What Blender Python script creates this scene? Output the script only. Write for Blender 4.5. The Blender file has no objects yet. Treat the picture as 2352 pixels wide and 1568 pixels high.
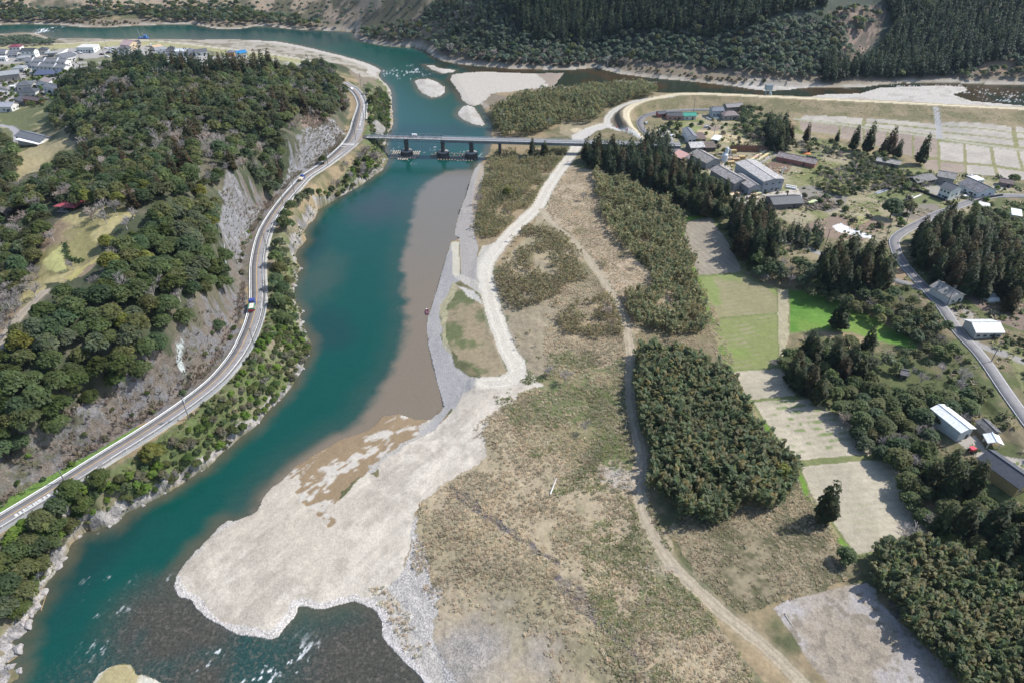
import bpy, math, random
import numpy as np
from mathutils import Vector, Matrix
R = math.radians
rng = np.random.default_rng(7)
random.seed(7)
scene = bpy.context.scene
COL = scene.collection

# ------------------------------------------------------------------ camera, sky, sun, exposure
CAM_H, PITCH, FPX = 170.0, R(36.0), 1568.0          # metres, tilt below the horizon, focal length for a 2352 px wide frame
cam_d = bpy.data.cameras.new("camera"); cam = bpy.data.objects.new("camera", cam_d); COL.objects.link(cam)
cam.location = (0, 0, CAM_H); cam.rotation_euler = (R(90) - PITCH, 0, 0)
cam_d.sensor_width = 36; cam_d.lens = 36 * FPX / 2352; cam_d.clip_start = 1; cam_d.clip_end = 9000
scene.camera = cam
SUN_EL, SUN_AZ = R(47), R(72)                       # azimuth from +Y towards +X
w = bpy.data.worlds.new("World"); scene.world = w; w.use_nodes = True
nt = w.node_tree; bg = nt.nodes["Background"]; sk = nt.nodes.new("ShaderNodeTexSky")
sk.sky_type = 'NISHITA'; sk.sun_disc = False; sk.sun_elevation = SUN_EL; sk.sun_rotation = SUN_AZ
nt.links.new(sk.outputs[0], bg.inputs[0]); bg.inputs[1].default_value = 0.15
sl = bpy.data.lights.new("sun", 'SUN'); sl.energy = 4.3; sl.angle = R(0.5); sl.color = (1.0, 0.972, 0.93)
sun = bpy.data.objects.new("sun", sl); COL.objects.link(sun)
sd = Vector((math.sin(SUN_AZ) * math.cos(SUN_EL), math.cos(SUN_AZ) * math.cos(SUN_EL), math.sin(SUN_EL)))
sun.rotation_euler = sd.to_track_quat('Z', 'Y').to_euler(); sun.location = (300, 300, 600)
scene.view_settings.view_transform = 'Standard'; scene.view_settings.look = 'None'
scene.view_settings.exposure = 0.30; scene.view_settings.gamma = 1.0

# ------------------------------------------------------------------ helpers: naming, meshes, materials
def tag(o, label=None, cat=None, group=None, kind=None):
    if label: o["label"] = label
    if cat: o["category"] = cat
    if group: o["group"] = group
    if kind: o["kind"] = kind
    return o

def empty(name, loc, label, cat, group=None, rz=0.0):
    o = bpy.data.objects.new(name, None); COL.objects.link(o)
    o.location = loc; o.rotation_euler = (0, 0, rz); o.empty_display_size = 0.5
    return tag(o, label, cat, group)

def new_mesh(name, verts, faces, mat=None, smooth=False, attrs=None):
    """verts (n,3) array, faces (m,k) array or list of lists; attrs {name: (n,3) colour}"""
    me = bpy.data.meshes.new(name)
    verts = np.asarray(verts, np.float32)
    if isinstance(faces, np.ndarray):
        m, k = faces.shape
        me.vertices.add(len(verts)); me.vertices.foreach_set("co", verts.ravel())
        me.loops.add(m * k); me.loops.foreach_set("vertex_index", faces.astype(np.int32).ravel())
        me.polygons.add(m); me.polygons.foreach_set("loop_start", np.arange(0, m * k, k, dtype=np.int32))
        me.update(calc_edges=True)
    else:
        me.from_pydata(verts.tolist(), [], faces)
    if attrs:
        for an, a in attrs.items():
            at = me.color_attributes.new(an, 'FLOAT_COLOR', 'POINT')
            c = np.ones((len(verts), 4), np.float32); c[:, :3] = a
            at.data.foreach_set("color", c.ravel())
    if smooth:
        me.polygons.foreach_set("use_smooth", np.ones(len(me.polygons), bool))
    if mat: me.materials.append(mat)
    return me

def obj(name, me, parent=None):
    o = bpy.data.objects.new(name, me); COL.objects.link(o)
    if parent: o.parent = parent
    return o

class MB:
    """collects boxes, prisms and bars that become ONE mesh object"""
    def __init__(s): s.v = []; s.f = []
    def add(s, vs, fs):
        b = len(s.v); s.v += [tuple(map(float, p)) for p in vs]; s.f += [[b + i for i in f] for f in fs]; return s
    def box(s, c, d, rz=0.0):
        x, y, z = [k / 2 for k in d]; ca, sa = math.cos(rz), math.sin(rz); vs = []
        for dz in (-z, z):
            for dx, dy in ((-x, -y), (x, -y), (x, y), (-x, y)):
                vs.append((c[0] + dx * ca - dy * sa, c[1] + dx * sa + dy * ca, c[2] + dz))
        return s.add(vs, [[3, 2, 1, 0], [4, 5, 6, 7], [0, 1, 5, 4], [1, 2, 6, 5], [2, 3, 7, 6], [3, 0, 4, 7]])
    def bar(s, a, b, r0, r1=None, n=6):
        a = Vector(a); b = Vector(b); r1 = r0 if r1 is None else r1
        d = (b - a); q = d.to_track_quat('Z', 'Y'); vs = []
        for p, r in ((a, r0), (b, r1)):
            for k in range(n):
                t = 2 * math.pi * k / n; vs.append(p + q @ Vector((r * math.cos(t), r * math.sin(t), 0)))
        return s.add(vs, [[k, (k + 1) % n, n + (k + 1) % n, n + k] for k in range(n)] + [list(range(n))[::-1], list(range(n, 2 * n))])
    def lathe(s, c, prof, n=16, sx=1.0):
        vs = []
        for r, z in prof:
            for k in range(n):
                t = 2 * math.pi * k / n; vs.append((c[0] + r * sx * math.cos(t), c[1] + r * math.sin(t), c[2] + z))
        fs = []
        for i in range(len(prof) - 1):
            for k in range(n):
                fs.append([i * n + k, i * n + (k + 1) % n, (i + 1) * n + (k + 1) % n, (i + 1) * n + k])
        fs += [list(range(n))[::-1], [(len(prof) - 1) * n + k for k in range(n)]]
        return s.add(vs, fs)
    def build(s, name, mat, parent=None):
        return obj(name, new_mesh(name, s.v, s.f, mat), parent)

def mat_basic(name, col, rough=0.7, metal=0.0, noise=0.0, nscale=1.0, bump=0.0, spec=0.3):
    m = bpy.data.materials.new(name); m.use_nodes = True; t = m.node_tree; b = t.nodes["Principled BSDF"]
    b.inputs["Roughness"].default_value = rough; b.inputs["Metallic"].default_value = metal
    b.inputs["Specular IOR Level"].default_value = spec
    if noise or bump:
        tc = t.nodes.new("ShaderNodeNewGeometry"); n = t.nodes.new("ShaderNodeTexNoise")
        n.inputs["Scale"].default_value = nscale; n.inputs["Detail"].default_value = 5; n.inputs["Roughness"].default_value = 0.7
        t.links.new(tc.outputs["Position"], n.inputs["Vector"])
        mp = t.nodes.new("ShaderNodeMapRange"); mp.inputs[1].default_value = 0.3; mp.inputs[2].default_value = 0.7
        mp.inputs[3].default_value = 1 - noise; mp.inputs[4].default_value = 1 + noise
        t.links.new(n.outputs["Fac"], mp.inputs[0])
        mx = t.nodes.new("ShaderNodeVectorMath"); mx.operation = 'SCALE'; mx.inputs[0].default_value = col[:3]
        t.links.new(mp.outputs[0], mx.inputs["Scale"]); t.links.new(mx.outputs[0], b.inputs["Base Color"])
        if bump:
            bp = t.nodes.new("ShaderNodeBump"); bp.inputs["Strength"].default_value = bump; bp.inputs["Distance"].default_value = 0.2
            t.links.new(n.outputs["Fac"], bp.inputs["Height"]); t.links.new(bp.outputs[0], b.inputs["Normal"])
    else:
        b.inputs["Base Color"].default_value = (*col[:3], 1)
    return m

# ------------------------------------------------------------------ pixels of the photograph (2352 x 1568) -> world
CP, SP = math.cos(PITCH), math.sin(PITCH)
def rays(uv):
    uv = np.atleast_2d(np.asarray(uv, float)); a = (uv[:, 0] - 1176) / FPX; b = (784 - uv[:, 1]) / FPX
    return np.stack([a, CP + b * SP, -SP + b * CP], 1)
def at(uv, z):
    d = rays(uv); t = (np.asarray(z, float) - CAM_H) / d[:, 2]
    return np.stack([d[:, 0] * t, d[:, 1] * t, np.full(len(d), 0.0) + z], 1)

# smooth value noise
def vnoise(x, y, seed=0):
    xi = np.floor(x).astype(np.int64); yi = np.floor(y).astype(np.int64); fx = (x - xi).astype(np.float32); fy = (y - yi).astype(np.float32)
    fx = fx * fx * (3 - 2 * fx); fy = fy * fy * (3 - 2 * fy)
    def h(a, b):
        n = (a * 374761393 + b * 668265263 + seed * 974711) & 0xffffffff
        n = ((n ^ (n >> 13)) * 1274126177) & 0xffffffff
        return ((n ^ (n >> 16)) & 0xffff).astype(np.float32) / 65535.0
    return (h(xi, yi) * (1 - fx) + h(xi + 1, yi) * fx) * (1 - fy) + (h(xi, yi + 1) * (1 - fx) + h(xi + 1, yi + 1) * fx) * fy
def fbm(x, y, scale, octv=4, seed=0):
    s = 0; a = 1.0; t = 0
    for k in range(octv):
        s = s + a * vnoise(x / scale + 17.3 * k, y / scale - 9.1 * k, seed + k); t += a; a *= 0.55; scale = scale / 2.03
    return s / t
def sstep(a, b, x):
    t = np.clip((x - a) / (b - a), 0, 1); return t * t * (3 - 2 * t)

def inpoly(x, y, P):
    P = np.asarray(P)[:, :2]; res = np.zeros(len(x), bool)
    m = (x >= P[:, 0].min()) & (x <= P[:, 0].max()) & (y >= P[:, 1].min()) & (y <= P[:, 1].max())
    idx = np.nonzero(m)[0]
    if not len(idx): return res
    xs = x[idx]; ys = y[idx]; c = np.zeros(len(idx), bool); n = len(P)
    for i in range(n):
        x0, y0 = P[i]; x1, y1 = P[(i + 1) % n]
        if y0 == y1: continue
        k = ((y0 > ys) != (y1 > ys)) & (xs < (x1 - x0) * (ys - y0) / (y1 - y0) + x0)
        c ^= k
    res[idx] = c; return res
def polydist(x, y, P, maxd=30.0, closed=False):
    """distance to polyline and the z at the nearest point; inf-ish beyond maxd"""
    P = np.asarray(P); D = np.full(len(x), maxd, np.float32); Z = np.zeros(len(x), np.float32)
    n = len(P) if closed else len(P) - 1
    for i in range(n):
        a = P[i]; b = P[(i + 1) % len(P)]
        m = (x > min(a[0], b[0]) - maxd) & (x < max(a[0], b[0]) + maxd) & (y > min(a[1], b[1]) - maxd) & (y < max(a[1], b[1]) + maxd)
        k = np.nonzero(m)[0]
        if not len(k): continue
        dx, dy = b[0] - a[0], b[1] - a[1]; L = dx * dx + dy * dy + 1e-9
        t = np.clip(((x[k] - a[0]) * dx + (y[k] - a[1]) * dy) / L, 0, 1)
        d = np.hypot(x[k] - a[0] - t * dx, y[k] - a[1] - t * dy)
        bt = d < D[k]; kk = k[bt]; D[kk] = d[bt]
        if P.shape[1] > 2: Z[kk] = a[2] + t[bt] * (b[2] - a[2])
    return D, Z
def resample(P, step):
    P = np.asarray(P, float); seg = np.linalg.norm(np.diff(P[:, :2], axis=0), axis=1); s = np.concatenate([[0], np.cumsum(seg)])
    q = np.linspace(0, s[-1], max(2, int(s[-1] / step) + 1)); return np.stack([np.interp(q, s, P[:, k]) for k in range(P.shape[1])], 1)
def smooth_line(P, step, it=3):
    Q = resample(P, step)
    for _ in range(it):
        Q[1:-1] = 0.25 * Q[:-2] + 0.5 * Q[1:-1] + 0.25 * Q[2:]
    return Q

# ------------------------------------------------------------------ traced outlines (pixels of the photograph)
def px(s): return np.array([[float(k) for k in p.split(",")] for p in s.split()])
WZ = -3.0                                            # water level
# main river: left bank (upstream to downstream) and right bank
L_BANK = px("-420,86 -120,84 0,79 50,75 85,77 128,94 135,89 175,88 195,89 250,90 325,90 400,91 450,92 525,91 588,93 638,96 688,105 738,117 788,129 838,144 863,154 874,162 869,175 875,185 890,197 898,212 900,232 900,262 903,282 900,295 893,302 885,325 883,345 890,362 888,372 878,390 853,407 825,428 800,441 773,457 750,470 728,483 724,500 705,517 698,532 703,552 683,572 676,587 683,600 693,617 682,630 683,650 676,657 674,685 685,705 694,717 688,735 698,755 710,777 715,789 713,806 700,829 690,854 675,881 650,911 625,934 598,966 588,976 562,996 530,1024 500,1049 475,1074 437,1096 412,1114 362,1141 312,1166 288,1176 265,1203 237,1213 222,1218 200,1215 180,1233 162,1248 157,1271 140,1293 127,1316 110,1331 97,1351 107,1371 92,1381 82,1408 67,1416 62,1453 37,1463 25,1473 45,1498 37,1513 12,1521 45,1538 40,1558 15,1568 0,1640 -60,1760")
N_BANK = px("-420,66 -120,60 0,58 60,55 130,57 190,63 240,64 300,60 400,56 450,57 490,66 520,68 560,66 588,60 625,62 663,67 713,70 763,71 818,74 812,86 838,97 888,106 950,110 978,117 998,132 1018,141 1050,147 1088,151 1138,155 1176,159 1251,160 1301,162 1366,156 1396,163 1426,171 1501,180 1601,189 1681,198 1726,205 1764,209 1814,206 1864,201 1914,202 1944,202 1989,200 2014,196 2064,192 2139,191 2189,191 2264,194 2352,195 2500,198 2900,206")
S_TRIB = px("2900,286 2500,256 2352,246 2214,240 2064,232 1914,225 1764,219 1676,215 1613,213 1563,213 1520,217 1478,205 1400,199 1330,199")
BAR_S = px("1271,200 1296,168 1231,169 1176,168 1113,165 1073,167 1038,172 1035,185 1043,198 1055,215 1060,230 1070,238 1088,244 1103,240 1108,245 1120,265 1130,282 1133,295 1128,302 1130,332 1125,342 1120,355 1108,372 1095,378 1088,392 1080,414 1073,439 1060,474 1050,504 1043,539 1054,551 1035,554 1025,587 1013,632 1000,674 988,712 980,737 979,762 982,784 985,804 993,834 1003,876 1013,909 1019,935 988,964")
R_LOW = px("950,962 915,950 880,955 850,985 815,1000 775,1012 738,1033 683,1069 645,1104 613,1131 603,1146 590,1174 575,1183 537,1196 525,1193 497,1213 485,1233 450,1263 420,1296 405,1323 400,1346 410,1371 437,1381 462,1406 500,1436 550,1458 588,1463 613,1467 638,1463 658,1438 673,1423 682,1406 685,1392 708,1393 728,1398 748,1396 778,1388 813,1381 850,1396 863,1408 880,1433 878,1458 903,1496 925,1521 958,1548 973,1568 1010,1640 1060,1760")
WATER_PX = np.concatenate([L_BANK, np.array([[500, 1900]]), R_LOW[::-1], BAR_S[::-1], S_TRIB[::-1], N_BANK[::-1]])
ISLES_PX = [px("974,149 995,150 1010,157 1048,161 1040,167 1015,170 990,160"), px("953,186 965,182 985,181 1005,189 1020,200 1022,212 1012,223 990,226 968,214 955,196"),
            px("1053,255 1063,245 1075,242 1088,246 1100,262 1107,275 1115,285 1108,290 1085,286 1063,276 1052,266"),
            px("215,1566 225,1546 250,1531 275,1525 300,1527 312,1546 332,1551 362,1561 372,1570 420,1640 400,1760 180,1760"),
            px("1400,184 1440,186 1520,190 1490,192 1430,189"),
            px("1864,221 1904,216 1976,215 2019,202 2064,200 2164,197 2215,199 2225,208 2190,218 2230,232 2352,243 2500,254 2500,262 2214,246 2064,238 1914,230"),
            px("1681,197 1726,195 1800,198 1866,200 1814,207 1764,210 1726,206")]
# roads: pixel trace + height
def road_px(s, z): p = px(s); return at(p, np.full(len(p), float(z)) if np.isscalar(z) else np.interp(np.linspace(0, 1, len(p)), np.linspace(0, 1, len(z)), z))
ROAD_L = smooth_line(road_px("-170,1283 -60,1233 32,1177 128,1119 240,1048 330,994 425,930 500,872 550,808 578,745 591,692 589,637 589,605 597,560 608,527 628,493 657,454 703,403 731,388 768,360 803,330 818,303 825,271 831,240 824,221 813,207 800,198 786,190", 9.0), 3.0, 6)
LEVEE = smooth_line(road_px("1490,312 1473,304 1458,295 1441,272 1436,258 1448,245 1476,232 1513,222 1563,216 1613,216 1676,218 1764,222 1914,229 2064,236 2214,244 2352,250 2700,266 3200,290", 8.0), 4.0, 3)
LEVEE_V = smooth_line(road_px("-500,118 -200,111 0,106 150,100 300,92 362,94 425,101 500,110 588,121 638,127 693,136 740,146 760,160", [6.0] * 12 + [7.0]), 6.0, 3)
TRK_IN = smooth_line(road_px("1540,222 1500,226 1463,232 1426,245 1406,257 1396,272 1394,285", [7.6, 7.2, 6.5, 5, 4, 3.6, 3.4]), 3.0, 3)
TRK_SIDE = smooth_line(road_px("1398,290 1446,304 1475,316", [3.4, 6, 8]), 3.0, 2)
TRK_S = smooth_line(road_px("1394,286 1365,293 1326,312 1326,335 1308,362 1286,392 1263,424 1248,452 1236,477 1208,502 1176,530 1150,562 1125,592 1113,617 1115,642 1125,679 1138,729 1158,784 1170,814 1190,840 1195,856 1180,872 1155,880 1113,879", [3.4, 3, 2, 1.6, 1.5, 1.5, 1.5, 1.5, 1.5, 1.5, 1.5, 1.5, 1.2, 1, 1, 1, 1, 1, 1, .8, .8, .8, .5]), 3.0, 3)
TRK_D = smooth_line(road_px("1243,482 1266,510 1288,529 1326,562 1351,592 1376,629 1401,667 1418,697 1436,729 1446,784 1450,824 1445,859 1446,909 1453,959 1463,1009 1473,1046 1471,1084 1468,1121 1473,1176 1496,1221 1521,1268 1556,1311 1601,1351 1638,1388 1676,1421 1726,1456 1764,1487 1801,1526 1844,1568 1920,1650", [1.5] * 12 + [1.2] * 18), 3.0, 3)
ROAD_R = smooth_line(road_px("2475,1130 2420,1050 2352,956 2314,904 2264,829 2226,784 2211,777 2164,704 2126,662 2094,629 2064,592 2054,562 2052,550 2064,539 2089,524 2114,512 2150,492 2200,474 2234,461 2264,452 2301,448 2352,450 2460,456", [9.0] * 12 + [8, 8, 7, 6, 5, 5, 4.5, 4.5, 4.5, 4.5, 4.5]), 3.0, 4)
ROAD_R2 = smooth_line(road_px("2119,664 2085,652 2051,642 2010,632", [9, 8.8, 8.6, 8.3]), 3.0, 2)
LANE_W = smooth_line(road_px("1784,547 1840,566 1891,584 1940,610", [5, 5.5, 6, 7]), 3.0, 2)
LANE_V = smooth_line(road_px("1500,325 1491,312 1473,295 1468,280 1478,267 1513,257 1560,254 1601,252 1660,253 1705,252", [4, 4, 3.6, 3.4, 3.3, 3.2, 3.2, 3.2, 3.2, 3.2]), 3.0, 3)
LANE_S = smooth_line(road_px("1500,316 1540,328 1545,336 1570,352 1590,368 1600,385", [4, 3.6, 3.4, 3.3, 3.2, 3.2]), 3.0, 2)
LANE_F = smooth_line(road_px("1829,274 1981,293 2149,316 2180,322 2352,346 2600,384", 3.3), 5.0, 1)
LANE_F2 = smooth_line(road_px("2150,248 2155,282 2158,318", [7.6, 3.6, 3.3]), 4.0, 1)

# ------------------------------------------------------------------ terrain heights: control points (pixel u, pixel v, z)
CT = px("""1300,700,1 1500,700,1.5 1150,1300,0 1700,1350,1.5 1300,1500,.5 2100,1520,2 1750,1000,1.5 1560,700,1.5 1600,560,1.5 1500,500,1.5 1170,450,1.2 1380,450,1.5 1320,270,2 1200,250,1.2 1230,215,.8 1470,205,1.2
1000,1400,-1 1100,1600,0 1500,1568,1 1900,1620,2 2352,1700,3 2352,1500,3 800,1250,-1.4 700,1340,-1.5 600,1300,-1.7 950,1100,-1 1050,950,-.6 1080,700,.2 1060,620,-.4 880,1060,-2.2 760,1140,-2.2 1040,800,-.6 1060,480,-1.4 1085,420,-1
1580,520,1.2 1640,510,1.3 1690,610,1.3 1610,640,1.3 1780,670,1.2 1785,720,1.2 1640,730,1.2 1785,835,1.1 1690,850,1.1 1835,895,1.1 1720,920,1.1 2000,1030,1 1830,1060,1 2140,1200,1 1970,1270,1 1850,1080,1 1820,670,1.3 1820,760,1.3 1960,712,1.3 2060,757,1.5 1960,770,1.3
1740,600,4 1720,560,4 1860,640,6.5 1950,655,7 2080,700,7.5 2140,760,7 1900,850,3 2010,900,3.5 2080,980,3.5 2140,1100,3.5 2180,1180,3.5 1815,900,1.6 1880,960,2 1960,1040,2 2060,1120,2 2120,900,5 2200,900,6 2230,960,6
2190,1000,6 2240,1020,6.2 2290,1040,6.3 2300,1130,6.3 2352,1200,5.5 2280,950,7 2330,1000,7.5 2300,780,9 2240,700,9 2352,700,9 2352,850,9.5 2180,650,9 2280,640,9 2352,600,8 2200,580,7 2130,600,8.5 2260,540,6
1780,440,3 1650,400,3 1700,360,3 1600,340,3.2 1560,290,3.2 1640,280,3.2 1700,265,3.2 1850,330,3.2 1900,450,3.5 1850,500,4.5 1950,520,5.5 2050,500,5 2000,420,3.6 2150,425,4 2250,445,4.3 2320,430,4 2352,520,5 2110,470,4.2 2000,560,7
1846,266,3 1981,272,3 2149,286,3 2352,294,3 2600,308,3 2000,300,3 2200,340,3 2352,360,3 2600,420,3 2100,380,3.2 1950,340,3.2 1764,262,3 1640,248,3.2 1560,250,3.2 1500,268,3.2 1480,290,3.4
1764,242,5.5 1914,247,5.5 2064,254,5.5 2352,268,5.5 1600,233,5.5 1530,240,5.5 1478,268,4.5 1420,275,3.6 1440,295,4.6 1420,300,3.5
60,180,4 150,150,4 250,130,4 400,116,4 100,220,6 60,240,7 20,160,4 520,130,4.5 620,134,5 700,146,5 820,175,3 860,190,1 870,240,2 850,180,1 760,140,3 650,112,0 500,100,-1 300,96,1 150,105,3.5
80,325,14 60,280,11 0,300,14 120,375,18 0,380,18 40,430,26 -200,250,12 -300,400,26
155,478,46 130,560,43 200,592,41 70,640,36 0,700,36 170,500,45 100,600,41 230,640,42 20,560,38 60,480,39 -200,600,36 -200,800,38
512,440,32 508,520,33 512,580,30 528,640,27 505,710,26 480,760,24 450,790,22 430,804,22 388,836,22 355,868,21 312,880,21 240,904,21 208,921,20 168,956,19 140,983,19 85,1010,18 33,1036,17 0,1050,17 -150,1120,18
300,520,46 400,460,46 340,390,44 450,330,46 520,250,42 600,220,38 660,200,32 440,400,46 560,380,40 600,420,34 640,440,20 655,375,30 690,330,26 690,285,30 700,250,32 755,275,22 780,245,20 795,215,16 790,190,14 740,160,22
600,152,28 500,152,34 400,152,34 300,160,30 220,170,22 160,220,18 140,180,10 200,240,26 160,300,25 220,330,34 120,420,34 200,420,40 300,300,42 380,220,40 480,200,38
200,750,38 300,650,40 400,600,38 100,850,34 50,950,28 150,900,30 400,720,32 300,800,31 0,850,34
640,600,3 660,560,3 690,490,3 740,450,4 820,400,4 840,370,5 650,700,4 640,760,4 600,880,4 540,960,4 450,1040,4 380,1090,4 300,1110,5 220,1160,5 120,1220,5 70,1290,3 40,1350,2 20,1420,0 850,340,6 865,325,6""")
def shifted(P, off, z, step=40):
    Q = resample(P, step); d = np.gradient(Q[:, :2], axis=0); d /= np.linalg.norm(d, axis=1)[:, None] + 1e-9
    return np.stack([Q[:, 0] - d[:, 1] * off, Q[:, 1] + d[:, 0] * off, np.full(len(Q), z)], 1)
far = []
for u in range(-700, 3300, 130):                     # the wooded valley side across the water rises at about thirty degrees
    sv = np.interp(u, N_BANK[:, 0], N_BANK[:, 1]); p0 = at([[u, sv]], WZ)[0]
    slope = np.interp(u, [-300, 500, 800, 1000, 2400], [.42, .42, .5, .62, .62])
    strip = np.interp(u, [-300, 300, 800, 1150, 1400, 1700, 2352], [40, 50, 34, 14, 24, 30, 16])
    for dd, z in ((strip * .45, 0.5), (strip, 3.5), (strip + 25, 3.5 + 25 * slope), (strip + 70, 3.5 + 70 * slope), (strip + 140, 3.5 + 140 * slope * .95), (strip + 300, 3.5 + 300 * slope * .85)):
        far.append([p0[0] * (1 + dd / p0[1] * .5), p0[1] + dd, z])
ctrl = np.concatenate([at(CT[:, :2], CT[:, 2]), resample(ROAD_L, 25), resample(LEVEE, 25), resample(LEVEE_V, 40), resample(TRK_IN, 15), resample(TRK_S, 30), resample(TRK_D, 40), resample(ROAD_R, 25), resample(ROAD_R2, 20), resample(LANE_W, 25), resample(LANE_V, 25), resample(LANE_F, 60),
    shifted(LEVEE[50:], 17, -1.0), at(resample(WATER_PX, 26)[:, :2], -2.8), np.array(far), *[at(p.mean(0)[None], -2.2) for p in ISLES_PX],
    np.array([[-900, 300, 40], [-1000, 700, 8], [1000, 300, 8], [1000, 600, 3], [-300, 60, 30], [300, 60, 3], [-120, 40, -2], [0, 20, 0], [700, 100, 5.0]])])
_, uidx = np.unique(np.round(ctrl[:, :2] / 2.0), axis=0, return_index=True); ctrl = ctrl[np.sort(uidx)]
rd = np.hypot(ctrl[:, None, 0] - ctrl[None, :, 0], ctrl[:, None, 1] - ctrl[None, :, 1])
A = np.zeros((len(ctrl) + 1,) * 2); A[:-1, :-1] = rd - np.eye(len(ctrl)) * 0.4; A[:-1, -1] = A[-1, :-1] = 1
wts = np.linalg.solve(A, np.concatenate([ctrl[:, 2], [0]])).astype(np.float32)
# height raster
RS = 2.0; RX0, RX1, RY0, RY1 = -1150, 1150, 10, 1330
gx = np.arange(RX0, RX1 + 1, RS, dtype=np.float32); gy = np.arange(RY0, RY1 + 1, RS, dtype=np.float32)
HX, HY = np.meshgrid(gx, gy); hx, hy = HX.ravel(), HY.ravel(); H = np.full(len(hx), wts[-1], np.float32)
cc = ctrl.astype(np.float32)
for s0 in range(0, len(hx), 20000):
    a = hx[s0:s0 + 20000, None] - cc[None, :, 0]; b = hy[s0:s0 + 20000, None] - cc[None, :, 1]
    H[s0:s0 + 20000] += np.sqrt(a * a + b * b) @ wts[:-1]
hills = sstep(12, 30, H); H += hills * (fbm(hx, hy, 90, 4, 3) - .5) * 16 * np.where(hy > 560, 1.0, .35)
H += (fbm(hx, hy, 14, 3, 5) - .5) * .5
def flatten(P, w0, w1, dz=0.0):
    global H
    d, z = polydist(hx, hy, P, w1); k = 1 - sstep(w0, w1, d); H = H * (1 - k) + (z + dz) * k
flatten(LEVEE, 4.5, 8); flatten(LEVEE_V, 4, 9); flatten(TRK_IN, 3, 6); flatten(TRK_S, 3, 8); flatten(TRK_D, 2, 6)
flatten(ROAD_R2, 4, 8, -.25); flatten(LANE_W, 3, 7); flatten(LANE_V, 5, 9, -.2); flatten(LANE_S, 4, 8, -.2); flatten(ROAD_R, 5.5, 10, -.25); flatten(ROAD_L, 8, 13, -.25); flatten(LANE_F, 3, 6)
H = H.reshape(HX.shape)
def height(x, y):
    fx = np.clip((np.asarray(x) - RX0) / RS, 0, len(gx) - 1.001); fy = np.clip((np.asarray(y) - RY0) / RS, 0, len(gy) - 1.001)
    i = fx.astype(int); j = fy.astype(int); a = fx - i; b = fy - j
    return (H[j, i] * (1 - a) + H[j, i + 1] * a) * (1 - b) + (H[j + 1, i] * (1 - a) + H[j + 1, i + 1] * a) * b
def P(uv, lift=0.0):
    """points of the photograph -> first hit of the camera ray with the terrain"""
    d = rays(uv); d = d / np.linalg.norm(d, axis=1)[:, None]; n = len(d); res = np.zeros((n, 3)); done = np.zeros(n, bool)
    t0 = np.full(n, 100.0); g0 = CAM_H + d[:, 2] * t0 - height(d[:, 0] * t0, d[:, 1] * t0)
    for t in np.arange(104, 1500, 4.0):
        g1 = CAM_H + d[:, 2] * t - height(d[:, 0] * t, d[:, 1] * t); hit = (g1 <= lift) & ~done
        if hit.any():
            f = (g0[hit] - lift) / (g0[hit] - g1[hit] + 1e-9); tt = t - 4 + 4 * np.clip(f, 0, 1); res[hit] = d[hit] * tt[:, None]; done |= hit
        g0 = g1
        if done.all(): break
    res[~done] = d[~done] * 1400
    res[:, 2] = height(res[:, 0], res[:, 1]); return res
def P1(u, v): return Vector(P([[u, v]])[0])
def mpp(p):                                          # photo pixels per metre at a world point
    return FPX / math.dist((0, 0, CAM_H), p)
def PP(s): return P(px(s))

# ------------------------------------------------------------------ the ground as one fine grid, split by kind of ground
WATER = at(WATER_PX, WZ)[:, :2]; ISLES = [at(p, WZ)[:, :2] for p in ISLES_PX]
us = np.concatenate([np.linspace(-3200, -420, 40), np.arange(-400, 2750, 2.5), np.linspace(2780, 5600, 40)])
vs_ = np.concatenate([np.arange(2300, 1702, -8.0), np.arange(1700, -110, -2.1)])
yrow = at(np.stack([np.full(len(vs_), 1176.0), vs_], 1), 0.0)[:, 1]; yrow = np.concatenate([[-400, -60, 0], yrow, np.linspace(yrow[-1] + 12, 1330, 8), [1500, 1700, 1900]])
dep = np.maximum(yrow * CP + CAM_H * SP, 70.0) / FPX              # metres per pixel at each row
GX = np.clip((us[None, :] - 1176) * dep[:, None], -2400 + us[None, :] * .05, 2400 + us[None, :] * .02); GY = np.repeat(yrow[:, None], len(us), 1)
nr, nc = GX.shape; X = GX.ravel().astype(np.float64); Y = GY.ravel().astype(np.float64); Z = height(X, Y)
wx = (fbm(X, Y, 5, 3, 11) - .5) * 3.0; wy = (fbm(X, Y, 5, 3, 12) - .5) * 3.0     # ragged edges
sb = inpoly(X, Y, at(px('985,372 1130,372 1130,1000 900,1000 960,760'), WZ)); kw = np.where(sb, .06, .5); WXs, WYs = X + wx * kw, Y + wy * kw
inw = inpoly(WXs, WYs, WATER)
for q in ISLES: inw &= ~inpoly(WXs, WYs, q)
dsh = np.minimum.reduce([polydist(X, Y, np.concatenate([q, q[:1]]), 26)[0] for q in [WATER] + ISLES])
Z = np.where(inw, np.minimum(Z, WZ - .25 - dsh * .08), np.maximum(Z, WZ + .12 + np.minimum(dsh, 6) * .10))
isl = np.zeros(len(X), bool)
for q in ISLES: isl |= inpoly(X, Y, q)
Z = np.where(isl & ~inw, np.minimum(Z, WZ + .15 + .07 * dsh), Z)
n1 = fbm(X, Y, 45, 4, 21); n2 = fbm(X, Y, 9, 4, 22); n3 = fbm(X, Y, 2.2, 3, 23); n4 = fbm(X, Y, 22, 3, 24)
def lerp(a, b, k): return a * (1 - k[:, None]) + np.asarray(b) * k[:, None]
def C(*c): return np.array(c, np.float32)
STRAW, OLIVE, TWIG, GREEN = C(.28, .215, .13), C(.10, .105, .05), C(.20, .165, .13), C(.10, .16, .03)
GRAVEL, PALE, WET, ROCK = C(.40, .375, .345), C(.42, .385, .335), C(.20, .145, .088), C(.27, .255, .255)
SOIL, ASPH = C(.23, .17, .125), C(.22, .21, .205)
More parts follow.
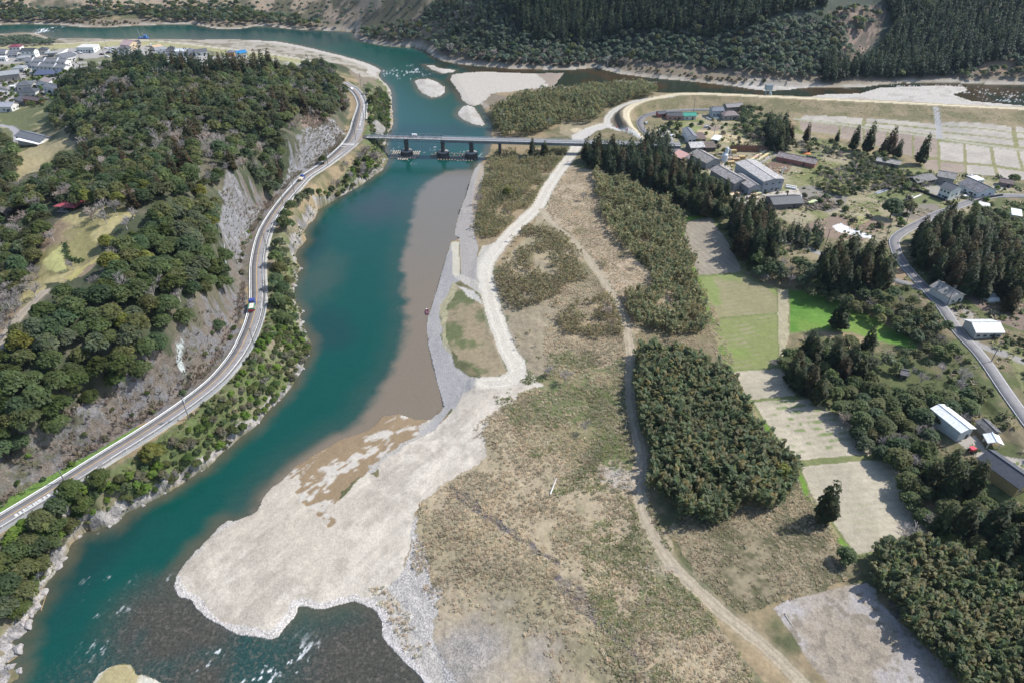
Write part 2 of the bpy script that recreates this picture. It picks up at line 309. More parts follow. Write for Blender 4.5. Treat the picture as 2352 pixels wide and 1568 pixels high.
col = np.zeros((len(X), 3), np.float32) + lerp(np.repeat(OLIVE[None], len(X), 0), STRAW, sstep(.42, .62, n1 * .5 + n2 * .5))
msk = np.zeros((len(X), 3), np.float32)             # r: stony speckle, g: grassy mottle, b: wet sheen
msk[:, 1] = .8; zone = np.zeros(len(X), np.int16)
def where(poly, rag=1.0): return inpoly(X + wx * rag, Y + wy * rag, poly)
def paint(m, c, k=1.0, mk=None, zn=None):
    kk = k[m][:, None] if isinstance(k, np.ndarray) else k
    col[m] = col[m] * (1 - kk) + (c[m] if getattr(c, "ndim", 1) == 2 else c) * kk
    if mk is not None: msk[m] = mk
    if zn is not None: zone[m] = zn
ZN = ["ground"]
def newzone(n): ZN.append(n); return len(ZN) - 1
# hill country: dark litter under the trees, dry brush above the far banks
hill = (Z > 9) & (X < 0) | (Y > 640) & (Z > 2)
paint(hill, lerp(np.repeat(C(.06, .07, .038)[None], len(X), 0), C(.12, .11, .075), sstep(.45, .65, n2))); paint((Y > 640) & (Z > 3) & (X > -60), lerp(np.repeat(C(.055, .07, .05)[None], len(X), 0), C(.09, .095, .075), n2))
farbank = (Y > 560) & (dsh < 26) & (Z < 6) & ~inw
paint(farbank, lerp(np.repeat(C(.20, .165, .12)[None], len(X), 0), C(.40, .36, .31), sstep(14, 3, dsh + n2 * 10)), 1.0, [.8, .4, 0])
farhill = (Y > 700) & (X < -20) & (Z > 5)
paint(farhill, lerp(np.repeat(C(.34, .265, .19)[None], len(X), 0), C(.12, .11, .07), sstep(.5, .62, n4)), sstep(-20, -60, X))
cut = where(PP("1900,30 1990,10 2040,20 2020,80 1980,130 1945,170 1920,160 1935,100")); paint(cut, lerp(np.repeat(C(.13, .11, .085)[None], len(X), 0), C(.30, .22, .17), sstep(.45, .6, n3 * .6 + n2 * .4)), 1, [.6, .6, 0])
paint(where(PP("2215,150 2300,135 2400,130 2400,165 2260,170")), C(.27, .20, .14))
# flood plain
FP = PP("1060,960 1110,1000 1125,1045 1030,1100 960,1160 940,1300 880,1340 850,1400 1010,1600 1030,1760 1900,1760 1560,1310 1475,1090 1455,800 1436,700 1320,550 1245,490 1190,560 1140,640 1180,800 1230,870 1190,900 1120,960")
dry = where(FP, 2); mix = sstep(.40, .60, n1 * .55 + n2 * .45)
paint(dry, lerp(lerp(np.repeat(C(.25, .21, .145)[None], len(X), 0), C(.355, .29, .195), mix), C(.105, .115, .052), sstep(.50, .62, n4 * .6 + n2 * .4) * (.25 + .5 * sstep(-5, 45, X))), 1, [.4, .8, 0])
grn = where(PP('1130,885 1250,850 1440,820 1455,1000 1465,1065 1330,1085 1250,1010 1190,960'), 6); paint(grn, lerp(np.repeat(C(.10, .125, .045)[None], len(X), 0), C(.22, .19, .105), sstep(.42, .6, n2)), .85)
gst = sstep(36, 10, np.hypot((X + 12) * .8, Y - 92) + n2 * 22) ; paint(dry, C(.30, .275, .255), gst * .9); msk[dry, 0] = np.maximum(msk[dry, 0], gst[dry] * 1.2)
stony = PP("850,1400 880,1350 940,1300 945,1180 985,1280 1010,1400 1000,1480 1060,1580 1060,1760 1030,1760 930,1500"); paint(where(stony, 2), lerp(np.repeat(C(.34, .325, .31)[None], len(X), 0), C(.46, .43, .40), n2), .9, [1.5, .3, 0])
for s in ("1030,1112 1060,1125 1130,1180 1200,1230 1260,1275 1285,1290 1280,1300 1230,1270 1150,1215 1080,1170 1035,1135", "1270,1320 1310,1335 1360,1370 1440,1480 1490,1520 1470,1525 1400,1470 1320,1400 1280,1350", "2040,1370 2060,1360 2070,1420 2050,1440"):
    m = where(PP(s), 1.2); paint(m, C(.115, .10, .10), .5 + .5 * sstep(.4, .6, n3), [1.6, 0, 0])
paint(where(PP("1370,1080 1400,1075 1470,1075 1480,1140 1470,1150 1440,1120 1380,1110"), 2), C(.36, .32, .28), .7, [1.2, .2, 0])
paint(where(PP("1250,490 1300,380 1390,395 1440,560 1500,650 1640,700 1600,760 1455,780 1430,690 1330,555"), 2), lerp(np.repeat(C(.35, .28, .195)[None], len(X), 0), C(.17, .145, .075), sstep(.5, .66, n2 * .5 + n1 * .5)), 1, [.3, .8, 0])
paint(where(PP("1640,660 1700,760 1660,840 1480,790 1450,780 1500,740"), 2), lerp(np.repeat(C(.26, .20, .13)[None], len(X), 0), C(.13, .12, .06), n2), 1)
paint(where(PP("1560,1180 1680,1150 1800,1080 1850,1100 1960,1290 1960,1330 1790,1380 1700,1400 1610,1330 1540,1230"), 2), lerp(np.repeat(C(.24, .20, .13)[None], len(X), 0), C(.10, .095, .05), sstep(.4, .62, n2 * .5 + n3 * .5)), 1)
# green strip between the riverside road and the water
gb = PP("878,390 900,300 895,215 870,180 830,200 845,260 832,330 850,345 790,400 700,470 620,560 615,680 600,770 560,830 500,890 430,960 330,1030 230,1090 130,1140 0,1230 -60,1300 -60,1500 0,1600 130,1340 250,1220 420,1120 560,1010 640,930 710,830 700,740 680,650 690,540 740,490 810,440")
g = where(gb, 2) & ~inw; paint(g, lerp(lerp(np.repeat(C(.105, .13, .048)[None], len(X), 0), C(.20, .17, .115), sstep(.38, .58, n2 * .6 + n4 * .4)), C(.06, .08, .03), sstep(.55, .7, n4)), 1, [.2, 1, 0])
rk = (dsh < .5 + n2 * 3.2) & (Z > WZ) & where(gb, 2); paint(rk, lerp(np.repeat(C(.32, .295, .27)[None], len(X), 0), C(.17, .16, .155), sstep(.45, .6, n3)), 1, [1.5, .2, 0])
# slope cut above the road
ns = fbm(X + Z * .9, Y - Z * .8, 6, 4, 61); ns2 = fbm(X - Z * .7, Y + Z * .9, 2.4, 3, 62)
sl = PP("790,305 775,330 730,380 650,450 610,500 590,540 572,610 568,690 552,760 500,850 430,915 330,975 240,1030 120,1100 0,1170 -100,1230 -100,1080 0,1030 160,960 240,895 430,800 500,700 525,640 505,540 512,430 560,425 600,440 640,430 690,330 740,280 770,275")
m_cliff = where(sl, 2) & ~g & (polydist(X, Y, ROAD_L, 14)[0] > 8); m = where(sl, 2) & ~g; rckk = sstep(.46, .60, ns * .6 + ns2 * .4)
paint(m, lerp(lerp(np.repeat(C(.155, .13, .105)[None], len(X), 0), C(.17, .165, .17), rckk), C(.105, .10, .06), sstep(.54, .66, ns2 * .4 + ns * .3 + n4 * .3)), 1, [1.4, .4, 0])
for s in ("512,432 560,440 600,470 560,560 545,600 520,560 508,520", "655,375 690,320 745,275 772,282 795,310 775,340 735,380 690,420 640,430"):
    paint(where(PP(s), 2), lerp(lerp(np.repeat(C(.215, .215, .228)[None], len(X), 0), C(.16, .145, .13), sstep(.44, .6, ns2 * .6 + ns * .4)), C(.31, .31, .32), sstep(.60, .70, ns2)), .9, [1.2, .2, 0])
paint(where(PP("400,815 430,800 425,835 405,845"), 1), C(.5, .55, .53), .8)
paint(where(PP("690,250 740,240 760,275 730,285 700,300"), 2), C(.20, .15, .125), 1, [1, .3, 0])
paint(where(PP('-60,1200 0,1150 60,1120 150,1070 250,1018 300,988 320,978 326,986 250,1034 130,1103 0,1181 -60,1215'), .5), C(.12, .21, .04), .9)
# the clearing with the pavilion
cl = PP("135,500 160,485 215,470 300,480 310,500 270,520 225,560 240,580 230,600 190,630 140,650 100,655 60,720 0,790 -40,760 0,720 40,690 60,640 90,590 100,540")
paint(where(cl, 2), lerp(lerp(np.repeat(C(.36, .31, .155)[None], len(X), 0), C(.22, .20, .09), sstep(.45, .6, n2)), C(.23, .175, .12), sstep(.5, .62, n4)), 1, [.1, .6, 0])
paint(where(PP("95,605 145,560 152,590 155,625 130,625 100,612"), 1), C(.39, .38, .16), .9); paint(where(PP("145,640 245,575 240,592 200,612 165,645"), 1), C(.37, .33, .13), .9)
paint(where(PP("0,300 60,280 110,270 150,300 180,340 130,380 60,400 40,420 0,400"), 2), lerp(np.repeat(C(.33, .28, .16)[None], len(X), 0), C(.13, .13, .06), sstep(.45, .6, n4)), 1)
paint(where(PP("30,238 110,225 160,230 100,290 60,300 -60,290 -60,255"), 2), lerp(np.repeat(C(.30, .27, .14)[None], len(X), 0), C(.12, .13, .06), sstep(.5, .6, n4)), 1)
# village ground, levees, the far-side shingle
paint(where(PP("-500,125 0,112 150,105 300,98 362,100 425,106 588,126 700,145 640,160 400,160 240,170 150,200 130,230 0,240 -500,280"), 1), lerp(np.repeat(C(.33, .31, .29)[None], len(X), 0), C(.17, .17, .10), sstep(.50, .62, n4)), 1, [.3, .3, 0])
paint(where(PP("-500,116 0,106 150,101 300,94 362,97 440,104 588,122 700,138 690,147 588,131 420,112 362,108 300,105 150,112 0,120 -500,132"), 1), C(.33, .31, .16), .9)
paint(where(PP("130,90 250,91 400,92 525,92 588,93 638,97 738,118 838,146 870,162 866,180 840,182 790,150 693,133 588,119 500,108 425,99 362,92 300,90 150,97"), 1), lerp(np.repeat(C(.33, .30, .25)[None], len(X), 0), C(.19, .17, .12), sstep(.5, .6, n2)), 1, [1, .3, 0])
paint((dsh < 9 + n2 * 4) & (Z > WZ) & (X < -60) & (Y > 540) & where(PP("560,90 638,96 738,116 838,143 874,162 860,176 800,150 700,122 600,104"), 2), C(.42, .39, .35), .9, [1.2, 0, 0])
lv = (polydist(X, Y, LEVEE, 40)[0] < 36) & (Y > 380) & ~inw & (Z > -2.0)
paint(lv, lerp(np.repeat(C(.235, .19, .115)[None], len(X), 0), C(.16, .145, .075), sstep(.42, .6, n2)), 1, [.1, .9, 0])
paint(where(PP("1396,285 1406,257 1440,240 1475,228 1445,245 1437,262 1442,276 1470,302 1446,302"), 0), C(.17, .14, .095), 1)
paint(where(PP("1290,272 1350,270 1375,285 1390,287 1330,310 1310,318 1285,305"), 1), C(.30, .25, .16), .9)
paint(where(PP("1308,297 1325,294 1340,299 1330,304 1315,304"), .4), C(.52, .43, .29), 1)
# bars of shingle
zb = newzone("gravel_bar")
barP = PP("1190,900 1250,885 1230,870 1190,840 1160,876 1113,882 1075,862 1045,840 1055,905 1040,940 1000,985 950,1010 880,1060 870,1100 838,1084 800,1130 748,1159 700,1159 688,1091 683,1069 640,1100 600,1140 560,1185 480,1240 400,1320 395,1360 460,1420 560,1475 640,1480 690,1400 860,1400 850,1385 930,1310 955,1160 1030,1105 1125,1045 1110,1000 1110,985 1170,930")
m = where(barP, 1.2) & ~inw
paint(m, lerp(lerp(np.repeat(PALE[None], len(X), 0), C(.50, .465, .41), sstep(.4, .65, n1 * .3 + n2 * .3 + n4 * .4)), C(.345, .31, .27), sstep(.48, .66, fbm(X + Y * .8, Y - X * .8, 5, 4, 66) * .6 + n4 * .4) * .7), 1, [.55, .15, 0], zb)
stk = fbm((X * .62 + Y * .78) * .10, (X * .78 - Y * .62), 1.5, 3, 67); col[m] *= (.84 + .32 * stk[m])[:, None]; col[m] *= np.array([1.03, 1.0, .95])
paint(where(PP("1113,882 1075,862 1045,840 1000,700 990,760 985,784 1003,876 1019,935 960,1000 1000,985 1060,905"), .3) & ~inw, C(.335, .32, .305), 1, [.7, 0, 0], zb)
m = where(PP("988,712 1000,674 1025,587 1036,560 1050,556 1060,640 1055,645 1035,660 1010,720 1000,760 1015,800 1045,838 1063,905 1045,938 1019,935 1003,876 985,804 979,750"), .4) & ~inw
paint(m, C(.325, .31, .30), 1, [.7, 0, 0], zb)
m = where(PP("1050,504 1073,439 1088,392 1105,372 1112,400 1098,470 1085,520 1100,570 1095,600 1110,650 1060,640 1056,555 1043,539"), .4) & ~inw
paint(m, C(.335, .31, .285), 1, [.7, 0, 0], zb)
paint(where(PP("1101,385 1112,372 1110,400 1095,470 1090,520 1100,535 1088,520 1084,470"), .4), C(.35, .29, .22), .9)
paint(where(PP("1037,556 1054,556 1057,630 1046,636 1040,630"), .15), C(.52, .48, .38), 1, [.6, 0, 0], zb)
paint(where(PP("1046,636 1057,630 1085,640 1112,658 1118,690 1095,668 1065,650"), .15), C(.44, .41, .36), 1, [.7, 0, 0], zb)
paint(where(PP("1015,700 1040,655 1060,655 1100,670 1130,740 1165,850 1160,872 1110,868 1050,820 1012,780"), 1.2), lerp(np.repeat(C(.27, .22, .14)[None], len(X), 0), C(.12, .135, .06), sstep(.45, .58, n2 * .6 + n4 * .4)), 1, [.3, .8, 0], 0)
paint(where(PP("1010,700 1040,650 1055,655 1030,700 1020,760 1040,820 1015,790"), 1), C(.36, .33, .21), .8)
paint(where(PP("1052,655 1090,668 1110,700 1098,695 1075,680"), .6), C(.50, .47, .43), .9, [1.6, 0, 0])
paint((where(PP('1025,935 1005,990 950,1015 880,1075 830,1100 850,1050 900,1015 950,985 985,955'), 1) & ~inw & (zone == 0)), C(.36, .335, .30), 1, [1, 0, 0], zb); rbk = (dsh < 7) & ~inw & (zone == 0) & where(PP('360,1250 480,1190 683,1030 800,980 1000,960 900,1340 1000,1400 1040,1700 380,1700 380,1420'), 0); paint(rbk, C(.40, .37, .33), 1, [1, 0, 0], zb)
bw = where(PP("950,962 1019,935 990,966 950,998 880,1055 838,1086 803,1110 750,1170 772,1200 758,1206 725,1178 700,1160 684,1135 700,1108 685,1088 650,1104 683,1069 738,1019 815,988 880,940"), 2)
wetk = sstep(.60, .52, fbm((X + Y * .7) * .45, (Y - X * .7) * 1.1, 9, 5, 31) * .6 + fbm((X + Y) * .5, Y - X, 2.2, 3, 33) * .4)
paint(bw & ~inw, lerp(np.repeat(C(.255, .185, .11)[None], len(X), 0), PALE * 1.1, 1 - wetk), 1, [.4, 0, 0], zb)
msk[bw & ~inw, 2] = wetk[bw & ~inw] * .8
bf = (~inw) & (dsh < .6 + n2 * 3.0) & where(PP('380,1310 560,1400 900,1330 1000,1400 1000,1700 380,1700'), 0) & (zone == zb); paint(bf & (X < 20) & (Y < 190), C(.47, .44, .42), .7, [1.5, 0, 0])
for s, c in (("1036,170 1113,164 1240,166 1300,166 1280,200 1180,210 1130,216 1105,240 1070,240 1052,215 1040,198 1033,185", PALE), ("1230,168 1300,166 1400,178 1330,200 1265,203", C(.27, .22, .18))):
    paint(where(PP(s), 1.5) & ~inw, c, 1, [1, 0, 0], zb)
for i, q in enumerate(ISLES):
    m = inpoly(X, Y, q) & ~inw; paint(m, lerp(np.repeat(C(.44, .41, .37)[None], len(X), 0), C(.36, .33, .29), sstep(.5, .62, n2)), 1, [1.3, 0, 0], zb)
m = inpoly(X, Y, ISLES[3]) & ~inw; paint(m, lerp(np.repeat(C(.50, .47, .39)[None], len(X), 0), C(.33, .28, .15), sstep(.45, .6, n2)), 1, [.5, .5, 0])
# fields
FIELDS = [("1565,512 1633,498 1641,514 1676,564 1698,607 1701,624 1601,632 1586,599 1573,542", C(.27, .235, .185), "r", "brown ploughed field beside the tall cedars, half in their shadow"),
 ("1606,636 1699,629 1740,652 1784,667 1785,718 1636,730", C(.235, .215, .115), "g", "stubble field with greenish rows below the ploughed field"),
 ("1640,735 1785,722 1788,838 1760,843 1680,850", C(.195, .215, .08), "g", "greenest stubble field, striped with pale straw rows"),
 ("1686,853 1789,845 1814,869 1839,896 1824,908 1764,914 1717,917", C(.36, .32, .24), "s", "small pale stubble field between two grassy banks"),
 ("1731,924 1764,920 1864,914 1889,934 1934,959 1969,984 2006,1021 1999,1044 1831,1056 1794,1014 1764,974", C(.375, .33, .25), "p", "pale stubble field with a dark green patch of regrowth"),
 ("1839,1071 2014,1056 2059,1066 2084,1134 2126,1176 2151,1201 2116,1238 2019,1261 1971,1273 1939,1233 1909,1191 1869,1144 1849,1096", C(.365, .325, .245), "p", "large pale stubble field at the end of the row by the woods"),
 ("1815,666 1869,674 1931,689 1964,709 2014,734 2064,760 2100,790 2110,806 2060,792 1960,762 1880,756 1816,763", C(.085, .19, .028), "l", "bright green pasture behind the lone cedar"),
 ("1776,1396 1814,1376 1914,1351 1989,1336 2011,1351 2016,1376 2064,1426 2096,1451 2126,1488 2176,1531 2206,1568 2290,1700 1990,1720 1904,1568 1864,1526 1814,1451", C(.345, .315, .295), "v", "stony grey fallow lot beside the bamboo grove")]
pad = [("1846,266 1981,272 1979,288 1838,274", 0), ("1991,273 2149,286 2149,296 1989,281", 0), ("1989,284 2149,299 2149,312 1987,290", 0), ("2161,281 2324,292 2324,304 2161,290", 0), ("2161,292 2324,306 2326,320 2161,303", 0), ("2161,306 2326,322 2329,336 2161,316", 0),
 ("2333,291 2600,310 2600,330 2334,303", 0), ("2336,306 2600,332 2600,346 2336,316", 0), ("2338,320 2600,348 2600,366 2340,338", 0),
 ("1836,278 1926,290 1926,312 1840,300", 1), ("1931,291 1981,296 1981,328 1930,318", 1), ("1987,297 2036,302 2036,342 1986,330", 1), ("2042,303 2094,310 2095,360 2042,346", 1), ("2099,311 2153,316 2153,362 2099,362", 1),
 ("2159,326 2212,331 2214,374 2160,368", 2), ("2219,332 2272,338 2279,378 2221,374", 2), ("2281,339 2334,346 2345,388 2288,380", 2), ("2341,348 2420,356 2430,400 2352,389", 2), ("2122,370 2153,367 2155,392 2122,388", 1), ("2160,372 2214,378 2216,398 2160,394", 1), ("2221,379 2280,383 2286,404 2222,400", 2), ("2290,386 2420,404 2420,420 2296,410", 2)]
for s, k in pad: FIELDS.append((s, (C(.33, .30, .255), C(.255, .205, .165), C(.345, .31, .265))[k], "s", None))
for s, c, k, lab in FIELDS:
    q = PP(s); m = inpoly(X + wx * .25, Y + wy * .25, q); zn = newzone("field:" + (lab or "")); e = q[1] - q[0]; a = math.atan2(e[1], e[0]) + (0 if k != "g" else .1)
    U = X * math.cos(a) + Y * math.sin(a); V = -X * math.sin(a) + Y * math.cos(a)
    rows = np.sin(V * 2 * math.pi / 2.6 + (n2 - .5) * 3); k2 = C(*np.minimum(c * 1.18, .9)); cA = np.repeat(c[None], len(X), 0)
    cf = lerp(cA, k2, sstep(.4, .6, n1 * .4 + n2 * .6)); cf *= (1 + .035 * rows * (k in "spr"))[:, None]; mk = [.3, .4, 0]
    if k == "r": cf = lerp(cf, C(.20, .17, .12), sstep(.3, .8, np.sin(U * 2 * math.pi / 3.2 + n2 * 2) * .5 + .5) * .4)
    if k == "g": cf = lerp(lerp(cA, C(.27, .24, .145), sstep(.42, .66, np.sin(V * 2 * math.pi / 2.9 + n2 * 4) * .10 + n2 * .55 + n4 * .45 - .06)), C(.16, .24, .05), sstep(.52, .64, n4) * .6)
    if k == "p":
        cx, cy = q[:, 0].mean(), q[:, 1].mean(); d = np.hypot((X - cx) * .9, (Y - cy) * .55); gr = sstep(9, 2, d + (n4 - .5) * 26) * sstep(-.6, .5, np.sin(V * 2 * math.pi / 3.1)) * sstep(.42, .56, n3 * .6 + n4 * .4 + .06) ; cf = lerp(cf, C(.13, .19, .05), gr * .8)
    if k == "l": cf = lerp(lerp(cA, C(.12, .235, .04), sstep(.4, .6, n2 * .6 + n1 * .4)), C(.19, .25, .06), sstep(.58, .7, n4) * .5); mk = [0, .6, 0]
    if k == "v": cf = lerp(lerp(cA, C(.29, .245, .19), sstep(.45, .62, n4 * .5 + n2 * .5)), C(.22, .19, .15), sstep(.56, .68, n3)); mk = [.7, .5, 0]
    paint(m, cf, 1, mk, zn)
    if lab and k not in "v":                           # grassy banks round the fields
        d, _ = polydist(X, Y, np.concatenate([q, q[:1]]), 4); paint((d < .9 + n2 * 1.2) & ~m, C(.17, .195, .075), .75)
bund = where(PP("1830,268 2600,318 2600,425 2352,402 2120,392 2115,365 2030,345 1925,315 1836,302"), .2) & (zone == 0); paint(bund, lerp(np.repeat(C(.15, .165, .06)[None], len(X), 0), C(.27, .24, .13), n2), 1)
paint(where(PP("1788,664 1812,664 1812,765 1800,830 1790,815 1787,720"), .3), lerp(np.repeat(C(.31, .29, .16)[None], len(X), 0), C(.36, .31, .22), sstep(.4, .7, np.abs(np.sin((X) * 1.9)))), 1)
paint(where(PP("1566,515 1573,545 1590,605 1606,640 1640,740 1682,852 1720,920 1790,1020 1835,1075 1870,1150 1970,1280 1960,1290 1855,1150 1820,1070 1776,1020 1710,925 1672,860 1628,740 1592,640 1574,590 1562,545"), .5), lerp(np.repeat(C(.13, .23, .035)[None], len(X), 0), C(.25, .22, .12), sstep(.48, .6, n2)), 1)
paint(where(PP("1550,500 1640,490 1690,485 1700,510 1660,520 1636,497 1568,510"), .5), C(.12, .22, .03), 1)
# settlement on the right bank
pl = lambda s, c, k=1.0, rag=.3, mk=[.2, .3, 0]: paint(where(PP(s), rag), c, k, mk)
TER = PP("1640,500 1700,470 1780,480 2000,560 2060,560 2352,430 2400,500 2400,1300 2240,1250 2150,1150 2000,1000 1880,900 1800,820 1850,770 2060,790 2110,800 2000,730 1870,672 1700,625")
paint(where(TER, 2) & (zone == 0), lerp(np.repeat(C(.10, .115, .045)[None], len(X), 0), C(.20, .165, .10), sstep(.48, .64, n2 * .5 + n4 * .5)), 1)
paint(where(PP("1500,300 1560,262 1720,262 1830,300 1960,340 2110,390 2300,410 2352,440 2300,450 2060,560 1960,560 1700,470 1640,440 1560,350"), 1) & (zone == 0), lerp(np.repeat(C(.17, .18, .07)[None], len(X), 0), C(.30, .26, .17), sstep(.42, .6, n2 * .4 + n4 * .6)), 1)
pl("1515,292 1560,292 1640,318 1700,328 1760,332 1740,326 1640,300 1560,285", C(.21, .23, .09)); pl("1600,300 1625,296 1660,305 1735,322 1735,330 1690,332 1640,322 1600,310", C(.44, .36, .22), 1, .8, [.3, .8, 0])
pl("1509,300 1520,293 1550,306 1552,313 1546,322 1548,332 1530,330", C(.38, .37, .355)); pl("1605,300 1620,286 1650,290 1655,293 1645,302 1620,298", C(.24, .19, .155))
pl("1655,284 1705,284 1710,294 1658,290", C(.13, .14, .06)); pl("1705,270 1770,280 1770,305 1712,294", C(.16, .19, .07))
pl("1625,355 1640,350 1720,345 1760,350 1740,372 1690,372 1640,366", C(.28, .24, .16)); pl("1700,372 1760,350 1790,352 1740,380 1715,388", C(.33, .31, .30))
pl("1620,385 1660,372 1690,395 1720,430 1800,440 1830,432 1840,450 1790,475 1740,475 1680,465 1665,430 1640,410", C(.46, .415, .36), 1, .8, [.3, 0, 0])
pl("1750,385 1772,372 1820,380 1812,395 1790,405", C(.175, .115, .085)); pl("1860,512 1925,493 1960,505 1905,530 1855,535 1850,520", C(.22, .165, .125)); pl("1885,540 1920,515 1975,495 2050,515 2020,525 1980,555 1900,545", C(.24, .175, .13))
pl("1945,512 1975,494 2005,502 1970,520", C(.30, .29, .13)); pl("2040,495 2090,465 2150,470 2165,490 2100,505", C(.21, .18, .15)); pl("1988,450 2050,430 2110,442 2150,455 2170,470 2100,468 2020,462", C(.15, .165, .07))
pl("1912,520 1932,514 1962,528 2002,540 2005,548 1975,544 1925,532", C(.70, .70, .72), 1, .5, [0, 0, 0]); pl("1830,430 1880,425 1900,440 1950,455 1930,480 1900,490 1850,470", C(.22, .20, .17), 1, .8)
pl("2120,425 2160,420 2240,450 2280,440 2330,430 2290,420 2260,445 2180,462 2140,450", C(.31, .29, .25), 1, .6); pl("2168,710 2212,698 2255,735 2225,758 2195,752", C(.31, .28, .235), 1, .6); pl("2230,660 2352,700 2352,760 2290,740 2215,680", C(.20, .15, .12), 1, .6)
pl("2050,620 2072,612 2095,636 2080,645 2055,640", C(.29, .21, .13)); pl("2352,660 2260,620 2352,640", C(.22, .17, .13)); pl("2280,790 2352,800 2400,900 2400,960 2352,900 2310,820", C(.20, .20, .09), 1, .6)
pl("2195,1010 2240,1000 2262,1030 2300,1045 2352,1052 2400,1060 2400,1150 2330,1090 2290,1050 2240,1045", C(.38, .345, .30), 1, .5)
pl("1835,556 1880,575 1895,590 1880,600 1815,590 1790,560", C(.27, .225, .14)); 
# tracks
def track(Pl, w, c1, c2, mk=[.6, 0, 0], rag=.9, zn=None):
    d, _ = polydist(X + wx * rag * .5, Y + wy * rag * .5, Pl, w + 3); m = d < w; rut = sstep(.1, .5, np.abs(d / w - .52) * 2)
    paint(m & ~inw, lerp(np.repeat(np.asarray(c1)[None], len(X), 0), c2, rut * .8 * (.4 + .6 * n2)), 1, mk, zn); paint((d >= w) & (d < w + 1.2) & ~inw, c2, .35 * n2)
zt = newzone("path")
track(TRK_S, 3.8, C(.54, .50, .425), C(.42, .385, .33), zn=zt); track(TRK_IN, 2.6, C(.50, .47, .41), C(.40, .375, .335), zn=zt); track(TRK_SIDE, 1.6, C(.6, .57, .52), C(.5, .48, .45), zn=zt)
track(LEVEE, 2.7, C(.58, .50, .35), C(.46, .39, .27), [.2, 0, 0], .3, zt); track(LEVEE_V, 2.6, C(.46, .42, .33), C(.37, .33, .26), [.2, 0, 0], .3, zt)
track(TRK_D, 1.9, C(.30, .25, .18), C(.42, .36, .265), [.5, .4, 0], .7, zt); track(smooth_line(PP("1556,1311 1520,1302 1470,1306 1430,1298"), 3), 1.4, C(.31, .26, .19), C(.37, .32, .25), [.4, .5, 0], 1, zt)
track(LANE_F, 1.7, C(.30, .29, .22), C(.38, .36, .31), [.2, .4, 0], .3, zt); track(LANE_F2, 1.8, C(.30, .29, .285), C(.36, .35, .34), [.2, 0, 0], 0, zt); track(LANE_W, 1.7, C(.33, .32, .31), C(.29, .28, .27), [.2, 0, 0], .2, zt)
track(smooth_line(PP("1930,480 1960,490 2000,500 1985,478 1950,470"), 3), 1.3, C(.36, .31, .22), C(.30, .26, .17), [.2, .4, 0], .6, zt)
track(smooth_line(PP("0,790 30,745 70,700 100,672"), 3), 2.2, C(.38, .33, .27), C(.28, .24, .17), [.4, .3, 0], 1, zt); track(smooth_line(PP("0,288 25,292 40,305 38,325"), 3), 2.0, C(.33, .32, .33), C(.29, .28, .28), [.1, 0, 0], .2, zt)
track(smooth_line(PP("2245,790 2300,810 2352,830"), 3), 2, C(.33, .31, .30), C(.26, .24, .2), [.3, .3, 0], .5, zt)
m = where(PP("1310,312 1365,292 1393,288 1400,292 1370,302 1345,318 1330,330"), 1) & ~inw; paint(m, C(.47, .435, .39), 1, [.8, 0, 0], zt)
m = where(PP("1170,814 1200,840 1252,886 1235,890 1205,868 1180,880 1120,884 1075,862 1110,874 1160,873 1180,850"), 1); paint(m, C(.48, .44, .375), 1, [.7, 0, 0], zt)
m = where(PP("1110,565 1135,558 1150,565 1125,600 1115,640 1120,690 1100,660 1095,610 1098,590"), .6); paint(m, C(.50, .465, .40), .9, [.7, 0, 0], zt)

gm = bpy.data.materials.new("ground_mix"); gm.use_nodes = True; t = gm.node_tree; b = t.nodes["Principled BSDF"]; lk = t.links.new
def N(tp, **kw):
    n = t.nodes.new(tp)
    for k, v in kw.items(): setattr(n, k, v)
    return n
def noise(sc, det=4, rg=.6, w=None):
    n = N("ShaderNodeTexNoise"); n.inputs["Scale"].default_value = sc; n.inputs["Detail"].default_value = det; n.inputs["Roughness"].default_value = rg; lk((w or pos).outputs["Position" if w is None else 0], n.inputs["Vector"]); return n
def mathn(op, a, b_=None, c=None):
    n = N("ShaderNodeMath", operation=op)
    for i, q in enumerate((a, b_, c)):
        if q is None: continue
        if isinstance(q, (int, float)): n.inputs[i].default_value = q
        else: lk(q, n.inputs[i])
    return n.outputs[0]
pos = N("ShaderNodeNewGeometry"); ca = N("ShaderNodeAttribute", attribute_name="col"); ma = N("ShaderNodeAttribute", attribute_name="msk"); sp = N("ShaderNodeSeparateColor"); lk(ma.outputs["Color"], sp.inputs[0])
nf, ng, nh = noise(1.1, 3), noise(.45, 6, .75), noise(2.6, 2)
vo = N("ShaderNodeTexVoronoi"); vo.inputs["Scale"].default_value = 2.6; lk(pos.outputs["Position"], vo.inputs["Vector"]); vs = N("ShaderNodeSeparateColor"); lk(vo.outputs["Color"], vs.inputs[0])
st = mathn('MULTIPLY', mathn('SUBTRACT', vs.outputs[0], .47), mathn('MULTIPLY', sp.outputs[0], .42))
gt = mathn('MULTIPLY', mathn('SUBTRACT', ng.outputs["Fac"], .5), mathn('MULTIPLY', sp.outputs[1], 1.5))
ft = mathn('MULTIPLY', mathn('SUBTRACT', nf.outputs["Fac"], .5), .35)
k = mathn('ADD', mathn('ADD', mathn('ADD', st, gt), ft), 1.0); k = mathn('MAXIMUM', k, .25)
vm = N("ShaderNodeVectorMath", operation='SCALE'); lk(ca.outputs["Color"], vm.inputs[0]); lk(k, vm.inputs["Scale"]); lk(vm.outputs[0], b.inputs["Base Color"])
lk(mathn('SUBTRACT', .92, mathn('MULTIPLY', sp.outputs[2], .65)), b.inputs["Roughness"]); b.inputs["Specular IOR Level"].default_value = .25
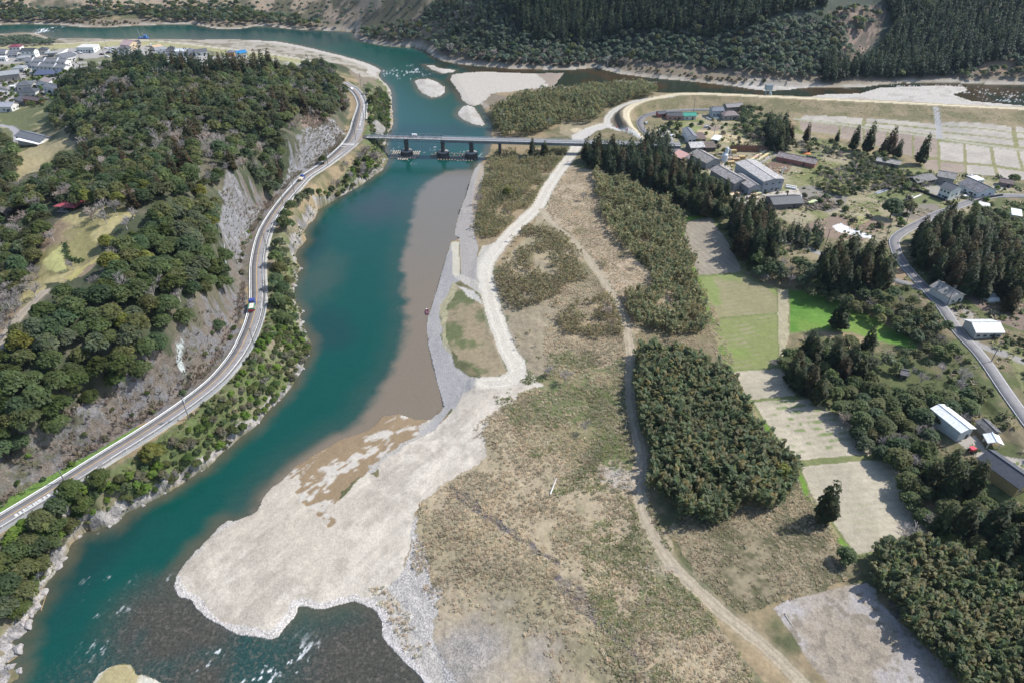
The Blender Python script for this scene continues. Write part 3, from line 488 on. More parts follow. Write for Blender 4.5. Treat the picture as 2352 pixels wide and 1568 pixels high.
bh = mathn('ADD', mathn('MULTIPLY', ng.outputs["Fac"], mathn('ADD', sp.outputs[1], .2)), mathn('MULTIPLY', vo.outputs["Distance"], mathn('MULTIPLY', sp.outputs[0], .35)))
bp = N("ShaderNodeBump"); bp.inputs["Strength"].default_value = .55; bp.inputs["Distance"].default_value = .45; lk(mathn('MULTIPLY', bh, mathn('SUBTRACT', 1.0, sp.outputs[2])), bp.inputs["Height"]); lk(bp.outputs[0], b.inputs["Normal"])

idx = (np.arange(nr - 1)[:, None] * nc + np.arange(nc - 1)[None, :]).ravel()
quad = np.stack([idx, idx + 1, idx + nc + 1, idx + nc], 1)
cliff = m_cliff & ~inw; X = X + cliff * (ns2 - .5) * 1.3; Y = Y + cliff * (ns - .5) * 1.2
Z += (n3 - .5) * np.where(inw, 0, .25 + .25 * (dry | hill))
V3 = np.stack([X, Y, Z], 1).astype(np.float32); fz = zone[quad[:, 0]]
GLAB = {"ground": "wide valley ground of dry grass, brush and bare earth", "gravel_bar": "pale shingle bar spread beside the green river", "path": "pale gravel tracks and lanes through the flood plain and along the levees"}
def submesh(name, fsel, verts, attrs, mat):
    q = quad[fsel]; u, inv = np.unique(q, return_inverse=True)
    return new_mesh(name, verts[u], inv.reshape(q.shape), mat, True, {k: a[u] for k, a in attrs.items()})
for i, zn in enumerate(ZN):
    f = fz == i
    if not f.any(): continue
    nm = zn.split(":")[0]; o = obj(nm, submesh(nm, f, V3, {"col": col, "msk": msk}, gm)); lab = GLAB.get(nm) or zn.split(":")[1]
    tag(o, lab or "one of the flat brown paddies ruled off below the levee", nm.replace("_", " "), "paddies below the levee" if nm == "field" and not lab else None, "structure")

# ------------------------------------------------------------------ water
shal = at(px("1110,372 1088,392 1025,394 998,409 973,429 960,454 950,487 945,527 938,564 925,584 925,604 930,637 933,679 938,729 933,767 928,784 918,819 910,844 893,869 873,894 865,911 848,939 828,969 800,990 768,1000 730,1025 660,1075 590,1150 610,1180 900,1100 1060,940 1020,760 1080,560 1110,430"), WZ)[:, :2]
riff = at(px("30,1640 215,1500 250,1430 280,1385 330,1345 405,1330 640,1440 880,1380 1060,1640 900,1760 60,1760"), WZ)[:, :2]
trib = at(px("985,120 1010,160 1040,150 1090,166 1020,185 1045,215 1060,235 1200,235 1560,235 2400,280 2900,300 2900,190 2352,180 1400,150 1050,130"), WZ)[:, :2]
wsel = np.zeros(nr * nc, bool); dil = inw.reshape(nr, nc).copy()
for _ in range(2):
    e = dil.copy(); e[1:] |= dil[:-1]; e[:-1] |= dil[1:]; e[:, 1:] |= dil[:, :-1]; e[:, :-1] |= dil[:, 1:]; dil = e
wf = dil.ravel()[quad].all(1); wv = np.unique(quad[wf]); xw, yw = X[wv], Y[wv]
def soft(poly, w, xx=None, yy=None):
    xx = xw if xx is None else xx; yy = yw if yy is None else yy
    i = inpoly(xx, yy, poly); d, _ = polydist(xx, yy, np.concatenate([poly, poly[:1]]), w); return np.where(i, .5 + .5 * d / w, .5 - .5 * d / w)
m1, m2, m3, m4 = fbm(xw, yw, 30, 4, 41), fbm(xw, yw, 6, 4, 42), fbm(xw * .5 + yw * .2, yw * 1.4, 1.6, 3, 43), fbm(xw, yw, 70, 3, 44)
wxw, wyw = xw + (m2 - .5) * 6, yw + (m2 - .5) * 5
DEEP, DEEP2, BROWN, MURK = C(.004, .060, .048), C(.009, .048, .046), C(.185, .15, .112), C(.055, .045, .03)
wc = lerp(np.repeat(DEEP[None], len(wv), 0), DEEP2, sstep(.45, .62, m4))
ds = dsh[wv]; edge = sstep(7, 0, ds + (m2 - .5) * 4) * .75; wc = lerp(wc, C(.10, .085, .055), edge)
ks = sstep(.42, .56, soft(shal, 22, wxw, wyw)); kh = sstep(.15, .5, soft(shal, 22, wxw, wyw)) * .35

for u_, v_, rx, ry, c_, k_ in ((735, 640, 12, 26, C(.055, .078, .062), .6), (875, 475, 20, 26, C(.040, .055, .062), .75), (800, 430, 18, 18, C(.022, .06, .066), .5)):
    q_ = at([[u_, v_]], WZ)[0]; wc = lerp(wc, c_, sstep(1.5, .2, np.hypot((xw - q_[0]) / rx, (yw - q_[1]) / ry) + (m2 - .5) * .6) * k_)
wc = lerp(wc, C(.06, .07, .062), kh); wc = wc * (.93 + .14 * m3)[:, None]; wc = lerp(wc, lerp(np.repeat(BROWN[None], len(wv), 0), C(.165, .150, .128), sstep(230, 380, yw + (m4 - .5) * 90)), ks * .96)  # shallows turn greyer upstream: a reflection painted into the water colour
plx = np.hypot((xw + 66 - (yw - 140) * .9) / 16, (yw - 132) / 26); wc = lerp(wc, C(.04, .055, .045), sstep(1.6, .3, plx + (m2 - .5)) * .7)
kr = sstep(.25, .75, soft(riff, 18, wxw, wyw)); stn = fbm(xw, yw, .7, 2, 47)
wc = lerp(wc, lerp(lerp(np.repeat(C(.058, .056, .046)[None], len(wv), 0), C(.022, .055, .05), sstep(.40, .60, m1) * sstep(-46, -66, xw)), C(.13, .115, .095), sstep(.56, .76, stn) * .5), kr)
kt = sstep(.35, .65, soft(trib, 24, wxw, wyw)); wc = lerp(wc, lerp(np.repeat(C(.052, .036, .018)[None], len(wv), 0), C(.024, .032, .02), sstep(.45, .6, m1)), kt)
FO = [("190,1230 215,1240 240,1290 250,1340 290,1370 330,1340 345,1400 300,1400 255,1420 225,1380 215,1300", .66, .8), ("290,1345 380,1340 420,1380 440,1420 400,1430 330,1400", .66, .8), ("440,1500 520,1480 600,1490 640,1500 720,1490 740,1530 700,1580 480,1580", .635, .9), ("220,1430 262,1405 256,1450 235,1480", .60, 1), ("190,1500 230,1490 220,1540 200,1545", .64, .8), ("100,1380 330,1320 500,1440 900,1500 1000,1600 60,1640 60,1500", .76, .6),
      ("878,163 950,150 985,170 950,182 910,180 880,176", .58, .55), ("90,68 140,62 120,72 80,76", .5, 1), ("885,330 1110,345 1100,372 890,375", .66, .5), ("1870,195 2230,194 2352,215 2352,240 2200,225", .60, .5)]
foam = np.zeros(len(wv), np.float32); fn = fbm((xw - yw * .4) * 1.5, (yw + xw * .4) * .6, 1.5, 4, 51) * .62 + fbm(xw, yw, 7, 3, 52) * .38
for s, th, k in FO:
    q = at(px(s), WZ)[:, :2]; foam = np.maximum(foam, sstep(.2, .7, soft(q, 10)) * sstep(th, th + .09, fn) * k)
wc = lerp(wc, C(.78, .80, .80), foam)
wm = np.stack([foam, np.clip(kr * 1.0 + kt * .25 + .12, 0, 1), ks], 1)
wmat = bpy.data.materials.new("river_water"); wmat.use_nodes = True; t = wmat.node_tree; b = t.nodes["Principled BSDF"]; lk = t.links.new
pos = N("ShaderNodeNewGeometry"); ca = N("ShaderNodeAttribute", attribute_name="col"); ma = N("ShaderNodeAttribute", attribute_name="msk"); sp = N("ShaderNodeSeparateColor"); lk(ma.outputs["Color"], sp.inputs[0])
nf = noise(1.6, 3); vm = N("ShaderNodeVectorMath", operation='SCALE'); lk(ca.outputs["Color"], vm.inputs[0])
lk(mathn('ADD', 1.0, mathn('MULTIPLY', mathn('SUBTRACT', nf.outputs["Fac"], .5), mathn('ADD', mathn('MULTIPLY', sp.outputs[1], 1.6), .25))), vm.inputs["Scale"]); lk(vm.outputs[0], b.inputs["Base Color"])
lk(mathn('ADD', .14, mathn('MULTIPLY', sp.outputs[0], .6)), b.inputs["Roughness"]); b.inputs["IOR"].default_value = 1.33; b.inputs["Specular IOR Level"].default_value = .5
bp = N("ShaderNodeBump"); bp.inputs["Distance"].default_value = .35; lk(mathn('ADD', .09, mathn('MULTIPLY', sp.outputs[1], .55)), bp.inputs["Strength"]); lk(noise(.9, 4).outputs["Fac"], bp.inputs["Height"]); lk(bp.outputs[0], b.inputs["Normal"])
wz = np.full(len(wv), WZ, np.float32); inv = np.zeros(nr * nc, np.int64); inv[wv] = np.arange(len(wv))
o = obj("river", new_mesh("river", np.stack([xw, yw, wz], 1), inv[quad[wf]], wmat, True, {"col": wc, "msk": wm})); tag(o, "green river bending past the shingle bar and under the bridge", "river", None, "structure")

# ------------------------------------------------------------------ paved roads with kerbs, lines, guard rails
M_ASPH = mat_basic("asphalt", (.215, .205, .205), .9, noise=.16, nscale=.35)
M_ASPH_D = mat_basic("dark_asphalt", (.17, .165, .17), .9, noise=.15, nscale=.4)
M_CONC = mat_basic("concrete", (.36, .345, .32), .9, noise=.22, nscale=.5, bump=.2)
M_CONC_O = mat_basic("stained_concrete", (.235, .22, .20), .95, noise=.45, nscale=.35, bump=.3)
M_CONC_D = mat_basic("dark_stained_concrete", (.085, .083, .082), .95, noise=.5, nscale=.6, bump=.3)
M_WHITE = mat_basic("white_paint", (.78, .78, .76), .6); M_LINE = mat_basic("worn_line_paint", (.66, .66, .64), .8, noise=.3, nscale=1.2)
M_YEL = mat_basic("worn_orange_line", (.58, .36, .13), .8, noise=.25, nscale=1.2)
M_STEEL = mat_basic("pale_steel_paint", (.42, .46, .48), .5, noise=.12, nscale=.8); M_STEEL_D = mat_basic("blue_grey_steel", (.20, .225, .245), .6, noise=.25, nscale=.5)
M_POLE = mat_basic("pole_concrete", (.20, .19, .18), .9); M_DARK = mat_basic("dark_metal", (.05, .05, .055), .6)
def normals(Pl):
    d = np.gradient(Pl[:, :2], axis=0); d /= np.linalg.norm(d, axis=1)[:, None]; return np.stack([-d[:, 1], d[:, 0]], 1)
def ribbon(name, Pl, o0, o1, dz, mat, parent=None, thick=0.0, s0=0, s1=None):
    Q = Pl[s0:s1]; n = normals(Pl)[s0:s1]; z = Q[:, 2] + dz
    f = lambda o: o[s0:s1] if isinstance(o, np.ndarray) else np.full(len(Q), o)
    a = np.column_stack([Q[:, 0] + n[:, 0] * f(o0), Q[:, 1] + n[:, 1] * f(o0), z]); b = np.column_stack([Q[:, 0] + n[:, 0] * f(o1), Q[:, 1] + n[:, 1] * f(o1), z]); m = len(Q)
    i = np.arange(m - 1); V = [a, b]; F = [np.stack([i, i + 1, m + i + 1, m + i], 1)]
    if thick:
        lo = np.array([0, 0, thick]); V += [a - lo, b - lo]; F += [np.stack([i + 1, i, 2 * m + i, 2 * m + i + 1], 1), np.stack([m + i, m + i + 1, 3 * m + i + 1, 3 * m + i], 1)]
    return obj(name, new_mesh(name, np.concatenate(V), np.concatenate(F)[:, ::-1] if True else 0, mat), parent)
def dashes(name, Pl, off, w, dz, mat, parent, on, gap, s0=0, s1=None):
    Q = resample(Pl[s0:s1], .8); n = normals(Q); s = np.arange(len(Q)) * .8; mb = MB()
    for i in range(len(Q) - 1):
        if (s[i] % (on + gap)) < on:
            p = [Q[i, :2] + n[i] * (off - w / 2), Q[i, :2] + n[i] * (off + w / 2), Q[i + 1, :2] + n[i + 1] * (off + w / 2), Q[i + 1, :2] + n[i + 1] * (off - w / 2)]
            mb.add([(p[k][0], p[k][1], Q[i + (k > 1), 2] + dz) for k in range(4)], [[0, 3, 2, 1]])
    return mb.build(name, mat, parent)
RL = ROAD_L; NL = len(RL); qx = np.linalg.norm(RL[:, :2] - at([[815, 305]], 9.0)[0, :2], axis=1); ij = int(qx.argmin()); wide = sstep(70, 15, qx) * 1.6
road = ribbon("road", RL, -3.0 - wide, 2.9 + wide, .02, M_ASPH, None, .4); tag(road, "grey two-lane road curving along the foot of the wooded hill", "road", None, "structure")
ribbon("edge_line", RL, 2.25 + wide, 2.5 + wide, .03, M_LINE, road); ribbon("edge_line", RL, -2.45 - wide, -2.2 - wide, .03, M_LINE, road, 0, ij + 8)
dashes("edge_line", RL, -2.3, .22, .03, M_LINE, road, 6, 2, 0, ij - 12); dashes("centre_line", RL, 0, .24, .03, M_YEL, road, 500, .01)
mb = MB()
def on_road(i, off, dz=.035):
    n = normals(RL)[i]; return Vector((RL[i, 0] + n[0] * off, RL[i, 1] + n[1] * off, RL[i, 2] + dz))
def nearest(Pl, u, v, z): p = at([[u, v]], z)[0]; return int(np.linalg.norm(Pl[:, :2] - p[:2], axis=1).argmin())
def quadm(m_, i0, i1, o0, o1, dz=.036):
    m_.add([on_road(i0, o0, dz), on_road(i0, o1, dz), on_road(i1, o1, dz), on_road(i1, o0, dz)], [[0, 3, 2, 1]])
ic = nearest(RL, 799, 332, 9); rdir = Vector((RL[ic + 2, 0] - RL[ic - 2, 0], RL[ic + 2, 1] - RL[ic - 2, 1], 0)).normalized(); rn = Vector((-rdir.y, rdir.x, 0)); rc = Vector(RL[ic]) + Vector((0, 0, .036))
for k in range(-5, 6):
    c = rc + rn * (k * .8); mb.add([c - rdir * 1.6 - rn * .2, c - rdir * 1.6 + rn * .2, c + rdir * 1.6 + rn * .2, c + rdir * 1.6 - rn * .2], [[0, 3, 2, 1]])
for c, o0, o1 in ((rc - rdir * 4.5, 0, 3.6), (Vector(RL[nearest(RL, 820, 296, 9)]) + Vector((0, 0, .036)), -4, 0)):
    mb.add([c - rdir * .3 + rn * o0, c + rdir * .3 + rn * o0, c + rdir * .3 + rn * o1, c - rdir * .3 + rn * o1], [[0, 1, 2, 3]])
mb.build("crossing_stripes", M_LINE, road)
mb = MB()                                            # worn white lettering, too small to read, in three groups on the river-side lane
for u, v in ((100, 1137), (72, 1152), (48, 1172)):
    i0 = nearest(RL, u, v, 9.0)
    for g in range(4):
        a = Vector(RL[i0]); c = on_road(max(i0 - g // 2, 1), -1.35) + rdir * 0
        n = normals(RL)[i0]; tdir = Vector((n[1], -n[0], 0)); n = Vector((n[0], n[1], 0)); c = on_road(i0, -1.35) - tdir * (g * 1.15 - 1.7)
        for k in range(4):
            r0 = random.uniform(-.35, .35); mb.add([c + tdir * (r0 - .09) - n * .62, c + tdir * (r0 + .09) - n * .62, c + tdir * (r0 + .09) + n * .62, c + tdir * (r0 - .09) + n * .62], [[0, 1, 2, 3]]); c = c + Vector((0, 0, .002))
        for k in (-.45, 0, .4):
            c = c + Vector((0, 0, .002)); mb.add([c - tdir * .42 + n * (k - .08), c + tdir * .42 + n * (k - .08), c + tdir * .42 + n * (k + .08), c - tdir * .42 + n * (k + .08)], [[0, 1, 2, 3]])
mb.build("road_lettering", M_LINE, road)
dashes("chevron_dots", RL, -1.7, 1.2, .034, M_LINE, road, .8, 1.6, ij + 4, ij + 30)
kb = ribbon("kerb", RL, 2.9 + wide, 3.3 + wide, .14, M_WHITE, None, .3); tag(kb, "white concrete kerb on the hill side of the road", "kerb", None, "structure")
sw = ribbon("sidewalk", RL, -4.7 - wide, -3.0 - wide, .12, M_CONC, None, .8, 0, ij - 6); tag(sw, "narrow concrete footway on the river side of the road", "footway", None, "structure")
sw2 = ribbon("sidewalk", RL, -4.6 - wide, -3.0 - wide, .12, M_CONC, None, .8, ij + 9); tag(sw2, "narrow footway beside the road north of the bridge", "footway", None, "structure")
def guardrail(label, s0, s1, off, step=5.0, h=.85, mat=M_WHITE, Pl=RL, wd=None, double=False):
    Q = Pl[s0:s1]; p0 = Q[len(Q) // 2]; e = empty("guard_rail", (0, 0, 0), label, "guard rail", "guard rails along the riverside road"); e.location = (p0[0], p0[1], p0[2])
    o = off - (wd if wd is not None else 0); L_ = Vector(e.location)
    n = normals(Pl); Qs = np.column_stack([Pl[:, 0] + n[:, 0] * o, Pl[:, 1] + n[:, 1] * o, Pl[:, 2]])[s0:s1] - np.array(L_)
    for zc in ((h, h * .5) if double else (h,)):
        m = MB()
        for a, b in zip(Qs[:-1], Qs[1:]): m.add([(a[0], a[1], a[2] + zc - .2), (a[0], a[1], a[2] + zc), (b[0], b[1], b[2] + zc), (b[0], b[1], b[2] + zc - .2), (a[0] + .12, a[1] + .1, a[2] + zc - .2), (a[0] + .12, a[1] + .1, a[2] + zc), (b[0] + .12, b[1] + .1, b[2] + zc), (b[0] + .12, b[1] + .1, b[2] + zc - .2)], [[0, 1, 2, 3], [7, 6, 5, 4], [1, 5, 6, 2], [0, 3, 7, 4]])
        m.build("beam", mat, e)
    post = None
    for p in resample(Qs, step):
        if post is None:
            post = MB().bar((0, 0, -.3), (0, 0, h), .09, n=6).build("post", mat, e); post.location = p
        else:
            q = post.copy(); COL.objects.link(q); q.parent = e; q.location = p
    return e
ia, ib2 = nearest(RL, 432, 936, 9), nearest(RL, 603, 700, 9)
guardrail("white guard rail along the straight stretch at the photo's bottom", 4, max(ia // 2, 12), -3.0, 6); guardrail("white guard rail on the outside of the bend below the brush slope", max(ia // 2, 12) + 4, ib2, -3.0, 5)
guardrail("white guard rail beside the riverbank trees up to the bridge junction", ib2 + 4, ij - 14, -3.0, 5); guardrail("white guard rail beside the road north of the bridge", ij + 12, NL - 6, -4.6, 5)
guardrail("pale handrail on the river edge of the footway round the bend", ia * 2 // 3, ib2, -4.6, 5, .9, M_STEEL, double=True); guardrail("pale handrail on the footway edge near the bottom corner", 4, max(ia // 3, 12), -4.6, 6, .9, M_STEEL, double=True)
# retaining walls beside the bridge head
def wall_strip(name, label, top, bot, mat, cat="retaining wall"):
    a, b = np.asarray(top), np.asarray(bot); k = len(a); c = Vector(a.mean(0)); m = MB()
    V = [tuple(Vector(p) - c) for p in a] + [tuple(Vector(p) - c) for p in b] + [tuple(Vector(p) - c + Vector((-1.0, .8, -.05))) for p in a] + [tuple(Vector(p) - c + Vector((-1.5, 1, 0))) for p in b]
    m.add(V, [[i + 1, i, k + i, k + i + 1] for i in range(k - 1)] + [[i, i + 1, 2 * k + i + 1, 2 * k + i] for i in range(k - 1)]); o = m.build(name, mat); o.location = c; return tag(o, label, cat)
n = normals(RL); i0, i1 = nearest(RL, 770, 362, 9), ij - 2; rr = list(range(i0, i1, 2)); e = np.array([[RL[i, 0] - n[i, 0] * (5.0 + wide[i]), RL[i, 1] - n[i, 1] * (5.0 + wide[i]), 9.1] for i in rr]); g = e + np.stack([-n[rr, 0] * 3.2, -n[rr, 1] * 3.2, np.full(len(rr), -6.0)], 1)
wall_strip("retaining_wall", "tall grey concrete retaining wall below the road, south of the bridge head", e, g, M_CONC_O)
tp = at(px("838,302 848,290 866,276"), 8.5); bt = at(px("868,330 884,322 893,300"), -2.5); wall_strip("revetment_wall", "sloping concrete revetment under the north side of the bridge end", tp, bt, M_CONC_O, "revetment")

# ------------------------------------------------------------------ the bridge
BA, BB = Vector((-99, 459.2, 9.0)), Vector((112, 443.5, 9.0)); bd = (BB - BA).normalized(); bn = Vector((-bd.y, bd.x, 0)); BL = (BB - BA).length; brz = math.atan2(bd.y, bd.x)
br = empty("road_bridge", BA, "long narrow grey road bridge crossing the river on dark piers", "bridge", None, brz)
HW = 2.7; TR = 52.0
m = MB(); m.box((BL / 2, 0, -.25), (BL, HW * 2, .5)); m.build("deck", M_CONC, br)
m = MB(); m.box((BL / 2, 0, .03), (BL, HW * 2 - .9, .05)); m.build("carriageway", M_ASPH, br)
for s in (-1, 1):
    m = MB(); m.box((BL / 2, s * (HW - .75), .07), (BL, .18, .03)); m.build("edge_line", M_LINE, br)
    m = MB(); m.box((BL / 2, s * (HW - .2), .14), (BL, .35, .28)); m.build("parapet_kerb", M_WHITE, br)
    m = MB(); m.box((TR + (BL - TR) / 2, s * 1.9, -1.3), (BL - TR, .45, 1.6)); 
    for k in range(int((BL - TR) / 3)): m.box((TR + k * 3 + 1.5, s * 2.16, -1.3), (.14, .1, 1.6))
    m.build("girder", M_STEEL_D, br)
    m = MB(); m.box((TR + (BL - TR) / 2, s * HW, 1.0), (BL - TR, .1, .12)); m.box((TR + (BL - TR) / 2, s * HW, .6), (BL - TR, .08, .08))
    for k in range(int((BL - TR) / 2.5)): m.box((TR + k * 2.5 + 1, s * HW, .5), (.1, .1, 1.05))
    m.build("railing", M_STEEL, br)
    m = MB(); y = s * (HW + .25); zt, zb_ = (1.7, -1.7); nb = 12; st_ = TR / nb
    m.box((TR / 2, y, zt), (TR, .26, .26)); m.box((TR / 2, y, zb_), (TR, .26, .26)); m.box((TR / 2, y, .1), (TR, .2, .3))
    for k in range(nb + 1): m.box((k * st_, y, 0), (.2, .2, 3.4))
    for k in range(nb):
        a, b = (zt, zb_) if k % 2 else (zb_, zt); m.bar((k * st_, y, a), ((k + 1) * st_, y, b), .11, n=4)
    m.build("side_truss", M_STEEL_D, br)
for px_, two in ((26.8, 1), (52.0, 1), (71.5, 0), (91.0, 2), (120, 2), (150, 2), (180, 2)):
    c = BA + bd * px_; e = empty("bridge_pier", (c.x, c.y, WZ), {26.8: "dark twin-column bridge pier nearest the hillside road, on a round caisson", 52.0: "dark twin-column bridge pier in midstream at the end of the truss", 71.5: "dark single tapered bridge pier on a caisson near the shallows"}.get(px_, "plain dark slab pier of the bridge over the right bank"), "bridge pier", "piers of the road bridge", brz)
    if two < 2:
        m = MB(); m.lathe((0, -1.0, -1.2), [(4.3, 0), (4.3, 4.2)], 28, .95); m.lathe((0, -1.0, 3.0), [(4.35, 0), (4.35, .25)], 28, .95)
        for k in range(28): t_ = k * 2 * math.pi / 28; m.box((4.1 * math.cos(t_), -1.0 + 4.32 * math.sin(t_), .9), (.22, .22, 4.1), t_)
        m.build("caisson", M_CONC_D, e)
        m = MB(); m.lathe((0, -1.0, 3.26), [(4.1, 0), (4.1, .12)], 28, .95); m.build("caisson_top", M_CONC, e)
        for yy in ((-1.9, 1.4) if two else (0.0,)):
            m = MB(); r = 1.15 if two else 1.5
            m.lathe((0, yy, 3.4), [(r * 1.1, 0), (r * .92, 5.0), (r * .92, 5.2), (r * 1.15, 5.3), (r * 1.15, 5.7), (r * .95, 5.8), (r * .95, 6.3), (r * 1.2, 6.5), (r * 1.2, 7.0)], 14); m.build("column", M_CONC_D, e)
        m = MB(); m.box((0, -.2, 10.1), (2.2, 5.6, .7)); m.build("crosshead", M_CONC_D, e)
    else:
        gz = height(c.x, c.y) - WZ; m = MB(); m.box((0, 0, gz * .5 + 4.3), (1.8, 3.4, 11 - gz)); m.build("column", M_CONC_D, e)
        m = MB(); m.box((0, 0, 10.05), (2.2, 5.2, .6)); m.build("crosshead", M_CONC_D, e)
m = MB(); m.box((-1.5, 0, -3.2), (3.2, 7.2, 6.0)); m.build("abutment", M_CONC_D, br)
for (x0, x1, y0, y1, lab) in ((15, 36, -9.5, 9, "pale"), (44, 78, -8, 8.5, "brown half-drowned")):
    c = BA + bd * ((x0 + x1) / 2); hw = (x1 - x0) / 2; pale = lab[0] == "p"; bm_ = mat_basic("apron_blocks", (.42, .37, .31) if pale else (.20, .165, .13), .9, noise=.35, nscale=.8)
    e = empty("block_apron", (c.x, c.y, WZ), lab + " apron of laid concrete blocks in the river round the " + ("first bridge pier" if pale else "two midstream piers"), "block apron", None, brz); first = None; cnt = 0; st_x = 1.5 if pale else 1.9
    for i in range(int((x1 - x0) / st_x)):
        for j in range(int((y1 - y0) / 2.9)):
            xx, yy = -hw + i * st_x, y0 + j * 2.9 + (i % 2) * .3
            if cnt >= 100 or abs(yy) < 1.5 and random.random() < .2 or (xx / hw) ** 2 + (yy / 10.5) ** 2 > 1.0 and random.random() < .7: continue
            if first is None: first = MB().box((0, 0, 0), (.95, 2.4, .9)).build("concrete_block", bm_, e); q = first
            else: q = first.copy(); COL.objects.link(q); q.parent = e
            cnt += 1; q.location = (xx, yy, .02 + random.uniform(-.2, .14) - (0 if pale else .1)); q.rotation_euler = (0, 0, random.uniform(-.06, .06) + .25)
# right-hand roads
rr_ = ribbon("road", ROAD_R, -2.6, 2.6, .02, M_ASPH, None, .5); tag(rr_, "grey country road climbing between the cedar groves past the sheds", "road", None, "structure")
ribbon("edge_line", ROAD_R, 2.15, 2.32, .03, M_LINE, rr_); ribbon("edge_line", ROAD_R, -2.32, -2.15, .03, M_LINE, rr_)
o = ribbon("road", ROAD_R2, -2.2, 2.2, .01, M_ASPH, None, .5); tag(o, "short side road forking left below the planted triangle", "road", None, "structure")
o = ribbon("lane", LANE_V, -2.6, 2.6, .02, M_ASPH_D, None, .5); tag(o, "dark village lane bending round the inside of the levee", "lane", None, "structure")
dashes("edge_line", LANE_V, 2.2, .2, .03, M_LINE, o, 60, 2)
o = ribbon("lane", LANE_S, -2.6, 2.6, .015, M_ASPH, None, .5); tag(o, "grey lane running down past the gable house to the sawmill", "lane", None, "structure"); dashes("edge_line", LANE_S, -1.9, .25, .03, M_LINE, o, 1.5, 1.5)

# ------------------------------------------------------------------ plants: leaf-clump meshes
lm = bpy.data.materials.new("leaves"); lm.use_nodes = True; t = lm.node_tree; b = t.nodes["Principled BSDF"]; lk = t.links.new
ca = N("ShaderNodeAttribute", attribute_name="col"); oi = N("ShaderNodeObjectInfo"); mr = N("ShaderNodeMapRange"); mr.inputs[3].default_value = .98; mr.inputs[4].default_value = 1.36; lk(oi.outputs["Random"], mr.inputs[0])
hv = N("ShaderNodeHueSaturation"); mr2 = N("ShaderNodeMapRange"); mr2.inputs[3].default_value = .488; mr2.inputs[4].default_value = .512; fr = mathn('FRACT', mathn('MULTIPLY', oi.outputs["Random"], 7.31)); lk(fr, mr2.inputs[0]); lk(mr2.outputs[0], hv.inputs["Hue"])
vm = N("ShaderNodeVectorMath", operation='SCALE'); lk(ca.outputs["Color"], vm.inputs[0]); lk(mr.outputs[0], vm.inputs["Scale"]); lk(vm.outputs[0], hv.inputs["Color"]); lk(hv.outputs[0], b.inputs["Base Color"])
b.inputs["Roughness"].default_value = .6; b.inputs["Specular IOR Level"].default_value = .25
gn = N("ShaderNodeNewGeometry"); va = N("ShaderNodeVectorMath", operation='ADD'); lk(gn.outputs["Normal"], va.inputs[0]); va.inputs[1].default_value = (.1, .03, .9); vn = N("ShaderNodeVectorMath", operation='NORMALIZE'); lk(va.outputs[0], vn.inputs[0]); lk(vn.outputs[0], b.inputs["Normal"])
tl = N("ShaderNodeBsdfTranslucent"); vb = N("ShaderNodeVectorMath", operation='SCALE'); vb.inputs["Scale"].default_value = 1.7; lk(hv.outputs[0], vb.inputs[0]); lk(vb.outputs[0], tl.inputs[0]); ms = N("ShaderNodeMixShader"); ms.inputs[0].default_value = .5; lk(b.outputs[0], ms.inputs[1]); lk(tl.outputs[0], ms.inputs[2]); lk(ms.outputs[0], t.nodes["Material Output"].inputs["Surface"])
M_LEAF = lm; M_STUFF = lm.copy(); M_STUFF.name = 'leaf_mass'
for n_ in M_STUFF.node_tree.nodes:
    if n_.type == 'MAP_RANGE': n_.inputs[3].default_value = n_.inputs[4].default_value = 1.15 if n_.inputs[4].default_value > .6 else .5
M_BARK = mat_basic("bark", (.10, .08, .06), .95); M_TWIG = lm

def cards(Cn, Nn, size, colr, g, asp=(.6, 1.2)):
    n = len(Cn); Nn = Nn / (np.linalg.norm(Nn, axis=1)[:, None] + 1e-9) + np.array([.28, .06, .62]); Nn = Nn / (np.linalg.norm(Nn, axis=1)[:, None] + 1e-9); r = g.normal(size=(n, 3)); T = np.cross(Nn, r); T /= np.linalg.norm(T, axis=1)[:, None] + 1e-9; B = np.cross(Nn, T)
    a = (size * g.uniform(*asp, n))[:, None]; c = (size * g.uniform(*asp, n))[:, None]; j = lambda: g.uniform(.55, 1.1, (n, 1))
    V = np.stack([Cn - T * a * j() - B * c * j() * .6, Cn + T * a * j() * .6 - B * c * j(), Cn + T * a * j() + B * c * j() * .6, Cn - T * a * j() * .6 + B * c * j()], 1).reshape(-1, 3)
    return V.astype(np.float32), np.arange(4 * n).reshape(n, 4), np.repeat(colr, 4, 0).astype(np.float32)
def join(parts):
    V, F, K = [], [], []; o = 0
    for v, f, k in parts: V.append(v); F.append(f + o); K.append(k); o += len(v)
    return np.concatenate(V), np.concatenate(F), np.concatenate(K)
def sph(g, n, up=-.25):
    v = g.normal(size=(n * 3, 3)); v /= np.linalg.norm(v, axis=1)[:, None]; return v[v[:, 2] > up][:n]
def broad(seed, Rr, Hh, nl, npl, size, base, var=.22):
    g = np.random.default_rng(seed); parts = []; base = np.array(base)
    for k in range(nl):
        a = k * 2.4 + g.uniform(0, .6); rr = Rr * .66 * math.sqrt((k + .3) / nl); zz = Hh - Rr * .45 - (rr / Rr) ** 2 * Rr * 1.25 + g.uniform(-.25, .2) * Rr * .5
        lr = Rr * g.uniform(.30, .46); c = np.array([rr * math.cos(a), rr * math.sin(a), zz]); d = sph(g, npl, -.5); rad = lr * g.uniform(.72, 1.04, len(d))[:, None]
        p = c + d * rad * np.array([1, 1, .82]); lob = base * g.uniform(1 - var, 1 + var) * np.array([g.uniform(.92, 1.05), 1, g.uniform(.85, 1.1)])
        cl = lob[None] * g.uniform(.75, 1.25, (len(d), 1)); parts.append(cards(p, d + g.normal(size=d.shape) * .45 + [0, 0, .25], np.full(len(d), size), cl, g))
    return join(parts)
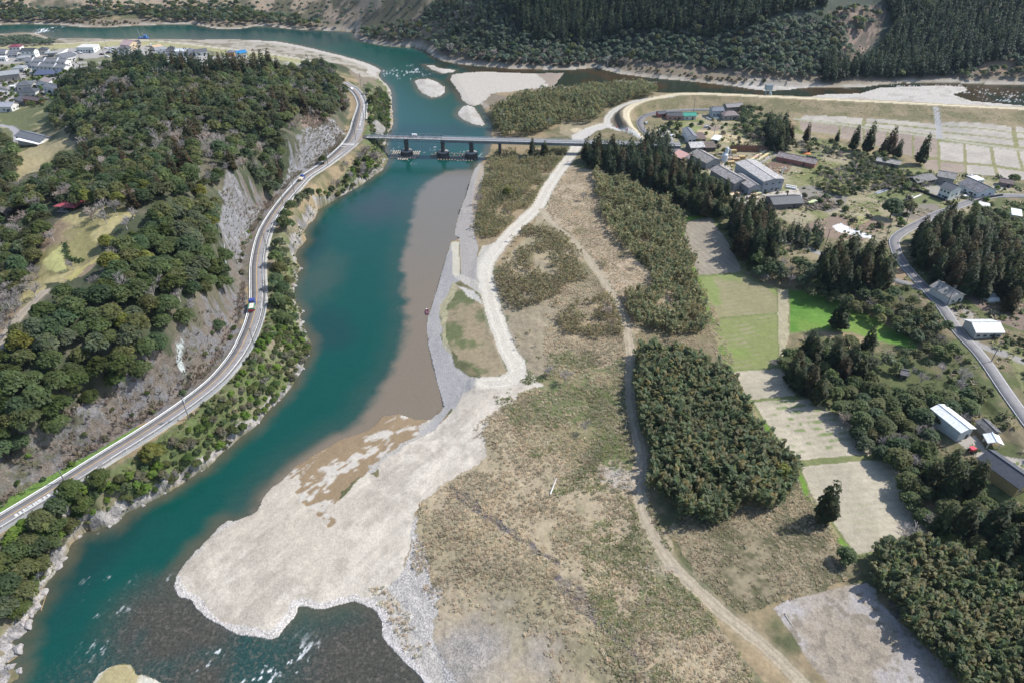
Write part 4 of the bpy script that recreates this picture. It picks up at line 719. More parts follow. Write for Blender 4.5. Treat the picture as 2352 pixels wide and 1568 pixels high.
def conif(seed, Rr, Hh, n, size, base, h0=.12, blunt=.75, lean=0.0):
    g = np.random.default_rng(seed); base = np.array(base); tt = 1 - np.sqrt(g.uniform(0.0, 1, n)) ; tt = h0 + (1 - h0) * tt
    a = g.uniform(0, 2 * math.pi, n); lob = 1 + .22 * np.sin(a * 3 + tt * 9 + seed) + .14 * np.sin(a * 5 - tt * 23)
    prof = ((1 - tt) / (1 - h0)) ** blunt * np.minimum(1, (tt - h0 + .03) / .12) ** .5
    r = Rr * (prof * lob * g.uniform(.55, 1.0, n) + .03); p = np.stack([r * np.cos(a), r * np.sin(a), tt * Hh], 1)
    nn = np.stack([np.cos(a), np.sin(a), g.uniform(.1, .9, n)], 1) + g.normal(size=(n, 3)) * .3
    cl = base[None] * g.uniform(.65, 1.35, (n, 1)) * np.where(g.uniform(size=(n, 1)) < .18, [[1.5, 1.05, .9]], [[1, 1, 1]])
    return cards(p, nn, size * (.55 + .6 * (1 - tt)), cl, g)
def prism(pts, rads, colr, ns=3):
    V = []; F = []; o = 0
    for (a, b_), (r0, r1) in zip(pts, rads):
        d = b_ - a; L = np.linalg.norm(d) + 1e-9; d = d / L; u = np.cross(d, [0.3, .9, .2]); u /= np.linalg.norm(u) + 1e-9; w_ = np.cross(d, u)
        for p, r in ((a, r0), (b_, r1)):
            for k in range(ns): t_ = 2 * math.pi * k / ns; V.append(p + r * (math.cos(t_) * u + math.sin(t_) * w_))
        F += [[o + k, o + (k + 1) % ns, o + ns + (k + 1) % ns, o + ns + k] for k in range(ns)]; o += 2 * ns
    V = np.array(V, np.float32); return V, np.array(F), np.repeat(np.asarray(colr, np.float32)[None], len(V), 0) if np.ndim(colr) == 1 else colr
def bare(seed, Rr, Hh, depth, base, nb=4, tw=.05):
    g = np.random.default_rng(seed); seg = []; rad = []
    def rec(p, d, L, r, k):
        q = p + d * L; seg.append((p, q)); rad.append((r, r * .62))
        if k == 0: return
        for i in range(nb if k < depth else nb + 2):
            a = g.uniform(0, 6.28); s = g.uniform(.45, .95); v = d * (1 - s * .35) + np.array([math.cos(a) * s, math.sin(a) * s, g.uniform(-.1, .45)]); v /= np.linalg.norm(v)
            rec(p + d * L * g.uniform(.5, 1.0), v, L * g.uniform(.55, .8), max(r * .55, tw), k - 1)
    rec(np.zeros(3), np.array([0, 0, 1.0]), 1.0, .2, depth); S = np.array(seg); mx = np.abs(S[:, 1, :2]).max(); mz = S[:, 1, 2].max()
    S = S * np.array([Rr / mx, Rr / mx, Hh / mz]); v, f, k = prism([(s_[0], s_[1]) for s_ in S], rad, np.array(base)); k = k * np.repeat(g.uniform(.7, 1.3, len(seg)), 6)[:, None]; return v, f, k
def trunk_mesh(h, r):
    m = MB(); m.bar((0, 0, -1.0), (0, 0, h), r, r * .6, 7)
    for k in range(3 if h < 7 else 0): a = k * 2.1; m.bar((0, 0, h * .6), (math.cos(a) * h * .3, math.sin(a) * h * .3, h * 1.05), r * .5, r * .25, 5)
    return new_mesh("trunk", m.v, m.f, M_BARK)
GB, GO, GD, GG = (.100, .125, .050), (.128, .138, .056), (.074, .105, .050), (.118, .138, .080)
VAR = {"broad": [broad(100 + i, 4.0, 8.6, 17, 84, .44, (GB, GO, GD, GB, GG, (.075, .095, .03))[i]) for i in range(6)], "gold": [broad(140, 3.6, 8.0, 12, 95, .45, (.155, .165, .04))],
       "cedar": [conif(200 + i, 3.4, 16.0, 980, .74, ((.046, .062, .024), (.052, .066, .026), (.040, .058, .026), (.070, .062, .030))[i], .10, (.56, .5, .62, .54)[i]) for i in range(4)],
       "rust": [conif(230 + i, 2.7, 13.0, 520, .72, ((.072, .062, .034), (.060, .062, .030))[i], .05, .6) for i in range(2)],
       "bare": [bare(300 + i, 3.4, 7.0, 3, ((.36, .335, .315), (.30, .28, .26), (.34, .32, .31), (.37, .32, .28))[i], 5, .06) for i in range(4)],
       "shrub": [broad(400 + i, 1.7, 2.5, 8, 42, .34, ((.085, .125, .035), (.10, .115, .045), (.13, .19, .04), (.15, .145, .10), (.085, .115, .05))[i]) for i in range(5)]}
LOD = {"broad": [broad(500 + i, 4.0, 8.6, 11, 36, .62, (GB, GO, GD, GG, (.09, .10, .045))[i]) for i in range(5)], "cedar": [conif(520 + i, 2.9, 16.0, 170, .95, ((.036, .056, .030), (.044, .062, .032), (.030, .052, .032))[i], .1, .55) for i in range(3)],
       "bare": [bare(540 + i, 3.6, 7.0, 3, ((.34, .315, .295), (.29, .27, .25), (.33, .31, .295))[i], 4, .10) for i in range(3)], "grey": [broad(560 + i, 3.4, 7.5, 7, 34, .7, ((.125, .155, .11), (.15, .175, .125), (.10, .14, .095))[i]) for i in range(3)],
       "brush": [broad(580 + i, 1.5, 2.2, 5, 16, .5, ((.12, .11, .06), (.09, .105, .04), (.20, .165, .11))[i]) for i in range(3)]}
MESH = {}
def mesh_of(kind, i):
    if (kind, i) not in MESH:
        v, f, k = VAR[kind][i]; MESH[kind, i] = new_mesh("crown", v, f, M_LEAF, False, {"col": k})
    return MESH[kind, i]
TRK = {"broad": trunk_mesh(5.5, .28), "gold": trunk_mesh(5, .28), "cedar": trunk_mesh(12, .26), "rust": trunk_mesh(9, .22)}
NAME = {"broad": ("broadleaf_tree", "broadleaf tree"), "gold": ("broadleaf_tree", "broadleaf tree"), "cedar": ("cedar_tree", "cedar"), "rust": ("cedar_tree", "cedar"), "bare": ("bare_tree", "bare tree"), "shrub": ("shrub", "shrub")}
def plant(kind, p, s, label, group=None, i=None, sz=None):
    i = random.randrange(len(VAR[kind])) if i is None else i; nm, cat = NAME[kind]; rz = random.uniform(0, 6.28)
    if kind in ("shrub", "bare"):
        o = obj(nm, mesh_of(kind, i)); o.location = p; o.rotation_euler = (0, 0, rz); o.scale = (s, s, sz or s); return tag(o, label, cat, group)
    e = empty(nm, p, label, cat, group, rz); e.scale = (s, s, sz or s); obj("trunk", TRK[kind], e); obj("crown", mesh_of(kind, i), e); return e
def merge(pts, kinds, sc, table, bright=None, szf=None):
    """one big mesh of many small plants"""
    VV, FF, KK = [], [], []; off = 0; pts = np.asarray(pts); sc = np.asarray(sc); g = np.random.default_rng(len(pts)); rz = g.uniform(0, 6.28, len(pts)); tb = g.uniform(.72, 1.28, len(pts)) if bright is None else bright; th = g.uniform(.92, 1.1, len(pts))
    sz = sc * (g.uniform(.85, 1.2, len(pts)) if szf is None else szf); kinds = np.asarray(kinds)
    for kd in np.unique(kinds):
        vs_n = len(table[kd]); w_ = g.integers(0, vs_n, len(pts))
        for i in range(vs_n):
            q = np.nonzero((kinds == kd) & (w_ == i))[0]
            if not len(q): continue
            v, f, k = table[kd][i]; c, s = np.cos(rz[q])[:, None], np.sin(rz[q])[:, None]
            x = (v[None, :, 0] * c - v[None, :, 1] * s) * sc[q][:, None] + pts[q, 0][:, None]; y = (v[None, :, 0] * s + v[None, :, 1] * c) * sc[q][:, None] + pts[q, 1][:, None]; z = v[None, :, 2] * sz[q][:, None] + pts[q, 2][:, None]
            VV.append(np.stack([x, y, z], 2).reshape(-1, 3)); kk = k[None] * tb[q][:, None, None] * np.stack([th[q], np.ones(len(q)), np.ones(len(q))], 1)[:, None, :]; KK.append(kk.reshape(-1, 3))
            FF.append((f[None] + (np.arange(len(q)) * len(v))[:, None, None] + off).reshape(-1, f.shape[1])); off += len(q) * len(v)
    return np.concatenate(VV), np.concatenate(FF), np.concatenate(KK)
def stuff(name, label, data):
    v, f, k = data; return tag(obj(name, new_mesh(name, v, f, M_STUFF, False, {"col": k})), label, name.replace("_", " "), None, "stuff")
def scatter(poly, step, seed=0, jit=.42):
    g = np.random.default_rng(seed + 1000); a = poly[:, :2].min(0); b_ = poly[:, :2].max(0); xs = np.arange(a[0], b_[0], step); ys = np.arange(a[1], b_[1], step * .87); XX, YY = np.meshgrid(xs, ys)
    XX = XX + (np.arange(len(ys)) % 2)[:, None] * step * .5; x = (XX + g.uniform(-jit, jit, XX.shape) * step).ravel(); y = (YY + g.uniform(-jit, jit, XX.shape) * step).ravel(); m = inpoly(x, y, poly); x, y = x[m], y[m]
    return np.stack([x, y, height(x, y)], 1)
def scatter3(poly, step, seed=0, inset=0.0):
    """even spacing measured along the slope, so steep ground is filled too"""
    q = scatter(poly, step * .5, seed, .5); g = np.random.default_rng(seed + 9); g.shuffle(q)
    if inset and len(q): q = q[polydist(q[:, 0], q[:, 1], np.concatenate([poly[:, :2], poly[:1, :2]]), inset + 1)[0] > inset]
    grid = {}; keep = []
    for p in q:
        k = (int(p[0] // step), int(p[1] // step), int(p[2] // step)); ok = True
        for dx in (-1, 0, 1):
            for dy in (-1, 0, 1):
                for dz in (-1, 0, 1):
                    for r in grid.get((k[0] + dx, k[1] + dy, k[2] + dz), ()):
                        if (p[0] - r[0]) ** 2 + (p[1] - r[1]) ** 2 + (p[2] - r[2]) ** 2 < step * step: ok = False; break
                    if not ok: break
                if not ok: break
            if not ok: break
        if ok: keep.append(p); grid.setdefault(k, []).append(p)
    return np.array(keep).reshape(-1, 3)
def on_water_or_road(p):
    x, y = p[:, 0], p[:, 1]; bad = inpoly(x, y, WATER)
    for q in ISLES: bad &= ~inpoly(x, y, q)
    for Pl, w_ in ((ROAD_L, 5.2), (ROAD_R, 3.6), (TRK_S, 3.6), (TRK_D, 2.0), (LANE_V, 3.4), (LANE_S, 3.2), (ROAD_R2, 3), (LEVEE, 4), (TRK_IN, 3)): bad |= polydist(x, y, Pl, 12)[0] < w_
    return bad
def PL(s, lift): return P(px(s), lift)
class Area:
    def __init__(s, poly, lift, step, mix, label, group, sc=(.8, 1.2), seed=0, indiv=True): s.__dict__.update(locals())
ALL = []
def area(poly, lift, step, mix, labels, group, sc=(.8, 1.2), seed=0, inset=0.0):
    p = scatter3(PL(poly, lift), step * .86, seed, inset); p = p[~on_water_or_road(p)]; g = np.random.default_rng(seed + 5); ks = list(mix); w_ = np.array([mix[k] for k in ks], float); kd = g.choice(len(ks), len(p), p=w_ / w_.sum())
    pat = (fbm(p[:, 0], p[:, 1], 26, 3, 77 + seed) * .55 + .45 * g.uniform(.2, .8, len(p))) if len(p) else np.zeros(0)
    if "bare" in ks and len(ks) > 1 and len(p):
        th = np.quantile(pat, 1 - mix["bare"] / w_.sum()); nb = [k for k in range(len(ks)) if ks[k] != "bare"]; kd = np.where(pat > th, ks.index("bare"), np.where(kd == ks.index("bare"), g.choice(nb, len(p)), kd))
    for q, k in zip(p, kd): ALL.append((ks[k], q, g.uniform(*sc), labels[ks[k]] if isinstance(labels, dict) else labels, group))
# wooded hill on the left bank
LA = {"broad": "round-crowned evergreen broadleaf tree in the dense wood above the road slope", "bare": "grey leafless tree among the evergreens above the road slope", "gold": "yellowish-green broadleaf tree in the dense wood above the road slope"}
area("0,780 60,715 100,672 142,645 190,640 200,612 242,587 250,567 282,517 312,502 340,470 420,450 500,430 512,440 505,540 515,580 530,617 530,680 507,710 480,700 460,715 450,770 430,804 388,836 355,866 312,876 240,904 208,919 168,956 140,981 85,1009 33,1034 0,1049 -120,1100 -120,860", 6.5, 5.2, {"broad": 1, "gold": .02, "bare": .05}, LA, "trees of the wood above the road slope", (.82, 1.3), 1, 1.5)
LB = {"broad": "dark evergreen broadleaf tree on the upper hill between village and bridge", "bare": "grey-brown leafless tree on the upper hill between village and bridge", "gold": "bright olive broadleaf tree on the upper hill between village and bridge", "rust": "rusty dark cedar on the upper hill behind the pavilion"}
area("137,178 180,160 240,150 300,140 400,152 520,158 620,148 700,142 760,152 790,190 800,215 805,240 780,270 755,274 700,248 690,290 688,325 655,365 660,400 655,430 625,440 600,425 560,418 500,418 430,440 330,452 305,470 260,450 215,455 160,456 100,450 20,480 -120,500 -120,430 0,430 60,410 100,390 150,360 180,340 180,300 120,285 105,255 130,225", 6, 5.3, {"broad": .66, "gold": .03, "bare": .28, "rust": .02}, LB, "trees of the upper hill", (.78, 1.2), 2, 1.5)
area("-120,500 20,490 90,474 100,490 90,520 75,560 50,600 30,650 0,690 -120,760", 6, 5.3, {"broad": .6, "bare": .4}, {"broad": "evergreen broadleaf tree on the slope left of the pavilion clearing", "bare": "leafless grey tree on the slope left of the pavilion clearing"}, "trees left of the pavilion clearing", (.7, 1.1), 3)
area("-60,700 0,650 50,610 85,600 95,640 60,700 20,750 -60,800", 3, 5, {"bare": 1}, "leafless grey tree on the terrace slope below the pavilion lawn", "bare trees below the pavilion lawn", (.7, 1.1), 40)
area("0,310 25,330 38,360 38,400 10,412 -60,420 -60,320", 6, 6, {"broad": 1}, "dark broadleaf tree at the photo's left edge beside the long white house", "trees beside the long white house", (.8, 1.2), 4)
area("228,470 300,478 312,500 270,520 240,500 205,490", 4, 6, {"bare": 1}, "spreading leafless cherry tree on the lawn beside the pavilion", "bare cherry trees round the pavilion", (.7, 1.0), 5)
area("390,138 470,140 560,143 624,138 622,152 560,158 480,156 400,152", 9, 5.2, {"rust": 1}, "rusty brown cedar in the row along the hill crest behind the village", "cedars along the hill crest", (.95, 1.3), 6)
area("262,132 330,128 385,135 390,150 330,150 270,148", 8, 5.6, {"rust": .6, "broad": .4}, {"rust": "brownish cedar at the village end of the hill crest", "broad": "dark broadleaf tree at the village end of the hill crest"}, "trees at the village end of the crest", (.8, 1.1), 7)
area("690,148 720,140 745,146 750,160 715,165", 7, 5.5, {"rust": 1}, "small rusty cedar at the north tip of the hill", "cedars at the north tip of the hill", (.7, .95), 8)
# riverside trees
for u, v, s in ((708, 440, 1.0), (690, 455, .95), (668, 470, .95), (655, 490, 1.0), (660, 515, 1.0), (648, 505, .9), (638, 555, .95), (648, 575, 1.0), (632, 590, .95), (640, 610, 1.05), (655, 600, .8), (632, 640, .9), (645, 655, 1.0), (660, 645, .85), (635, 680, .95), (650, 690, 1.05), (662, 675, .85), (640, 718, .95), (655, 728, .9), (670, 720, .8)):
    q = P([[u, v]], 5.5)[0]; ALL.append(("broad", q, s, "leafy evergreen tree in the row between the road bend and the river", "trees between the road and the river"))
for u, v, s, k, lab in ((345, 1032, 1.15, "gold", "big yellow-green tree standing over the guard rail of the straight road"), (222, 1090, .95, "broad", "dark evergreen tree leaning over the road, next after the yellow-green one"), (160, 1125, 1.0, "broad", None), (185, 1150, .9, "broad", None), (130, 1165, 1.0, "broad", None), (90, 1190, 1.0, "broad", None), (120, 1200, .9, "broad", None), (150, 1190, .8, "broad", None), (60, 1235, 1.0, "broad", None), (30, 1260, 1.1, "broad", None), (80, 1250, .9, "broad", None), (110, 1235, .8, "broad", None), (0, 1290, 1.1, "broad", None), (45, 1300, 1.0, "broad", None), (85, 1285, .8, "broad", None), (10, 1340, 1.0, "broad", None), (50, 1350, .9, "broad", None), (0, 1390, 1.0, "broad", None), (35, 1385, .8, "broad", None), (-30, 1330, 1.1, "broad", None), (745, 345 + 0, .01, "broad", None)):
    if s > .1: q = P([[u, v]], 5.0)[0]; ALL.append((k, q, s, lab or "bushy broadleaf tree on the lower riverbank in the photo's bottom corner", None if lab else "trees on the lower riverbank"))
for u, v, s, k, lab in ((740, 360, .8, "broad", "lone small tree growing on the netted rock slope"), (575, 700, .9, "broad", None), (855, 225, .9, "broad", "dark tree beside the river north of the revetment"), (870, 262, 1.0, "broad", "round dark tree above the concrete revetment"), (845, 205, .8, "broad", "small tree at the bend where the road leaves the river"), (498, 740, .8, "broad", "isolated tree low on the cut slope above the truck"), (240, 545, .95, "gold", "golden-green conifer-like tree at the edge of the pavilion lawn"), (305, 915, .35, "broad", None)):
    if lab: q = P([[u, v]], 4.5)[0]; ALL.append((k, q, s, lab, None))
# cedars and woods of the right bank
area("1345,335 1370,318 1400,325 1440,322 1475,318 1500,300 1535,305 1545,345 1560,390 1590,410 1570,440 1530,420 1490,400 1440,380 1390,365 1350,358", 9, 5.2, {"cedar": 1}, "tall dark cedar in the grove at the right end of the bridge", "cedars at the right end of the bridge", (.7, 1.0), 10)
area("1540,400 1580,390 1625,400 1650,420 1680,450 1690,470 1660,485 1600,470 1560,440", 7, 4.8, {"broad": .6, "cedar": .4}, {"broad": "dark broadleaf tree between the cedar grove and the sawmill yard", "cedar": "cedar between the grove and the sawmill yard"}, "trees beside the sawmill yard", (.75, 1.05), 11)
area("1690,475 1720,468 1755,480 1785,520 1785,560 1770,580 1735,570 1700,545 1688,510", 10, 4.8, {"cedar": 1}, "tall cedar in the clump shading the brown ploughed field", "cedars above the ploughed field", (.95, 1.2), 12)
area("1795,520 1850,510 1890,525 1892,555 1850,558 1800,545", 5, 4.2, {"cedar": 1}, "short dense cedar in the clipped belt beside the vegetable plots", "short cedars beside the plots", (.5, .65), 13)
area("1895,575 1950,555 2000,560 2050,570 2052,625 2000,640 1930,640 1890,620", 10, 5.2, {"cedar": 1}, "tall cedar in the middle grove left of the country road", "cedars left of the country road", (.9, 1.15), 14)
area("2085,545 2120,520 2180,490 2240,510 2300,540 2352,580 2352,690 2300,650 2230,640 2150,620 2100,590", 9, 5.4, {"cedar": 1}, "dark cedar in the big grove right of the country road", "cedars right of the country road", (.85, 1.1), 15)
area("2235,475 2300,490 2352,500 2440,520 2440,640 2352,600 2290,545 2235,515", 5, 5.2, {"broad": 1}, "grey-green broadleaf tree behind the big right-hand cedar grove", "broadleaf trees behind the right-hand grove", (.75, 1.1), 16)
area("1735,585 1800,590 1870,600 1900,635 1890,655 1800,640 1745,625", 5, 4.6, {"broad": .8, "bare": .2}, {"broad": "dark broadleaf tree on the bank above the ploughed field's far end", "bare": "leafless tree on the bank above the ploughed field's far end"}, "trees on the bank above the fields", (.7, 1.0), 17)
area("1825,650 1880,652 1960,655 2040,662 2110,690 2165,725 2190,790 2205,815 2150,805 2060,752 1980,715 1900,682 1830,666", 4, 3.9, {"broad": .9, "bare": .1}, {"broad": "low bushy broadleaf tree in the belt between green pasture and road", "bare": "leafless tree in the belt between green pasture and road"}, "belt of trees above the green pasture", (.55, .85), 18)
area("1795,815 1850,775 1920,768 1990,775 2020,790 2010,860 1960,900 1890,900 1840,870", 7, 4.8, {"broad": .75, "cedar": .45}, {"broad": "dark broadleaf tree in the wood below the green pasture", "cedar": "slim cedar in the wood below the green pasture"}, "wood below the green pasture", (.7, 1.0), 19)
area("1960,900 2020,860 2100,890 2180,880 2220,850 2250,900 2230,960 2150,960 2160,1010 2120,1060 2060,1050 1990,1000 1920,930", 6, 5.0, {"broad": .85, "bare": .15}, {"broad": "dark broadleaf tree in the shaded wood right of the pale fields", "bare": "leafless tree in the shaded wood right of the pale fields"}, "wood right of the pale fields", (.75, 1.15), 20)
area("2050,1050 2120,1060 2180,1050 2230,1090 2290,1150 2352,1180 2440,1200 2440,1350 2352,1310 2260,1270 2180,1230 2140,1180 2080,1120", 7, 5.0, {"broad": .6, "cedar": .55}, {"broad": "dark broadleaf tree below the black-tiled house", "cedar": "dark cedar below the black-tiled house"}, "trees below the black-tiled house", (.8, 1.15), 21)
area("2020,800 2100,800 2160,830 2200,860 2150,880 2080,860 2030,830", 3, 5, {"broad": .5, "bare": .5}, {"broad": "loose small broadleaf tree on the grassy clearing near the tiny shed", "bare": "grey leafless tree on the grassy clearing near the tiny shed"}, "trees round the tiny shed", (.5, .8), 22)
area("1880,388 1990,372 2100,402 2145,420 2100,438 2020,428 1930,448 1890,430", 2, 3.4, {"broad": .6, "bare": .4}, {"broad": "low grey-green bushy tree in the scrub above the vegetable plots", "bare": "leafless grey tree in the scrub above the vegetable plots"}, "scrub above the vegetable plots", (.4, .62), 23)
area("1705,245 1740,255 1790,270 1810,300 1770,318 1730,320 1705,290", 3, 4.6, {"broad": .7, "bare": .3}, {"broad": "dark bushy tree beside the orchard inside the levee", "bare": "leafless tree beside the orchard inside the levee"}, "trees beside the orchard", (.5, .9), 24)
area("1760,285 1810,280 1815,325 1775,328", 8, 5.2, {"cedar": 1}, "dense cedar in the tall clump between orchard and paddies", "cedars between orchard and paddies", (.95, 1.1), 25)
area("1820,318 1880,320 1960,345 2060,360 2055,372 1960,362 1880,345 1820,335", 3, 4.2, {"broad": .7, "bare": .3}, {"broad": "bushy dark tree in the hedge line beside the paddies", "bare": "leafless tree in the hedge line beside the paddies"}, "hedge line beside the paddies", (.4, .7), 26)
CED = [(1813, 322, .75, "slim cedar just right of the dense clump by the paddies"), (1850, 318, .75, "short cedar in the hedge line, left of the round tree"), (1957, 338, 1.0, "broad cedar near the middle of the hedge line"), (1988, 345, 1.15, "tall leaning cedar in the hedge line, beside the broad one"), (2025, 352, .9, "cedar pair's left tree at the right end of the hedge line"), (2038, 350, 1.1, "cedar pair's right tree at the right end of the hedge line"), (2058, 356, .8, "thin ragged cedar standing right of the hedge line"), (2112, 370, 1.15, "solitary cedar standing at the corner of the paddies"), (1922, 748, 1.15, "lone cedar at the edge of the bright green pasture"), (1888, 1188, .95, "lone cedar beside the lowest pale field"), (1222, 352, .75, "left one of two small cedars beside the bridge deck"), (1251, 352, .7, "right one of two small cedars beside the bridge deck"), (1318, 246, .65, "single dark cedar in the island bamboo"), (1920, 320, .5, "small dark pine in the hedge line by the paddies"), (328, 415, .6, "pointed brownish cedar behind the pavilion hill")]
for u, v, s, lab in CED: ALL.append(("cedar", P([[u, v + 8]])[0], s, lab, None))
for u, v, s, k, lab in ((1800, 1085, 1.1, "gold", "yellow-green bushy tree at the corner of the bamboo grove and the pale fields"), (1165, 440, .9, "gold", "bright green round tree among the reeds near the gravel track"), (1945, 1275, .8, "broad", "round grey-green tree at the lower corner of the lowest pale field"), (2052, 478, 1.5, "broad", "big dark camphor tree between the vegetable plots"), (2088, 474, 1.15, "broad", "round dark tree attached to the camphor in the plots"), (2330, 410, .9, "broad", "round tree at the edge of the right-hand paddies"), (1540, 285, .7, "broad", "leafy garden tree at the inside of the lane bend"), (1560, 288, .7, "broad", "second leafy garden tree inside the lane bend"), (1525, 300, .6, "broad", "dark garden tree beside the small car park"), (1665, 345, .7, "broad", "dark green tree beside the speckled shed"), (1605, 325, .5, "broad", "small tree in front of the gable house"), (2240, 905, 1.1, "broad", "large blue-green tree standing by the shaded country road"), (2225, 935, 1.0, "broad", "large dark tree behind the white warehouse"), (2275, 470, .6, "broad", "dark round tree beside the curving upper lane")):
    ALL.append((k, P([[u, v]], 4 * s)[0], s, lab, None))
for u, v, s, lab in ((1340, 455, .8, "pale bare tree at the edge of the reeds by the gravel track"), (1395, 720, .8, "grey bare tree at the fork of the dirt track"), (1460, 610, .7, "thin bare tree beside the dirt track among dry grass"), (1500, 690, .7, "leafless tree between the two reed beds right of the dirt track"), (1260, 850, .8, "leaning bare tree in the green meadow right of the track end"), (1300, 870, .9, "wide bare bush-like tree in the green meadow"), (1345, 985, .7, "low bare tree at the edge of the driftwood meadow"), (1590, 1000, 1.1, "pale bare tree poking out of the bamboo grove"), (1780, 840, .7, "bare tree at the top edge of the bamboo grove"), (2080, 1235, 1.1, "bare grey tree at the corner of the lowest pale field"), (2140, 1210, 1.1, "bare grey tree overhanging the dark wood's lower end"), (2060, 1280, 1.0, "bare grey tree over the bottom bamboo grove"), (2130, 1290, 1.0, "spreading bare tree in the middle of the bottom bamboo grove"), (2060, 1020, 1.1, "big bare-branched tree beside the white warehouse"), (2120, 1000, 1.1, "bare-branched tree touching the white warehouse"), (2100, 690, .8, "bare tree overhanging the country road"), (1215, 290, .9, "grey bare tree at the downstream tip of the island bamboo"), (1260, 285, 1.0, "wide grey bare tree beside the sand heap"), (1155, 270, 1.0, "grey bare tree on the island's river edge"), (1330, 225, 1.1, "grey bare tree inside the island bamboo"), (1100, 460, .9, "bare bush-like tree casting shadow on the concrete bank"), (620, 1040, .01, ""), (45, 1000, .01, ""), (120, 545, .8, "bare tree in the middle of the pavilion lawn"), (165, 610, .7, "small bare tree at the lower end of the lawn"), (1760, 640, .8, "pale round bare tree on the bank above the fields"), (1590, 365, .8, "pinkish bare tree among the bridge-end cedars"), (400, 1095, .6, "bare grey tree above the rocky riverbank"), (610, 880, .6, "dead white tree on the green riverbank")):
    if s > .1: ALL.append(("bare", P([[u, v]], 2.5 * s)[0], s, lab, None))
# shrubs
SH0 = {"shrub": "leafy green shrub on the strip between road and river"}
area("860,330 895,300 895,230 870,200 845,230 850,290 848,320", 1, 2.9, {"shrub": 1}, "green shrub on the bank north of the bridge", "shrubs north of the bridge", (.7, 1.3), 30)
area("720,440 790,400 845,350 875,370 870,390 800,438 735,470", 1, 3.6, {"shrub": .7, "bare": .3}, {"shrub": "leafy shrub on the grassy bank just below the bridge", "bare": "bare brown bush on the grassy bank just below the bridge"}, "bushes below the bridge", (.8, 1.5), 31)
area("610,760 680,745 712,790 690,850 620,930 540,1010 440,1090 350,1135 290,1160 300,1110 380,1060 400,1010 470,950 530,890 580,820", 1, 2.9, {"shrub": 1}, SH0, "shrubs between road and river", (.6, 1.35), 32)
area("360,1060 320,1100 270,1150 200,1190 170,1215 110,1280 90,1320 60,1390 -60,1440 -60,1300 60,1200 200,1120 280,1090", 1, 2.8, {"shrub": 1}, "green shrub on the lower riverbank near the rocks", "shrubs on the lower riverbank", (.7, 1.5), 33)
area("570,500 600,470 620,500 590,540 575,600 560,640 545,600 560,540", 1, 6, {"shrub": 1}, "small green bush clinging to the netted rock face", "bushes on the netted rock face", (.5, 1.0), 34)
area("0,1060 120,1000 230,930 330,890 440,810 500,760 545,740 520,800 440,890 330,960 240,1020 120,1090 0,1150", 1, 7, {"shrub": 1}, "small green bush on the burnt-brown brush slope above the road", "bushes on the brush slope", (.5, 1.0), 35)
area("0,150 60,145 140,150 170,160 130,190 140,215 100,240 40,250 0,240", 1, 7.5, {"shrub": 1}, "dark garden shrub between the village houses", "garden shrubs of the village", (.9, 1.7), 36)
area("1500,300 1560,280 1720,285 1760,300 1700,335 1600,345 1545,330", 1, 9, {"shrub": 1}, "garden shrub among the plots inside the levee", "garden shrubs inside the levee", (.7, 1.4), 37)
area("1840,440 1900,445 2020,500 2060,480 2100,440 2180,430 2300,420 2330,450 2240,470 2150,490 2050,530 1900,500", 1, 10, {"shrub": 1}, "scattered shrub between the vegetable plots and the farmyard", "shrubs about the upper farmyard", (.7, 1.5), 38)
KEEP = {"broad": 290, "cedar": 290, "bare": 250, "shrub": 290}; cls = {"gold": "broad", "rust": "cedar"}
byk = {}
for a in ALL: byk.setdefault(cls.get(a[0], a[0]), []).append(a)
rest = []
for k, L_ in byk.items():
    L_.sort(key=lambda a: (a[4] is not None, -a[2] * mpp(a[1])))
    vis = []
    for a in L_:
        d = Vector(a[1]) - Vector((0, 0, CAM_H)); uu = 1176 + FPX * d.x / (d.y * CP - d.z * SP); vv = 784 - FPX * (d.y * SP + d.z * CP) / (d.y * CP - d.z * SP)
        (vis if -70 < uu < 2420 and -40 < vv < 1640 and len(vis) < KEEP[k] else rest).append(a)
    for a in vis: plant(a[0], Vector(a[1]) - Vector((0, 0, 1.3 * a[2] if a[0] in ("broad", "gold") else .15)), a[2], a[3], a[4], None, a[2] * random.uniform(.9, 1.15) * (1.08 if a[0] == 'cedar' and not a[4] else 1))
LOD['shrub'] = VAR['shrub']; sh = [a for a in rest if a[0] == 'shrub']; rest = [a for a in rest if a[0] != 'shrub']
if sh: stuff('undergrowth', 'mass of smaller shrubs filling the riverbanks and slopes', merge(np.array([a[1] for a in sh]), ['shrub'] * len(sh), np.array([a[2] for a in sh]), LOD))
pts = np.array([a[1] for a in rest]); kd = np.array([cls.get(a[0], a[0]) for a in rest]); s_ = np.array([a[2] for a in rest])
LOD["bare"] = LOD["bare"]; hl = pts[:, 0] < -30; print("TREES", {k: len(v) for k, v in byk.items()}, len(rest))
if hl.any(): stuff("woodland", "wood of dark evergreens and grey leafless trees covering the upper hill", merge(pts[hl], kd[hl], s_[hl], LOD))
if (~hl).any(): stuff("woodland", "farther trees of the groves and scrub about the right-bank settlement", merge(pts[~hl], kd[~hl], s_[~hl], LOD))
